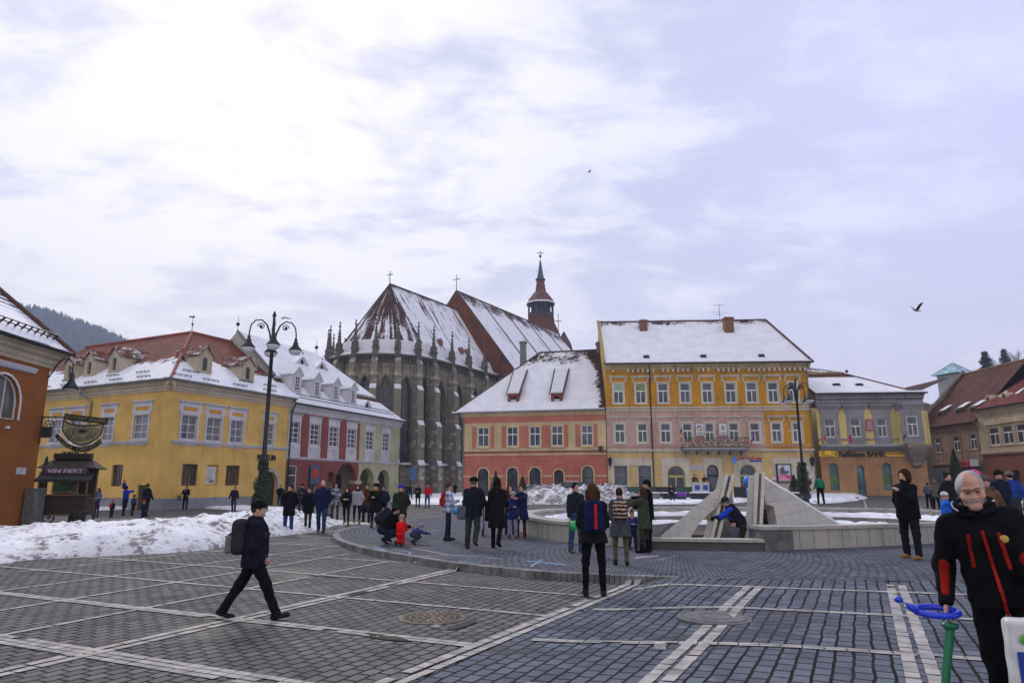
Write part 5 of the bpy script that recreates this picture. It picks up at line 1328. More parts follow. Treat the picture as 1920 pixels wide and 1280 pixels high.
 for k in range(5): m.tube([c + Vector((-.5 + k * .25, -.25, 1.85)), c + Vector((-.5 + k * .25, .25, 1.85))], .012, 4)
 m.build('antenna', MT['iron'], roof)
 for x in (S(1221.5, 800), L - .08): pipe(root, [W.P(x, .55, ez), W.P(x, .14, ez - .6), W.P(x, .14, gz)], .06, 'iron' if x < 10 else 'zinc')
 sd = Wall(W.P(L, 0, 0), W.P(L, -14, 0), flip=False); MB().sheet(sd, rect(0, 14, gz - .5, ez), [], 0).build('side_wall', och, root)
 return W
OHW = ochre_house()

# ------------------------------------------------------------------ the bank house
def bank_house():
 A, B = wall_px((1527, 740), 69.3, (1712, 738)); W = Wall(A, B); ez = A.z; gz = terrain(30, 69) - .1
 S = lambda p, y=800: W.sz(p, y)[0]; Z = lambda y, p=1600: W.sz(p, y)[1]; L = S(1739, 880)
 root = empty('bank_house', V3(A, gz), 'yellow and violet-grey bank house with rusticated orange ground floor and corner bay', 'bank building')
 yl = plaster('pale_yellow_render', (.62, .49, .20), .3); vg = plaster('violet_grey_trim', (.27, .265, .29), .4); og = plaster('orange_rustic', (.42, .23, .12), .35, course=.36, coursemul=.6)
 zb = Z(838); ups = [(S(1546.4), S(1566.4)), (S(1595), S(1614)), (S(1645), S(1663))]; z0, z1 = Z(819), Z(784)
 ar = [(S(1555, 890), S(1573, 890), gz + .6, Z(868)), (S(1607, 890), S(1622, 890), gz, Z(872)), (S(1655, 890), S(1672.6, 890), gz + .6, Z(867.5))]
 wall_mesh(root, W, 0, L, gz - .4, zb, [arch(*a, n=14) for a in ar], og, 'ground_floor_wall', .4)
 wall_mesh(root, W, 0, L, zb, ez, [rect(a, b, z0, z1) for a, b in ups], yl, 'upper_wall')
 for k, a in enumerate(ar):
  o = window(root, W, *a, cols=(.5,) if k != 1 else (), rows=(.62,), frame=plain('teal_frame', (.04, .14, .15), .4), gl='glasst', rec=.3, fw=.08, mw=.06, arched=True, thin=1)
  m = MB()
  for q in range(9):
   t = math.pi * (q + .5) / 9; c, r_ = ((a[0] + a[1]) / 2, (a[1] - a[0]) / 2); zc = a[3] - r_
   pts = [(c + math.cos(t + s_ * .13) * rr, zc + math.sin(t + s_ * .13) * rr) for s_, rr in ((-1, r_ + .04), (1, r_ + .04), (1.1, r_ + .62), (-1.1, r_ + .62))]; m.ext(W, pts, 0, .05)
  m.build('voussoirs', og, o)
  if k == 2 or k == 0: MB().box(W, a[0] + .15, a[1] - .15, -.285, -.275, a[2] + .5, a[2] + 1.5).build('green_poster', plain('green_yellow_poster', (.10, .16, .04), .5, .5, 4), o)
 for a, b in ups:
  o = window(root, W, a, b, z0, z1, (.5,), (.6,), 'winwhite', 'glass', .12, .09, .08, thin=.6)
  m = MB(); surround(m, W, a, b, z0, z1, .16, .1); m.ext(W, [(a - .38, zb + .3), (b + .38, zb + .3), (b + .38, z1 + .25), (b + .55, z1 + .95), (a - .55, z1 + .95), (a - .38, z1 + .25)], 0, .07, [rect(a - .1, b + .1, z0 - .1, z1 + .1)])
  m.prof(W, [(0, z1 + .95), (.12, z1 + .95), (.34, z1 + 1.25), (.34, z1 + 1.35), (0, z1 + 1.38)], a - .68, b + .68); m.build('surround', vg, o)
  m = MB();
  for q in range(7): x = a + (b - a) * (q + .5) / 7; m.box(W, x - .05, x + .05, .08, .22, zb + .3, z0 - .25)
  m.build('baluster_panel', vg, o)
 m = MB(); m.prof(W, [(0, zb - .4), (.12, zb - .35), (.5, zb - .05), (.62, zb), (.62, zb + .14), (0, zb + .18)], 0, L); m.prof(W, [(0, z0 - .3), (.1, z0 - .28), (.1, z0 - .16), (0, z0 - .14)], 0, L); m.build('balcony_ledge', vg, root)
 MB().box(W, .05, L - .1, .25, .62, zb + .18, zb + .24).build('ledge_snow', MT['snow'], root)
 cornice(root, W, 0, L + .3, ez, 1.15, .75, vg); gutter(root, W, 0, L + .5, ez + .03, .75, 'iron')
 # corner bay on a tapering corbel
 xb0, xb1 = S(1682, 790), L + .35; pr = 1.0; xm = (xb0 + xb1) / 2; lx = [(xb0, 0), (xb0 + .35, pr), (xb1 - .5, pr), (xb1 + .25, .15), (xb1 + .25, -1.6)]
 zt = Z(760, 1710); m = MB()
 for (a, b), (c, d) in zip(lx, lx[1:]): m.poly([W.P(a, b, zb + .1), W.P(c, d, zb + .1), W.P(c, d, zt - .5), W.P(a, b, zt - .5)])
 bay = m.build('corner_bay', yl, root)
 def ringp(z, k, dz=0): return [W.P(xm + (a - xm) * k, -.0 + b * k, z) for a, b in lx]
 m = MB(); st = [(zb + .22, 1.06), (zb - .05, 1.1), (zb - .2, 1.05), (zb - .5, .92), (zb - 1.1, .62), (zb - 1.6, .38), (zb - 1.75, .42), (zb - 1.9, .3), (zb - 2.1, .12)]
 for (za, ka), (zc, kc) in zip(st, st[1:]):
  P, Q = ringp(za, ka), ringp(zc, kc)
  for i in range(len(P) - 1): m.poly([P[i], P[i + 1], Q[i + 1], Q[i]])
 P = ringp(zb + .22, 1.06); m.poly(P); m.build('corbel', plaster('corbel_grey', (.24, .20, .19), .4), bay)
 m = MB(); st = [(zt - .55, 1.0), (zt - .5, 1.05), (zt - .25, 1.1), (zt, 1.22), (zt + .12, 1.22), (zt + .3, .9)]
 for (za, ka), (zc, kc) in zip(st, st[1:]):
  P, Q = ringp(za, ka), ringp(zc, kc)
  for i in range(len(P) - 1): m.poly([P[i], P[i + 1], Q[i + 1], Q[i]])
 m.poly(ringp(zt + .3, .9)); m.build('bay_roof', vg, bay)
 FB_ = W.sh(0, pr, 0); wa, wb = W.sz(1700, 800, pr)[0], W.sz(1720.5, 800, pr)[0]
 m = MB(); surround(m, FB_, wa, wb, z0, z1 + .1, .16, .1); m.ext(FB_, [(wa - .5, zb + .3), (wb + .5, zb + .3), (wb + .5, zt - .5), (wa - .5, zt - .5)], .001, .06, [rect(wa - .1, wb + .1, z0 - .1, z1 + .2)]); m.build('bay_surround', vg, bay)
 MB().sheet(FB_, rect(wa, wb, z0, z1 + .1), [], .012).build('bay_pane', MT['glass'], bay)
 m = MB(); zz_ = z0 + (z1 - z0) * .6; m.ext(FB_, rect(wa, wb, z0, z1 + .1), .013, .05, [rect(wa + .09, (wa + wb) / 2 - .04, z0 + .09, zz_), rect((wa + wb) / 2 + .04, wb - .09, z0 + .09, zz_), rect(wa + .09, wb - .09, zz_ + .1, z1)]); m.build('bay_window', MT['winwhite'], bay)
 # the sign band
 yb = plain('sign_yellow', (.75, .47, .015), .4, .05)
 s0, s1 = S(1535, 851), S(1700, 851); z_0, z_1 = Z(855.5), Z(848.5)
 m = MB(); m.box(W, s0, s1, .04, .1, z_0, z_0 + .14); m.box(W, s0, s0 + 1.6, .04, .1, z_0 + .14, z_0 + .55); o = m.build('sign_board', yb, root)
 m = MB(); m.box(W, s0 + 1.62, s1, .035, .08, z_0 + .16, z_0 + .42); m.build('sign_board_brown', plain('sign_ochre', (.42, .20, .02), .5), root)
 x0_ = S(1571.5, 851); text_mb('Raiffeisen BANK', W, x0_, z_0 - .02, .52, S(1660.7, 851) - x0_, .1, .1, .035).build('lettering', plain('sign_black', (.008, .008, .008), .4), root)
 xs_ = S(1563, 851); MB().box(W, xs_ - .02, xs_ + .42, .08, .13, z_0 - .02, z_0 + .48).build('emblem_tile', yb, root)
 m = MB()
 for s_ in (-1, 1): f = Fr(W.P(xs_ + .2, .13, z_0 + .23), (W.ex * math.cos(s_ * .78) + Vector((0, 0, math.sin(s_ * .78)))), W.ey, (-W.ex * math.sin(s_ * .78) + Vector((0, 0, math.cos(s_ * .78))))); m.box(f, -.2, .2, 0, .02 + .004 * s_, -.035, .035)
 m.build('emblem', MT['iron'], root)
 MB().box(W, .3, .9, .3, .55, Z(852), Z(845)).build('projecting_sign', yb, root)
 o = MB().box(W, S(1623.5), S(1637), .08, .13, Z(807), Z(786)).build('red_plaque', plain('plaque_red', (.33, .02, .05), .5), root)
 q = MB()
 for k in range(6): q.box(W, S(1625), S(1635.5), .13, .136, Z(805 - 3 * k), Z(804.2 - 3 * k))
 q.build('plaque_text', MT['winwhite'], o)
 for px, cs in ((1547, [FB, FY, FRD]), (1592, [FRD]), (1693, [FB])): flag(root, W.P(S(px, 824), .6, zb + .1), Vector((-.25, -.35, .9)).normalized(), 1.4, cs, .7)
 # roof
 hw = 6.0; ov = .75; e0, e1 = W.P(0, ov, ez), W.P(L + .1, ov, ez); pl = Fr(W.P(0, -hw, 0), W.ex, W.ey)
 rB = on_plane(pl, 1588, 702); rA = W.P(0, -hw, rB.z); bk0, bk1 = W.P(0, -2 * hw - 1, ez), W.P(L + .1, -2 * hw - 1, ez)
 e1 = W.P(S(1716, 738), ov, ez); bk1 = W.P(S(1716, 738), -2 * hw - 1, ez)
 vmax = math.hypot(hw + ov, rB.z - ez)
 rm = roofmat('bank_roof', (.13, .05, .035), lambda g, u, v, b, f, s: g.m('ADD', S_full(.5, .4)(g, u, v, b, f, s), g.m('MULTIPLY', g.step(v, vmax * .83, vmax * .9), -.7)), .3)
 m = MB(); roof_quad(m, [e0, e1, rB, rA]); roof_quad(m, [e1, bk1, rB], u0=30); roof_quad(m, [bk1, bk0, rA, rB], u0=50); roof = m.build('roof', rm, root)
 m = MB(); m.tube([rB, e1], .12, 6); m.tube([rA, rB], .12, 6); m.build('ridge_tiles', plain('ridge_b', (.10, .045, .03), .8, .4, 5), roof)
 finial(root, rB, .8, ball=.18)
 F = roof_fr([e0, e1, rB, rA])
 for px, py in ((1568, 722), (1611, 722)): c = on_plane(F, px, py); f = Fr(c, W.ex, W.ey); m = MB(); m.ext(f, [(-.42, -.05), (.42, -.05), (.3, .2), (-.3, .2)], -.9, .15); m.build('roof_vent', MT['iron'], roof)
 MB().sheet(Wall(W.P(L, 0, 0), W.P(L, -12, 0)), rect(0, 12, gz - .4, ez), [], 0).build('side_wall', yl, root)
 # the darker roof behind
 r2 = empty('back_house', W.P(4, -16, gz), 'dark tiled house roof showing behind the bank roof', 'house'); a = at(1512, 692, 84); b = at(1578, 690, 84); f = Fr((a.x, 84, 0), (1, 0, 0), (0, -1, 0)); w_ = b.x - a.x
 MB().box(f, -3, w_, -8, 0, gz, a.z - .3).build('wall', yl, r2); m = MB(); roof_quad(m, [f.P(-3, .4, a.z - .3), f.P(w_ + .3, .4, a.z - .5), f.P(w_ - 3, -4, a.z + 1.0), f.P(-3, -4, a.z + 1.4)]); roof_quad(m, [f.P(w_ + .3, .4, a.z - .5), f.P(w_ + .3, -8, a.z - .5), f.P(w_ - 3, -4, a.z + 1.0)]); m.build('roof', roofmat('back_roof', (.07, .04, .035), S_full(.05, .9), .3), r2)
 return W
BW = bank_house()

# ------------------------------------------------------------------ the street on the right
def street_houses():
 # brown house: its front runs away from us along the side street
 A, B = wall_px((1833, 791), 75, (1742, 803)); gz = .5; ez = A.z
 for nm, lab, P, Q, ezz, col, roofc, Zr, kind in (
  ('brown_house', 'plain brown house with huge dark tiled roof, in the side street by the bank', B, A, ez, (.24, .165, .12), (.13, .045, .032), 0, 0),
  ('beige_house', 'beige house with hooded windows and red roof, at the right edge of the square', A, V3(A, 0) + (V3(A, 0) - V3(B, 0)).normalized() * 15, None, (.40, .32, .22), (.20, .04, .03), 0, 1)):
  P = V3(P, 0); Q = V3(Q, 0); W = Wall(P, Q)
  if W.ey.x > 0: W = Wall(P, Q, flip=True)
  L = W.L; root = empty(nm, P, lab, 'house')
  S = lambda p, y=820: W.sz(p, y)[0]; Z = lambda p, y: W.sz(p, y)[1]
  pm = plaster(nm + '_render', col, .45, course=.34 if kind else None, coursemul=.8); tr = plaster(nm + '_trim', tuple(k * 1.15 for k in col), .4)
  if kind == 0: ups = [(1751, 1763, 820.6, 848.5), (1785.6, 1799, 816.6, 845), (1817, 1831, 812, 842)]; lows = [(1766, 1776, 870), (1780, 1788, 868), (1826, 1833, 872)]; e = ezz
  else: ups = [(1854.6, 1874.6, 800.7, 834), (1880, 1901, 797, 832)]; lows = [(1862, 1882, 868), (1890, 1912, 868)]; e = Z(1840, 768)
  zm = Z(1838, 857) if kind else gz + 3.4
  if kind: zm = Z(1850, 850)
  hs = []
  for a, b, t, bo in ups: s0, s1 = sorted((S(a), S(b))); hs.append((s0, s1, Z((a + b) / 2, bo), Z((a + b) / 2, t)))
  if kind: s = hs[-1]; d = hs[1][0] - hs[0][0]; hs += [(s[0] + d * k, s[1] + d * k, s[2], s[3]) for k in (1, 2, 3)]
  ls = []
  for a, b, t in lows: s0, s1 = sorted((S(a, 890), S(b, 890))); ls.append((s0, s1, gz - .2, gz + 2.5))
  wall_mesh(root, W, 0, L, zm, e, [rect(*h) for h in hs if h[1] < L], pm, 'upper_wall', .22)
  wall_mesh(root, W, 0, L, gz - .8, zm, [rect(*h) for h in ls], plaster(nm + '_ground', (.20, .07, .045) if kind else (.19, .14, .11), .5), 'lower_wall', .4)
  for h in hs:
   if h[1] > L: continue
   o = window(root, W, *h, (.5,), (.65,), 'winwhite', glass('street_glass', (.03, .03, .035)), .14, .09, .07, thin=.65); m = MB(); surround(m, W, *h, .16, .07)
   if kind: m.ext(W, [(h[0] - .3, h[3] + .25)] + [((h[0] + h[1]) / 2 - (h[1] - h[0] + .6) / 2 * math.cos(math.pi * k / 10), h[3] + .35 + .55 * math.sin(math.pi * k / 10)) for k in range(11)] + [(h[1] + .3, h[3] + .25)], 0, .2)
   else: m.ext(W, rect(h[0] - .1, h[1] + .1, h[2] - 1.0, h[2] - .25), 0, .05)
   m.build('surround', tr, o)
  for h in ls: MB().sheet(W, rect(*h), [], -.35).build('shop_opening', MT['dark'], root)
  m = MB(); m.prof(W, [(0, zm - .2), (.2, zm - .1), (.25, zm + .05), (.25, zm + .15), (0, zm + .2)], 0, L); m.build('belt_course', tr, root)
  cornice(root, W, 0, L, e, .7, .5, tr); gutter(root, W, 0, L, e + .03, .5, 'iron', False)
  hw = 6.5; ov = .5
  if kind == 0:
   # slope seen from px: ridge passes (1788,713) and (1906,676)
   rz = None; pl = Fr(W.P(0, -hw, 0), W.ex, W.ey); q = on_plane(pl, 1860, 689); rz = q.z
   e0, e1, r1, r0 = W.P(-2.0, ov, e), W.P(L, ov, e), W.P(L, -hw, rz), W.P(-2.0, -hw, rz)
   m = MB(); roof_quad(m, [e0, e1, r1, r0]); roof_quad(m, [W.P(L, -2 * hw, e), W.P(-2, -2 * hw, e), r0, r1], u0=30)
   roof = m.build('roof', roofmat('brown_house_roof', roofc, lambda g, u, v, b, f, s: g.m('ADD', S_full(-.45, 1.0)(g, u, v, b, f, s), .1), .3), root)
   m = MB(); m.tube([r0, r1], .15, 5); m.build('ridge_tiles', MT['brick'], roof)
   m = MB()
   for x in (-2.0, ): m.poly([W.P(x - .15, .3, e - .5), W.P(x - .15, -hw, rz + .35), W.P(x - .15, -2 * hw, e)]); m.tube([W.P(x - .1, .7, e + .1), W.P(x - .1, -hw, rz + .4)], .22, 5)
   m.poly([W.P(-2, 0, gz - .5), W.P(-2, 0, e), W.P(0, 0, e), W.P(0, 0, gz - .5)]); m.build('fire_wall', plaster('fire_wall', (.22, .19, .15), .5), root)
   F = roof_fr([e0, e1, r1, r0])
   for px, py in ((1763, 781), (1797, 776), (1825, 773)):
    c = on_plane(F, px, py); f = Fr(c, W.ex, W.ey); m = MB(); m.ext(f, rect(-.5, .5, -.2, .55), -.12, 0, [rect(-.33, .33, 0, .42)]); m.poly([f.P(-.6, .1, .56), f.P(.6, .1, .56), f.P(.6, -2.6, 2.0), f.P(-.6, -2.6, 2.0)])
    for sx in (-.5, .5): m.poly([f.P(sx, 0, -.2), f.P(sx, -2.4, 1.85), f.P(sx, 0, .55)])
    d = m.build('dormer', plain('dormer_brown', (.09, .06, .045), .8, .3, 4), root); MB().poly([f.P(-.6, -.3, .8), f.P(.55, -.3, .8), f.P(.3, -2.4, 1.98), f.P(-.6, -2.4, 1.98)]).build('snow_cap', MT['snow'], d); MB().sheet(f, rect(-.33, .33, 0, .42), [], -.1).build('pane', MT['glass'], d)
  else:
   pl = Fr(W.P(0, -hw, 0), W.ex, W.ey); r_ = on_plane(pl, 1915, 705); rz = r_.z
   e0, e1, r1, r0 = W.P(0, ov, e), W.P(L, ov, e), W.P(L, -hw, rz), W.P(0, -hw, rz)
   m = MB(); roof_quad(m, [e0, e1, r1, r0]); roof_quad(m, [W.P(L, -2 * hw, e), W.P(0, -2 * hw, e), r0, r1], u0=30); roof = m.build('roof', roofmat('beige_house_roof', roofc, S_full(-.5, .9), .3), root)
   m = MB(); m.poly([W.P(0, 0, e), W.P(0, -hw, rz), W.P(0, -2 * hw, e)]); m.build('gable_wall', plaster('gable_pale', (.42, .42, .45), .4), root)
   F = roof_fr([e0, e1, r1, r0])
   for px, py in ((1852, 751), (1882, 746)):
    c = on_plane(F, px, py); f = Fr(c, W.ex, W.ey); m = MB(); m.ext(f, arch(-.42, .42, -.3, .6), -.9, 0, [arch(-.24, .24, 0, .42)]); d = m.build('dormer', tr, root); MB().sheet(f, arch(-.24, .24, 0, .42), [], -.15).build('pane', MT['glass'], d)
    MB().poly([f.P(.6, -.3, .1), f.P(1.3, -.3, .1), f.P(1.5, -1.3, .9), f.P(1.1, -1.3, .9)]).build('snow_cap', MT['snow'], d)
   MB().box(W, L, L + .1, -13, 0, gz - .5, e).build('far_wall', pm, root)
  if kind == 0:
   s0, s1 = sorted((S(1791, 863), S(1822, 863))); z = gz + 3.0; o = MB().box(W, s0, s1, .1, .4, z, z + .65).build('shop_sign', plain('shop_red', (.45, .02, .02), .5), root)
   q = MB()
   for k in range(6): x = s0 + (s1 - s0) * (.12 + .13 * k); q.box(W, x, x + (s1 - s0) * .07, .4, .42, z + .2, z + .5)
   q.build('sign_letters', MT['iron'], o)
   MB().box(W, s1 + .2, s1 + 1.5, .1, .38, z + .05, z + .8).build('grey_sign', plain('sign_pale', (.45, .45, .48), .5), root)
   m = MB(); m.ext(W, [(s0 + .9, z), (s1 - .6, z), (s1 - .9, z - .8)], .9, .95); m.build('red_pennant', plain('pennant_red', (.45, .02, .02), .5), root)
   q = MB()
   for k in range(5): q.box(W, L - 8.6 + k * .42, L - 8.3 + k * .42, .4, .5, gz + 1.5, gz + 2.8)
   q.build('hanging_goods', plain('slate_goods', (.06, .08, .13), .7, .6, 3), root)
 # house further up the side street
 r2 = empty('far_street_house', (50.5, 90, gz), 'low dark roof house deepest in the side street, beyond the brown house', 'house'); W = Wall((49.5, 104, 0), (49.5, 86.5, 0), flip=False)
 if W.ey.x > 0: W = Wall((49.5, 104, 0), (49.5, 86.5, 0), flip=True)
 e = at(1722, 765, 95).z; MB().sheet(W, rect(0, W.L, gz - 1, e), [], 0).build('wall', plaster('far_wall', (.20, .15, .12), .5), r2); rz = at(1745, 722, 95).z
 m = MB(); roof_quad(m, [W.P(0, .5, e), W.P(W.L, .5, e), W.P(W.L, -7, rz), W.P(3, -7, rz)]); roof_quad(m, [W.P(0, -14, e), W.P(0, .5, e), W.P(3, -7, rz)]); m.build('roof', roofmat('far_roof', (.085, .035, .028), S_full(-.5, 1.0), .3), r2)
 MB().sheet(Wall((40, 104.2, 0), (52, 104, 0)), rect(0, 12, gz - 1, e), [], 0).build('end_wall', plaster('far_wall_2', (.17, .13, .11), .5), r2)
 # glazed pyramid-topped tower on the hillside
 c = at(1790, 716, 170); hgt = at(1790, 700, 170).z; r3 = empty('glass_roofed_tower', (c.x, 170, 0), 'square pale tower with a glass pyramid roof above the brown roofs', 'tower'); f = Fr((c.x, 170, 0), (.94, .34, 0), (.34, -.94, 0)); w_ = 2.6
 MB().box(f, -w_, w_, -w_, w_, 0, hgt - .4).build('wall', plaster('tower_pale', (.36, .36, .37), .3), r3); m = MB(); ap = f.P(0, 0, at(1787, 680, 170).z); q = [f.P(sx * (w_ + .9), sy * (w_ + .9), hgt - .3) for sx, sy in ((-1, 1), (1, 1), (1, -1), (-1, -1))]
 for k in range(4): m.poly([q[k], q[(k + 1) % 4], ap])
 mt = glass('pale_glass_roof', (.16, .30, .36)); roof = m.build('roof', mt, r3); m = MB()
 for k in range(4):
  m.tube([q[k], ap], .09, 4)
  for t in (.25, .5, .75): m.tube([q[k] * (1 - t) + q[(k + 1) % 4] * t, ap], .05, 4); m.tube([q[k] * (1 - t) + ap * t, q[(k + 1) % 4] * (1 - t) + ap * t], .05, 4)
 m.build('glazing_bars', MT['zinc'], roof)
street_houses()

# ------------------------------------------------------------------ the great dark church
def church():
 a = Vector((.5, .866, 0)); n = Vector((.866, -.5, 0)); C = Vector((-21.4, 115, 0)); Rr = 9.6; gz = 0.0
 root = empty('church', C, 'huge soot-darkened Gothic church with buttresses, pinnacles and snowy steep roofs behind the houses', 'church')
 st = stone('church_stone', (.235, .21, .165), (.42, .38, .30), (.085, .072, .055), (1.1, .42), .5)
 stp = stone('buttress_stone', (.255, .23, .185), (.50, .46, .38), (.07, .06, .05), (.9, .55), .95)
 blk = plain('soot_stone', (.10, .092, .08), .9, .4, 1.5, bump=.4)
 ez = 21.3
 pts = []
 for k in range(-1, 10):
  ph = R(180 - 20 * k) if k <= 9 else 0
  pts.append(C + n * (Rr * math.cos(ph)) - a * (Rr * math.sin(ph)))
 pts = [C + n * (Rr * math.cos(R(p))) - a * (Rr * math.sin(R(p))) for p in range(180, -1, -20)]
 pts = [pts[0] + a * 30] + pts
 side = [pts[-1] + a * s for s in (5.2, 10.4, 15.6, 21)]
 pts += side
 lan = glass('church_glass', (.03, .035, .045)); trm = plain('tracery_stone', (.12, .11, .09), .9, .4, 3)
 for i in range(len(pts) - 1):
  P, Q = pts[i], pts[i + 1]; W = Wall(P, Q);
  if W.ey.dot(W.o + W.ex * W.L / 2 - (C + a * 4)) < 0: W = Wall(P, Q, flip=True)
  L = W.L; holes = []; xm = L / 2
  if 0 < i < len(pts) - 1 and L < 8:
   ww = .95 if i < 10 else 1.15; hs = arch(xm - ww, xm + ww, 4.9, 18.2 if i > 3 else 17.6, 12, rise=2.6, pointed=True); holes = [hs]
  m = MB(); m.sheet(W, rect(0, L, gz - 1, ez), holes, 0)
  for h in holes: m.rim(W, h, -.9, 0)
  m.build('choir_wall', st, root)
  if holes:
   o = MB(); zc = 18.2 if i > 3 else 17.6
   for x in (xm - ww * .33, xm + ww * .33): o.box(W, x - .07, x + .07, -.75, -.6, 4.9, zc - 2.0)
   for z in np.arange(7, 16, 1.5): o.box(W, xm - ww, xm + ww, -.72, -.64, z - .04, z + .04)
   for s_ in (-1, 0, 1): o.tube([W.P(xm + s_ * ww * .55 + math.cos(t) * .28, -.66, zc - 1.5 + .5 * (s_ == 0) + math.sin(t) * .34) for t in [6.28 * q / 10 for q in range(11)]], .06, 5, False)
   o.ext(W, arch(xm - ww - .25, xm + ww + .25, 4.9, zc + .3, 12, 2.8, True), .0, .1, [arch(xm - ww, xm + ww, 4.9, zc, 12, 2.6, True)])
   w_ = o.build('lancet_window', trm, root); MB().sheet(W, arch(xm - ww, xm + ww, 4.9, zc, 12, rise=2.6, pointed=True), [], -.7).build('pane', lan, w_)
  # sill string, parapet frieze
  m = MB(); m.prof(W, [(0, 4.2), (.35, 4.3), (.35, 4.5), (0, 4.75)], -.1, L + .1); m.prof(W, [(0, ez - 1.0), (.2, ez - .9), (.25, ez - .75), (.1, ez - .65), (.1, ez - .1), (.5, ez + .1), (.5, ez + .35), (0, ez + .4)], -.15, L + .15); m.build('string_courses', blk, root)
  m = MB(); q = max(2, int(L / .55))
  for k in range(q): x = L * (k + .5) / q; m.ext(W, arch(x - .17, x + .17, ez - .62, ez - .12, 6), .1, .115)
  m.build('frieze_openings', MT['dark'], root)
  m = MB(); m.prof(W, [(.5, ez + .35), (.55, ez + .42), (-.7, ez + 1.1), (-.75, ez + .4)], -.1, L + .1); m.prof(W, [(.34, 4.5), (.36, 4.58), (0, 4.85), (0, 4.7)], 0, L); m.build('ledge_snow', MT['snow'], root)
 # stepped buttresses ending in crocketed pinnacles
 for i, P in enumerate(pts[1:-1]):
  j = i + 1; d0 = (pts[j] - pts[j - 1]).normalized(); d1 = (pts[j + 1] - pts[j]).normalized(); t = (d0 + d1).normalized(); o = Vector((t.y, -t.x, 0))
  if o.dot(P - (C + a * max(0, (P - C).dot(a)))) < 0: o = -o
  f = Fr(P, t, o); hw_ = .62
  m = MB();
  for z0, z1, dep in ((gz - 1, 4.4, 2.3), (4.4, 10.5, 1.95), (10.5, 16.0, 1.5), (16.0, ez - 1.0, 1.05)):
   m.box(f, -hw_, hw_, -.3, dep, z0, z1)
   nd = {2.3: 1.95, 1.95: 1.5, 1.5: 1.05, 1.05: .7}[dep]; m.poly([f.P(-hw_, dep, z1), f.P(hw_, dep, z1), f.P(hw_, nd, z1 + .7), f.P(-hw_, nd, z1 + .7)]); m.poly([f.P(hw_, dep, z1), f.P(hw_, nd, z1 + .7), f.P(hw_, nd, z1)]); m.poly([f.P(-hw_, dep, z1), f.P(-hw_, nd, z1), f.P(-hw_, nd, z1 + .7)])
   hw_ *= .93
  b = m.build('buttress', stp, root); m = MB(); hw_ = .42
  m.box(f, -hw_, hw_, -.15, .68, ez - 1.0, ez + 2.2)
  for z in (ez - .2, ez + 1.2): m.box(f, -hw_ - .1, hw_ + .1, -.3, .85, z, z + .18)
  m.tube2(f.P(0, .27, ez + 2.2), [(.50, 0), (.54, .2), (.32, .25), (.28, .7), (.17, 2.0), (.08, 2.8), (.26, 2.88), (.27, 3.0), (.09, 3.1), (.08, 3.4), (.18, 3.5), (.05, 3.75)], 6)
  for z in (.8, 1.3, 1.8, 2.3):
   r_ = .27 - .09 * (z - .8)
   for q in range(4): tt = q * math.pi / 2 + .5; c = f.P(math.cos(tt) * (r_ + .06), .27 + math.sin(tt) * (r_ + .06), ez + 2.2 + z); m.ball(c, .08, 5)
  m.build('pinnacle', blk, b); m = MB()
  for z, y0, y1, w_ in ((4.4, 1.95, 2.32, .6), (10.5, 1.5, 1.97, .56), (16.0, 1.05, 1.52, .52)): m.poly([f.P(-w_, y1, z + .04), f.P(w_, y1, z + .04), f.P(w_, y0, z + .78), f.P(-w_, y0, z + .78)]); m.box(f, -w_, w_, y0 + .02, y1 + .03, z, z + .07)
  m.build('snow_cap', MT['snow'], b)
  if i in (4, 8): MB().tube([f.P(1.6, .25, gz), f.P(1.6, .25, ez)], .13, 6).build('downpipe', MT['iron'], root)
 # choir roof
 rz = 35.8; Rf = Rr - .5; ez2 = ez + .9
 base = [C + n * (Rf * math.cos(R(p))) - a * (Rf * math.sin(R(p))) for p in range(180, -1, -20)]
 tile = (.115, .045, .04)
 rs = roofmat('choir_side_roof', tile, lambda g, u, v, b, f, s: g.m('ADD', S_full(.15, 1.0)(g, u, v, b, f, s), g.m('ADD', g.m('MULTIPLY', g.step(s, .57, .63), -.65), g.m('MULTIPLY', g.step(v, 13.5, 17), -.18))), .5)
 ra = roofmat('apse_roof', tile, lambda g, u, v, b, f, s: g.m('ADD', g.m('ADD', g.m('MULTIPLY', s, 1.25), g.m('MULTIPLY', f, .55)), g.m('SUBTRACT', -.44, g.m('MULTIPLY', g.step(v, 1.0, 2.6, 0.0, 1.0), .0))), .5)
 ap = V3(C, rz); m = MB()
 for k in range(9): roof_quad(m, [V3(base[k], ez2), V3(base[k + 1], ez2), ap], u0=k * 20)
 roof = m.build('apse_roof', ra, root)
 m = MB(); e0, e1 = V3(base[-1], ez2), V3(base[-1] + a * 21, ez2); r1 = V3(C + a * 21, rz); roof_quad(m, [e0, e1, r1, ap]); f0, f1 = V3(base[0], ez2), V3(base[0] + a * 21, ez2); roof_quad(m, [f1, f0, ap, r1], u0=60); m.build('choir_roof', rs, root)
 m = MB(); skirt = [(Rf + .1, ez2 - .25), (Rf - .2, ez2 + .5), (Rf - 1.0, ez2 + 2.1)]
 for (ra_, za), (rb_, zb) in zip(skirt, skirt[1:]):
  for p in range(180, 0, -20):
   g_ = lambda r_, q, z: V3(C + n * (r_ * math.cos(R(q))) - a * (r_ * math.sin(R(q))), z); m.poly([g_(ra_, p, za), g_(ra_, p - 20, za), g_(rb_, p - 20, zb), g_(rb_, p, zb)])
  m.poly([g_(ra_, 0, za), g_(ra_, 0, za) + a * 21, g_(rb_, 0, zb) + a * 21, g_(rb_, 0, zb)])
 m.build('roof_foot_snow', MT['snow'], root)
 m = MB(); m.tube([ap, r1], .2, 5)
 for k in range(1, 9): m.tube([V3(base[k], ez2), ap], .12, 4)
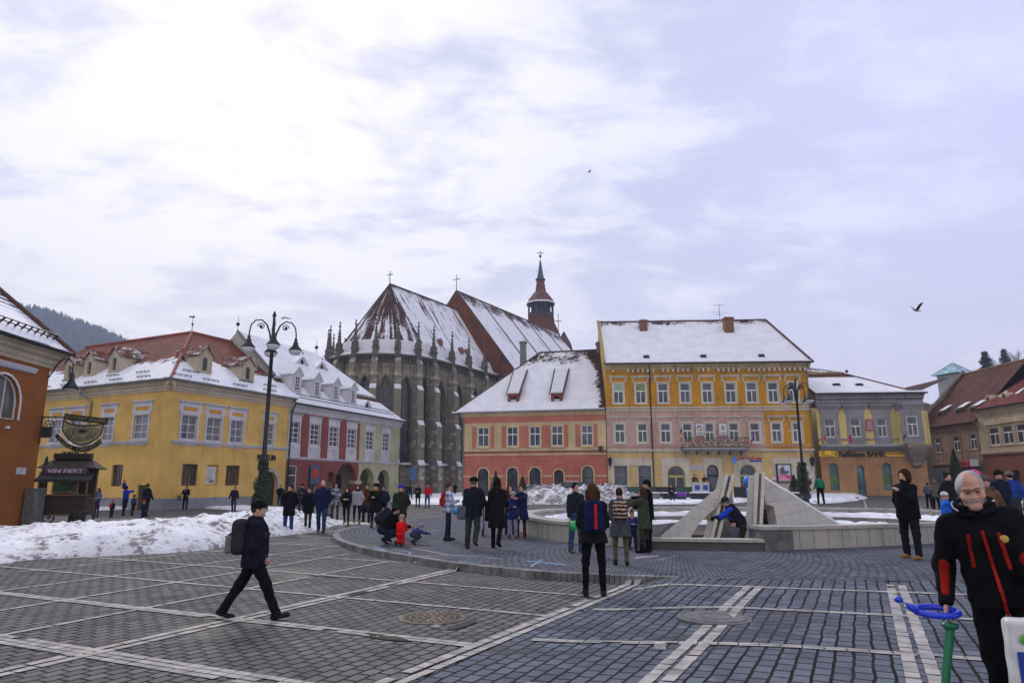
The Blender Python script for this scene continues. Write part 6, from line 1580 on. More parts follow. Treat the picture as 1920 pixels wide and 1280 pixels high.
 for k in range(26):
  for off in (0,): p = g_(Rf - .75, 0, ez2 + 1.9) + a * (k * .8); m.tube([p, p + Vector((0, 0, .45))], .03, 4)
 m.build('ridge_tiles', plain('church_ridge', (.05, .035, .03), .9), root)
 for u, v in ((5.5, 3.4), (11.5, 2.8), (13.5, 2.8)):
  F = roof_fr([e0, e1, r1, ap]); f = Fr(F.P(u, 0, v), a, n); m = MB(); m.ext(f, [(-.45, 0), (.45, 0), (.45, .7), (0, 1.3), (-.45, .7)], -1.4, .2); m.build('roof_hatch', MT['brick'], root)
 # nave: higher and wider, its end roofed in tile
 N0 = C + a * 20.0; nw = 14.2; nrz = at(870, 543, N0.y + .5).z - .3; nez = 21.6; nl = 46
 N1 = N0 + a * nl; er, el = N0 + n * nw, N0 - n * nw
 P = V3(N0 + a * 0.4, nrz); tr_ = roofmat('nave_end_roof', (.20, .07, .035), S_full(-.55, .5), .45)
 fw = N0 - a * .2
 m = MB(); roof_quad(m, [V3(el, nez), V3(er, nez), P]); m.build('nave_end', tr_, root)
 rn = roofmat('nave_roof', tile, lambda g, u, v, b, f, s: g.m('ADD', S_full(.12, 1.1)(g, u, v, b, f, s), g.m('ADD', g.m('MULTIPLY', g.step(s, .62, .66), -.5), g.m('MULTIPLY', g.step(v, 17, 22), -.2))), .5)
 m = MB(); P1 = V3(N1, nrz); roof_quad(m, [V3(er, nez), V3(N1 + n * nw, nez), P1, P]); roof_quad(m, [V3(N1 - n * nw, nez), V3(el, nez), P, P1], u0=90); m.poly([V3(N1 + n * nw, nez), V3(N1 - n * nw, nez), P1]); m.build('nave_roof', rn, root)
 m = MB(); W = Wall(er, N1 + n * nw); W = W if W.ey.dot(n) > 0 else Wall(er, N1 + n * nw, flip=True); m.sheet(W, rect(0, W.L, -1, nez), [], 0); W2 = Wall(pts[-1], er); m.sheet(W2, rect(0, W2.L, -1, nez), [], 0); m.build('nave_wall', st, root)
 m = MB(); m.tube([P, P1], .2, 5); m.tube([V3(er, nez), P], .22, 4); m.tube([V3(el, nez), P], .22, 4)
 for k in (9, 19, 29, 38): m.tube([V3(er + a * k, nez + .15), V3(N0 + a * (k + .4), nrz + .05)], .13, 4)
 m.build('nave_ridge', plain('nave_ridge_tile', (.09, .045, .035), .9, .4, 2), root)
 for p, h in ((ap, 2.3), (P, 3.3)):
  m = MB().tube([p - Vector((0, 0, .3)), p + Vector((0, 0, h))], [.09, .06], 6); f = Fr(p, (.9, -.45, 0), (.45, .9, 0)); m.box(f, -h * .26, h * .26, -.05, .05, h * .72, h * .72 + .12); m.ball(p + Vector((0, 0, h)), .1, 6); m.build('roof_cross', MT['iron'], root)
 # tower with its open gallery
 T = at(1014, 600, 186); tx = T.x; zg0, zg1 = at(1014, 594, 186).z, at(1014, 570, 186).z; zs = at(1014, 525, 186).z; zt = at(1013, 489, 186).z; zc = at(1013, 469, 186).z; rg = 3.9; ct = Vector((tx, 186, 0))
 tr2 = empty('church_tower', ct, 'church tower top with dark gallery, flared red spire and cross', 'tower')
 MB().tube2(ct, [(5.0, 0), (5.0, zg0 - 6), (4.4, zg0 - 4.5)], 8).build('tower_wall', st, tr2)
 MB().tube2(ct, [(6.3, zg0 - 7.5), (5.2, zg0 - 4.5), (4.1, zg0 - 2.2), (3.8, zg0)], 8).build('lower_roof', roofmat('tower_roof', (.15, .055, .04), S_full(-.3, .8), .5), tr2)
 g_ = MB(); g_.tube2(ct, [(3.7, zg0), (3.7, zg0 + .9)], 8); g_.tube2(ct, [(3.8, zg1 - .4), (4.1, zg1)], 8)
 for k in range(8):
  t = 2 * math.pi * (k + .5) / 8; t2 = t + math.pi / 8
  for tt, w_ in ((t, .28), (t2, .2)): rr = 3.65 if tt == t else 3.4; c = ct + Vector((math.cos(tt) * rr, math.sin(tt) * rr, 0)); g_.box(Fr(c, (-math.sin(tt), math.cos(tt), 0), (math.cos(tt), math.sin(tt), 0)), -w_, w_, -.2, .1, zg0, zg1)
 g_.tube2(ct, [(2.6, zg0 + .5), (2.6, zg1 - .2)], 8); g_.build('gallery', plain('slate_gallery', (.03, .035, .05), .8, .3, 2), tr2)
 MB().tube2(ct, [(rg + .35, zg1 - .2), (rg - .3, zg1 + 1.0), (2.1, zg1 + 3.0), (1.6, (zg1 + zs) / 2), (1.1, zs)], 8).build('spire', plain('red_shingle', (.13, .05, .04), .85, .35, .8), tr2)
 MB().tube2(ct, [(1.5, zs - .1), (1.5, zs + .25), (1.1, zs + .3), (.75, (zs * 2 + zt) / 3), (.2, zt)], 8).build('spire_top', plain('green_black_copper', (.035, .055, .075), .6, .3, 1), tr2)
 MB().tube2(ct, [(rg + .1, zg1 + .2), (rg - .5, zg1 + 1.5), (rg - 1.2, zg1 + 1.6)], 8).build('spire_snow', MT['snow'], tr2) if False else None
 m = MB()
 for k in range(5, 8):
  t = 2 * math.pi * k / 8; q = lambda r_, tt, z: ct + Vector((math.cos(tt) * r_, math.sin(tt) * r_, z)); o_ = math.pi / 8
  m.poly([q(4.25, t + o_ - math.pi / 4, zg1 - .1), q(4.25, t + o_, zg1 - .1), q(3.5, t + o_, zg1 + 1.05), q(3.5, t + o_ - math.pi / 4, zg1 + 1.05)])
 m.build('spire_snow', MT['snow'], tr2)
 m = MB().tube([ct + Vector((0, 0, zt - .2)), ct + Vector((0, 0, zc))], .09, 5); m.ball(ct + Vector((0, 0, zt + 1.4)), .42, 8); f = Fr(ct, (1, 0, 0), (0, 1, 0)); m.box(f, -.95, .95, -.06, .06, zc - 1.0, zc - .8); m.build('cross', MT['iron'], tr2)
 c2 = at(1047, 625, 184); m = MB().tube([Vector((c2.x, 184, c2.z - 2)), Vector((c2.x, 184, at(1047, 588, 184).z))], .1, 5); m.box(Fr(Vector((c2.x, 184, at(1047, 602, 184).z)), (1, 0, 0), (0, 1, 0)), -.9, .9, -.06, .06, -.1, .1); m.build('turret_cross', MT['iron'], tr2)
 m = MB(); m.tube2(Vector((c2.x + 1.5, 184, 0)), [(3.6, at(1047, 665, 184).z - 3), (2.0, at(1047, 645, 184).z), (.2, at(1047, 622, 184).z)], 8); m.build('stair_turret', plain('turret_dark', (.10, .05, .04), .9, .4, 1), tr2)
church()
# low churchyard things beside it
def church_yard():
 c = gp(773, 930); c = Vector((at(773, 930, 62).x, 62, terrain(-9, 62)))
 root = empty('traffic_sign', c, 'blue round traffic sign on a grey post in front of the church wall', 'traffic sign')
 MB().tube([c, c + Vector((0, 0, 3.2))], .04, 6).build('post', MT['zinc'], root); f = Fr(c, (1, 0, 0), (0, -1, 0))
 for z in (2.85, 2.25): MB().ext(f, [(.32 * math.cos(t), z + .28 * math.sin(t)) for t in [6.28 * k / 16 for k in range(16)]], .04, .07).build('sign_plate', plain('sign_blue', (.03, .10, .26), .5), root)
church_yard()

# ------------------------------------------------------------------ the sunken fountain
C0 = Vector((8.7, 24.3, 0))
def ring_at(s, z):
 return [Vector((C0.x + (x - C0.x) * s, C0.y + (y - C0.y) * s, z)) for x, y in RING]
def fountain():
 root = empty('fountain', (C0.x, C0.y, 0), 'large sunken ring fountain of pale stone slabs with two pointed stone fins', 'fountain')
 mar = MT['marble']; zt = .72
 def strip(mb, A, B, l=None):
  L = 0
  for i in range(len(A) - 1):
   d = (B[i + 1] - B[i]).length; h = (A[i] - B[i]).length; v0, v1 = A[i].z, B[i].z
   mb.poly([A[i], A[i + 1], B[i + 1], B[i]], [(L, v0), (L + d, v0), (L + d, v1 if abs(v1 - v0) > .05 else v0 + h), (L, v1 if abs(v1 - v0) > .05 else v0 + h)]); L += d
 m = MB(); strip(m, ring_at(1.0, -.5), ring_at(1.0, zt - .08)); strip(m, ring_at(.945, zt - .08), ring_at(.945, .36)); m.build('ring_wall', mar, root)
 m = MB(); strip(m, ring_at(1.006, zt - .08), ring_at(1.006, zt)); strip(m, ring_at(1.006, zt), ring_at(.94, zt)); strip(m, ring_at(.94, zt), ring_at(.94, zt - .08)); m.build('coping', plaster('coping_stone', (.42, .40, .37), .4), root)
 m = MB(); strip(m, ring_at(.945, .36), ring_at(.86, .36)); strip(m, ring_at(.86, .36), ring_at(.86, .04)); strip(m, ring_at(.86, .04), ring_at(.76, .04)); strip(m, ring_at(.76, .04), ring_at(.76, -.28)); m.build('terrace_steps', stone('step_stone', (.22, .21, .20), (.33, .31, .28), (.10, .095, .09), (.8, .6), .4, .01), root)
 # snow lying on the treads
 for s0, s1, z in ((.935, .868, .36), (.85, .77, .04)):
  m = MB(); A, B = ring_at(s0, z), ring_at(s1, z); rs = random.Random(int(z * 100)); pr = None; K = 4
  rows = []
  for i in range(len(A)):
   for q in range(3 if i < len(A) - 1 else 1):
    t = q / 3; a = A[i].lerp(A[min(i + 1, len(A) - 1)], t); b = B[i].lerp(B[min(i + 1, len(B) - 1)], t)
    if .02 < 1: rows.append([a.lerp(b, k / K) + Vector((0, 0, (.0 if k in (0, K) else .16) * rs.uniform(.5, 1.3) + .005)) for k in range(K + 1)])
  for r0, r1 in zip(rows, rows[1:]):
   for k in range(K): m.poly([r0[k], r1[k], r1[k + 1], r0[k + 1]], [(0, .2)] * 4)
  m.build('tread_snow', MT['snow'], root, True)
 fl = ring_at(.77, -.28); m = MB(); c = Vector((C0.x, C0.y, -.28))
 for i in range(len(fl) - 1): m.poly([c, fl[i], fl[i + 1]])
 m.poly([c, fl[-1], Vector((6.0, 16.9, -.28)), Vector((3.42, 17.5, -.28)), fl[0]]);
 for e_, k in ((fl[0], 0), (fl[-1], -1)): o = Vector((RING[k][0], RING[k][1], -.28)); m.poly([e_, o, o + Vector((0, 0, 1.0)), e_ + Vector((0, 0, 1.0))])
 m.build('basin_floor', plaster('basin_stone', (.20, .20, .21), .5), root)
 bt = paving('blue_tiles', ((.01, .04, .20), (.02, .09, .35), (.02, .06, .25)), .12, .12, (.05, .06, .09), .008)
 m = MB(); P = [at(1280, 992, 22.2), at(1345, 992, 22.2)]; W = Wall((P[0].x - 1, 22.2, 0), (P[1].x + 3.5, 22.2, 0)); m.box(W, 0, W.L, -1.8, 0, -.28, .10); m.build('blue_tiled_basin', bt, root)
 m = MB(); m.box(W, 0, W.L, -1.9, .06, .10, .16); m.build('basin_rim', MT['wood'], root)
 # low kerb across the front gap and the two end piers
 W = Wall((3.40, 17.30, 0), (6.02, 16.92, 0)); m = MB().box(W, 0, W.L, -.35, 0, -.4, .36).build('front_kerb', plaster('dark_kerb_stone', (.10, .10, .105), .5), root)
 MB().box(W, -.02, W.L, -.40, .05, .36, .43).build('kerb_coping', plaster('coping_pale', (.44, .42, .39), .3), root)
 pm = plain('pier_stone', (.12, .12, .125), .85, .3, 4, bump=.3)
 W2 = Wall((6.02, 16.86, 0), (6.74, 16.98, 0)); p_ = MB().box(W2, 0, W2.L, -.75, 0, -.4, zt - .07).build('end_pier', pm, root); MB().box(W2, -.03, W2.L + .03, -.8, .03, zt - .07, zt + .01).build('pier_cap', plaster('coping_pale_2', (.38, .37, .35), .4), p_)
 W3 = Wall((3.05, 17.52, 0), (3.42, 17.40, 0)); MB().box(W3, 0, W3.L, -.7, .04, -.4, zt - .02).build('end_pier', pm, root)
 # the two fins, each two leaning triangular slabs that meet in a grooved front rail
 fm = stone('fin_stone', (.46, .445, .42), (.52, .45, .38), (.27, .26, .25), (.75, .38), .5, .004); rail = plaster('rail_stone', (.50, .47, .41), .3)
 def fin(ap, rb, G, K, oG, label):
  """ap apex, rb foot of the rail, G and K the feet of the two slabs"""
  fr_ = empty_part('stone_fin', root)
  def slab(Ft, outl, nm):
   ex = (Ft - rb).normalized(); nn = ex.cross(ap - rb).normalized()
   if nn.y > 0: nn = -nn
   F = Fr(rb, ex, nn, nn.cross(ex) if nn.cross(ex).z > 0 else -nn.cross(ex))
   pts = []
   for p in outl(F): pts.append(((p - F.o).dot(F.ex), (p - F.o).dot(F.ez)))
   MB().ext(F, pts, -.28, 0).build(nm, fm, fr_); return F
  F = slab(G, oG, 'slab'); slab(K, lambda F: [rb, K, ap + (K - rb).normalized() * .02, ap], 'slab')
  d = (ap - rb).normalized(); side = Vector((1, 0, 0)); f = Fr(rb, side, d.cross(side).normalized() * (-1 if d.cross(side).y > 0 else 1), d); Lr = (ap - rb).length + .06
  for x0, x1 in ((-.125, -.04), (.04, .125)):
   n = 9; m = MB()
   for k in range(n): m.box(f, x0, x1, -.25, .10, Lr * k / n + .003, Lr * (k + 1) / n - .003)
   m.build('rail', rail, fr_)
  MB().box(f, -.04, .04, -.25, .03, 0, Lr - .02).build('groove', pm, fr_); return F
 def empty_part(nm, par):
  e = bpy.data.objects.new(nm, None); COL.objects.link(e); e.parent = par; WLOC[e.name] = WLOC[par.name]; return e
 apL = at(1367, 895, 19.0); rL = at(1340, 1008, 18.1); rL = rL + (rL - apL) * .22
 gL = at(1239, 1004, 17.85)
 def outL(F):
  q = lambda x, y: on_plane(F, x, y)
  cur = [q(1342, 954), q(1330, 962), q(1318, 973), q(1306, 988), q(1297, 1003), q(1294, 1012), q(1292, 1020)]
  return [apL] + cur + [q(1239, 1024), gL]
 kL = at(1390, 1000, 21.6); kL.z = -.25
 fin(apL, rL, gL, kL, outL, '')
 apR = at(1424, 891, 18.9); rR = at(1418, 1008, 18.0); rR = rR + (rR - apR) * .22; gR = at(1588, 994, 19.9); kR = at(1432, 1000, 21.4); kR.z = -.25
 def outR(F):
  q = lambda x, y: on_plane(F, x, y)
  return [apR, gR, q(1588, 1015), q(1461, 1015), q(1458, 988), q(1451, 949), q(1437, 945)]
 FR_ = fin(apR, rR, gR, kR, outR, '')
 m = MB(); d = (gR - apR); n = 16
 m.tube([apR + d * (k / n) + Vector((0, 0, .03)) + Vector((0, .14, 0)) for k in range(1, n)], [.05 + .04 * rnd.random() for k in range(1, n)], 6); m.build('edge_snow', MT['snow'], root)
 p0 = on_plane(FR_, 1440, 948) + Vector((.05, .9, 0)); p1 = on_plane(FR_, 1452, 990) + Vector((.25, .9, 0)); MB().tube([p0, p1 + (p1 - p0)], .17, 4).build('inner_post', plaster('brown_stone', (.16, .13, .10), .5), root)
fountain()

# ------------------------------------------------------------------ foliage
def leafmat(nm, a, b):
 m, g, p = newmat(nm); n = g.noise(g.obj(), 9, 4); g.set(p.inputs['Base Color'], g.mix(g.step(n, .35, .65), a, b)); p.inputs['Roughness'].default_value = .8; return m
FIR = leafmat('fir_green', (.012, .028, .014), (.035, .065, .03))
def leaves(pts, size, seed=0):
 rs = random.Random(seed); m = MB()
 for p in pts:
  a = Vector((rs.gauss(0, 1), rs.gauss(0, 1), rs.gauss(0, 1))).normalized(); b = a.orthogonal().normalized(); s = size * rs.uniform(.6, 1.4)
  m.poly([p - a * s - b * s * .3, p + a * s - b * s * .2, p + a * s * 1.1 + b * s * .3, p - a * s * .8 + b * s * .4], [(0, 0), (1, 0), (1, 1), (0, 1)])
 return m
def cone_cloud(c, r, h, n, seed, z0=0.0, pw=1.0):
 rs = random.Random(seed); o = []
 for k in range(n):
  t = rs.random() ** .8; a = rs.uniform(0, 6.283); lump = 1 + .18 * math.sin(a * 5 + t * 9); rr = r * (1 - t) ** pw * lump * (rs.random() ** .35); o.append(Vector(c) + Vector((math.cos(a) * rr, math.sin(a) * rr, z0 + t * h)))
 return o
# ------------------------------------------------------------------ street lamps
def street_lamp(c, H, rot, lab, gl):
 root = empty('street_lamp', c, lab, 'street lamp', 'black four-armed street lamps of the square')
 m = MB().tube2(Vector(c), [(.26, 0), (.26, .5), (.2, .56), (.17, 1.1), (.12, 1.2), (.10, 1.3), (.085, H * .55), (.07, H - 1.3), (.11, H - 1.28), (.11, H - 1.2), (.06, H - 1.1), (.05, H - .25), (.09, H - .22), (.02, H)], 12); m.build('post', MT['iron'], root, True)
 for k in range(4):
  t = rot + k * math.pi / 2; d = Vector((math.cos(t), math.sin(t), 0)); u = Vector((0, 0, 1)); P = lambda r, z: Vector(c) + d * r + u * z
  pts = [P(.04, H - 1.5), P(.12, H - 1.0), P(.26, H - .62), P(.48, H - .42), P(.72, H - .46), P(.88, H - .66), P(.93, H - .95), P(.93, H - 1.12)]
  a = MB().tube(pts, [.045, .04, .035, .032, .03, .03, .03, .03], 7); a.tube([P(.48 + math.cos(q) * .15 * (1 - q / 11), H - .70 + math.sin(q) * .15 * (1 - q / 11)) for q in [i * .6 for i in range(16)]], .022, 5); a.ball(P(.5, H - .7), .07, 8); arm = a.build('arm', MT['iron'], root, True)
  b = P(.93, H - 1.72); MB().tube2(b, [(.03, .62), (.06, .58), (.07, .46), (.10, .42), (.12, .3), (.26, .14), (.28, .08)], 12).build('lamp_hood', MT['iron'], arm, True)
  MB().tube2(b, [(.27, .09), (.25, .0), (.17, -.08), (.05, -.11)], 12).build('lamp_glass', plain('lamp_milk_glass', (.6, .6, .62), .25, .05), arm, True)
 g_ = MB(); rs = random.Random(3); pts = []
 for k in range(2600):
  z = rs.random(); w_ = gl[2] * (.55 + .45 * math.sin(math.pi * min(1, z * 1.25 + .05)) ** .6); a_ = rs.uniform(0, 6.283); rr = w_ * rs.random() ** .4 * (1 + .25 * math.sin(z * 22 + a_ * 2)); pts.append(Vector(c) + Vector((math.cos(a_) * rr, math.sin(a_) * rr, gl[0] + (gl[1] - gl[0]) * z)))
 o = leaves(pts, .055, 5).build('fir_garland', FIR, None, loc=Vector(c) + Vector((0, 0, gl[0]))); tag(o, gl[3], 'garland', 'fir garlands wrapped round the lamp posts')
yl = 28.0; cL = at(490, 930, yl); cL.z = terrain(cL.x, yl); zz1 = lambda py, Y: EYE + ray(500, py)[1] * Y
street_lamp(cL, zz1(583, yl) - cL.z, R(22), 'black four-armed street lamp at the left, in front of the yellow museum', (zz1(975, yl) - cL.z, zz1(862, yl) - cL.z, .31, 'dark fir garland wrapped round the left street lamp'))
yr = 45.5; cR = at(1507, 905, yr); cR.z = terrain(cR.x, yr)
street_lamp(cR, zz1(707, yr) - cR.z, R(35), 'black four-armed street lamp at the right, in front of the ochre house', (zz1(925, yr) - cR.z, zz1(866, yr) - cR.z, .42, 'dark fir garland wrapped round the right street lamp'))

# ------------------------------------------------------------------ hanging wrought sign on the orange house
def hanging_sign():
 W = OW; s, z = W.sz(85, 782); z0 = z; base = W.P(W.L - .15, 0, z0 - 1.2)
 root = empty('hanging_sign', base, 'half-moon wrought-iron inn sign with dark lettered ribbon hanging from the orange house', 'sign')
 d = Vector((W.ey.x * .8 + .15, W.ey.y * .35 - .05, 0)).normalized(); n = Vector((d.y, -d.x, 0)); n = -n if n.y > 0 else n
 F = Fr(W.P(W.L - .1, 0, 0), d, n); e = on_plane(F, 213, 791); L = (e - F.o).dot(F.ex); q = lambda x, y: (lambda p: ((p - F.o).dot(F.ex), p.z))(on_plane(F, x, y))
 m = MB(); a = q(84, 782); m.tube([F.P(0, 0, z0), F.P(L, 0, z0 - .1)], .03, 5); m.tube([F.P(.04, 0, z0 + .05), F.P(.04, 0, q(84, 832)[1])], .035, 5)
 for k in range(5):
  t0 = k * .9; m.tube([F.P(.35 + math.cos(t) * .28 * (1 - t / 14), 0, z0 - .45 + math.sin(t) * .3 * (1 - t / 14)) for t in [i * .5 for i in range(20)]], .02, 4) if k == 0 else None
 for k in range(4): x = .08 + k * .18; m.tube([F.P(x, 0, z0), F.P(x + .16, 0, z0 - .3), F.P(.05, 0, z0 - .55 - .12 * k)], .014, 4)
 m.build('bracket', MT['iron'], root)
 m = MB(); b0, b1 = q(80, 800), q(95, 820); m.box(F, b0[0] + .03, b1[0], -.06, .06, b1[1], b0[1]); m.build('floodlight_box', plain('slate_box', (.02, .03, .04), .5), root)
 top = [q(x, y) for x, y in ((120, 787), (131, 794), (145, 797), (160, 798), (178, 797), (195, 795))]; bot = [q(x, y) for x, y in ((191, 811), (182, 822), (168, 830), (154, 834), (140, 830), (127, 820), (118, 806))]
 o = MB().ext(F, top + bot, -.03, .03).build('sign_panel', plain('aged_cream_glass', (.33, .30, .17), .5, .25, 4), root)
 m = MB(); lp = top + bot + [top[0]]; m.tube([F.P(a_, .03, b_) for a_, b_ in lp], .035, 5)
 cx, cz = q(155, 808)
 for k in range(16):
  t = 2 * math.pi * k / 16; m.tube([F.P(cx, .04, cz), F.P(cx + math.cos(t) * .5, .04, cz + math.sin(t) * .28 - .03)], .012, 4)
 for r_, zz_ in ((.45, .32), (.62, .42)):
  m.tube([F.P(cx + math.cos(t) * r_, .04, cz - .05 + math.sin(t) * zz_ * (.9 if t > math.pi else .5)) for t in [math.pi + math.pi * i / 12 for i in range(13)]], .016, 4)
 for s_ in (-1, 1):
  for k in range(3): m.tube([F.P(cx + s_ * (.35 + .14 * k), .04, cz + .15), F.P(cx + s_ * (.5 + .14 * k), .04, cz), F.P(cx + s_ * (.3 + .1 * k), .04, cz - .3 - .05 * k)], .013, 4)
 m.ball(F.P(cx, .05, cz), .08, 8); m.build('tracery', MT['iron'], o)
 # ribbon below and name band above
 rb = [q(x, y) for x, y in ((104, 818), (112, 828), (124, 838), (138, 845), (152, 847), (166, 845), (180, 838), (191, 829))]; rt = [q(x, y) for x, y in ((188, 822), (177, 831), (165, 836), (152, 838), (139, 835), (127, 829), (117, 820), (108, 812))]
 dk = plain('black_green_ribbon', (.010, .014, .012), .5); r_ = MB().ext(F, rb + rt, -.04, .045).build('ribbon', dk, root)
 gold = plain('dull_gold_letters', (.22, .20, .11), .5); mid = [((a_[0] + b_[0]) / 2, (a_[1] + b_[1]) / 2) for a_, b_ in zip(rb, rt[::-1])]
 def along(t):
  x = t * (len(mid) - 1); i = min(int(x), len(mid) - 2); f_ = x - i; a_, b_ = mid[i], mid[i + 1]; return a_[0] + (b_[0] - a_[0]) * f_, a_[1] + (b_[1] - a_[1]) * f_, math.atan2(b_[1] - a_[1], b_[0] - a_[0])
 T = 'CERBUL CARPATIN'; big = MB()
 for i, ch in enumerate(T):
  if ch == ' ': continue
  x, z, an = along(.10 + .84 * i / (len(T) - 1)); f = Fr(F.P(x, .046, z), F.ex * math.cos(an) + Vector((0, 0, math.sin(an))), F.ey, Vector((0, 0, math.cos(an))) - F.ex * math.sin(an)); t_ = text_mb(ch, f, -.05, -.09, .17, None, .012); o0 = len(big.v)
  big.v += t_.v; big.uv += t_.uv; big.f += [tuple(o0 + q_ for q_ in ff) for ff in t_.f]; big.mi += t_.mi
 big.build('ribbon_lettering', gold, r_)
 a0, a1 = q(121, 779), q(202, 787); f = Fr(F.P(a0[0], 0, a0[1] - .03), F.ex * math.cos(-.12) + Vector((0, 0, math.sin(-.12))), F.ey, Vector((0, 0, 1)) * math.cos(.12) + F.ex * math.sin(.12)); W_ = math.hypot(a1[0] - a0[0], a1[1] - a0[1]); b_ = MB().box(f, 0, W_, -.03, .03, -.14, .14).build('name_band', dk, root)
 text_mb('RESTAURANT BRASSERIE', f, .06, -.07, .16, W_ - .12, .012, .031).build('band_lettering', gold, b_)
hanging_sign()

# ------------------------------------------------------------------ mulled-wine stall
def stall():
 Y = 33.2; c = at(120, 960, Y); gz = terrain(c.x, Y); ex = Vector((.97, .22, 0)).normalized(); ey = Vector((ex.y, -ex.x, 0)); f = Fr(Vector((c.x, Y, gz)), ex, ey)
 root = empty('wine_stall', (c.x, Y, gz), 'small dark wooden mulled wine stall on wheels beside the orange house', 'stall'); wd = MT['wood']; lt = plain('light_pine', (.26, .15, .06), .6, .3, 5)
 MB().box(f, -.95, .95, -1.0, .3, .35, 1.25).box(f, -1.0, 1.0, -1.05, .36, 1.25, 1.32).box(f, -.95, .95, -1.0, -.95, 1.32, 2.5).build('body', wd, root)
 m = MB()
 for x in (-.95, .9): m.box(f, x, x + .06, .24, .3, 1.32, 2.4); m.box(f, x, x + .06, -.98, -.92, .2, 2.4)
 m.box(f, -1.05, 1.05, .3, .42, 1.28, 1.34); m.box(f, -1.05, 1.05, .3, .36, .36, .42); m.box(f, -1.12, -1.05, .3, .36, .2, 2.35); m.build('counter_frame', lt, root)
 m = MB(); m.box(f, -.55, .55, .2, .26, 1.4, 2.0); m.build('window_frame', lt, root); MB().box(f, -.48, .48, .262, .27, 1.46, 1.95).build('serving_window', plain('greenish_window', (.03, .10, .05), .2, .7, 4), root)
 m = MB(); m.poly([f.P(-1.0, .3, 2.35), f.P(1.25, .3, 2.35), f.P(1.35, 1.1, 2.02), f.P(-1.0, 1.1, 2.02)]); m.poly([f.P(-1.0, 1.1, 2.02), f.P(1.35, 1.1, 2.02), f.P(1.35, 1.1, 1.9), f.P(-1.0, 1.1, 1.9)]); m.build('awning', plain('black_awning', (.02, .02, .024), .8), root)
 m = MB(); m.poly([f.P(-1.25, .55, 2.55), f.P(1.3, .55, 2.55), f.P(.8, -.35, 3.0), f.P(-.8, -.35, 3.0)]); m.poly([f.P(1.3, -1.2, 2.5), f.P(-1.25, -1.2, 2.5), f.P(-.8, -.35, 3.0), f.P(.8, -.35, 3.0)]); m.poly([f.P(1.3, .55, 2.55), f.P(1.3, -1.2, 2.5), f.P(.8, -.35, 3.0)]); m.poly([f.P(-1.25, -1.2, 2.5), f.P(-1.25, .55, 2.55), f.P(-.8, -.35, 3.0)]); m.box(f, -.8, .8, -.5, -.1, 3.0, 3.25); m.build('roof', plain('brown_shingles', (.04, .03, .025), .9, .5, 6), root)
 s_ = MB().box(f, -.85, .95, .5, .56, 2.28, 2.55).build('name_board', plain('plum_board', (.10, .045, .09), .5), root); text_mb('VIN FIERT', f, -.72, 2.32, .18, 1.5, .02, .56, .02).build('name_lettering', plain('lilac_white_letters', (.6, .5, .62), .5), s_)
 e, g, p = newmat('warm_bulb'); p.inputs['Emission Color'].default_value = (1, .62, .25, 1); p.inputs['Emission Strength'].default_value = 7; MB().ball(f.P(-.62, .7, 1.98), .07, 8).build('bulb', e, root)
 for x in (-.6, .6):
  w_ = MB()
  for yy in (.1,): cc = f.P(x, yy, .26); w_.tube([cc + ex * math.cos(t) * .24 + Vector((0, 0, math.sin(t) * .24)) for t in [6.283 * i / 14 for i in range(15)]], .035, 5)
  for k in range(3): t = k * math.pi / 3; w_.tube([cc + ex * math.cos(t) * .24 + Vector((0, 0, math.sin(t) * .24)), cc - ex * math.cos(t) * .24 - Vector((0, 0, math.sin(t) * .24))], .015, 4)
  w_.build('wheel', MT['iron'], root)
 c2 = f.P(-1.55, .75, 0); r2 = empty('bar_table', c2, 'tall narrow wooden bar table left of the mulled wine stall', 'table'); MB().box(Fr(c2, ex, ey), -.35, .3, -.25, .25, 1.06, 1.1).build('table_top', lt, r2); MB().tube([c2, c2 + Vector((0, 0, 1.06))], .035, 6).build('leg', MT['iron'], r2)
 c3 = f.P(1.45, .35, 0); r3 = empty('bar_table', c3, 'black tall stand with tray right of the mulled wine stall', 'table'); MB().box(Fr(c3, ex, ey), -.3, .35, -.22, .22, 1.12, 1.15).build('table_top', MT['iron'], r3); MB().tube([c3 + Vector((-.12, 0, 0)), c3 + Vector((.1, 0, 1.12))], .04, 6).build('leg', MT['iron'], r3)
 c4 = f.P(.95, 1.0, 0); MBx = MB().tube2(c4, [(.28, 0), (.36, .55), (.33, .58)], 10); tag(MBx.build('waste_tub', plain('black_tub', (.02, .02, .02), .6), loc=c4), 'black tub standing in front of the mulled wine stall', 'tub')
 c5 = at(74, 960, 32.8); c5.z = terrain(c5.x, 32.8); r5 = empty('closed_parasol', c5, 'closed black parasol standing between orange wall and wine stall', 'parasol'); MB().tube2(c5, [(.04, 0), (.04, .6)], 8).build('pole', MT['iron'], r5); MB().tube2(c5, [(.10, .5), (.20, .9), (.16, 2.2), (.06, 3.0), (.02, 3.1)], 10).build('canopy', MT['iron'], r5)
stall()

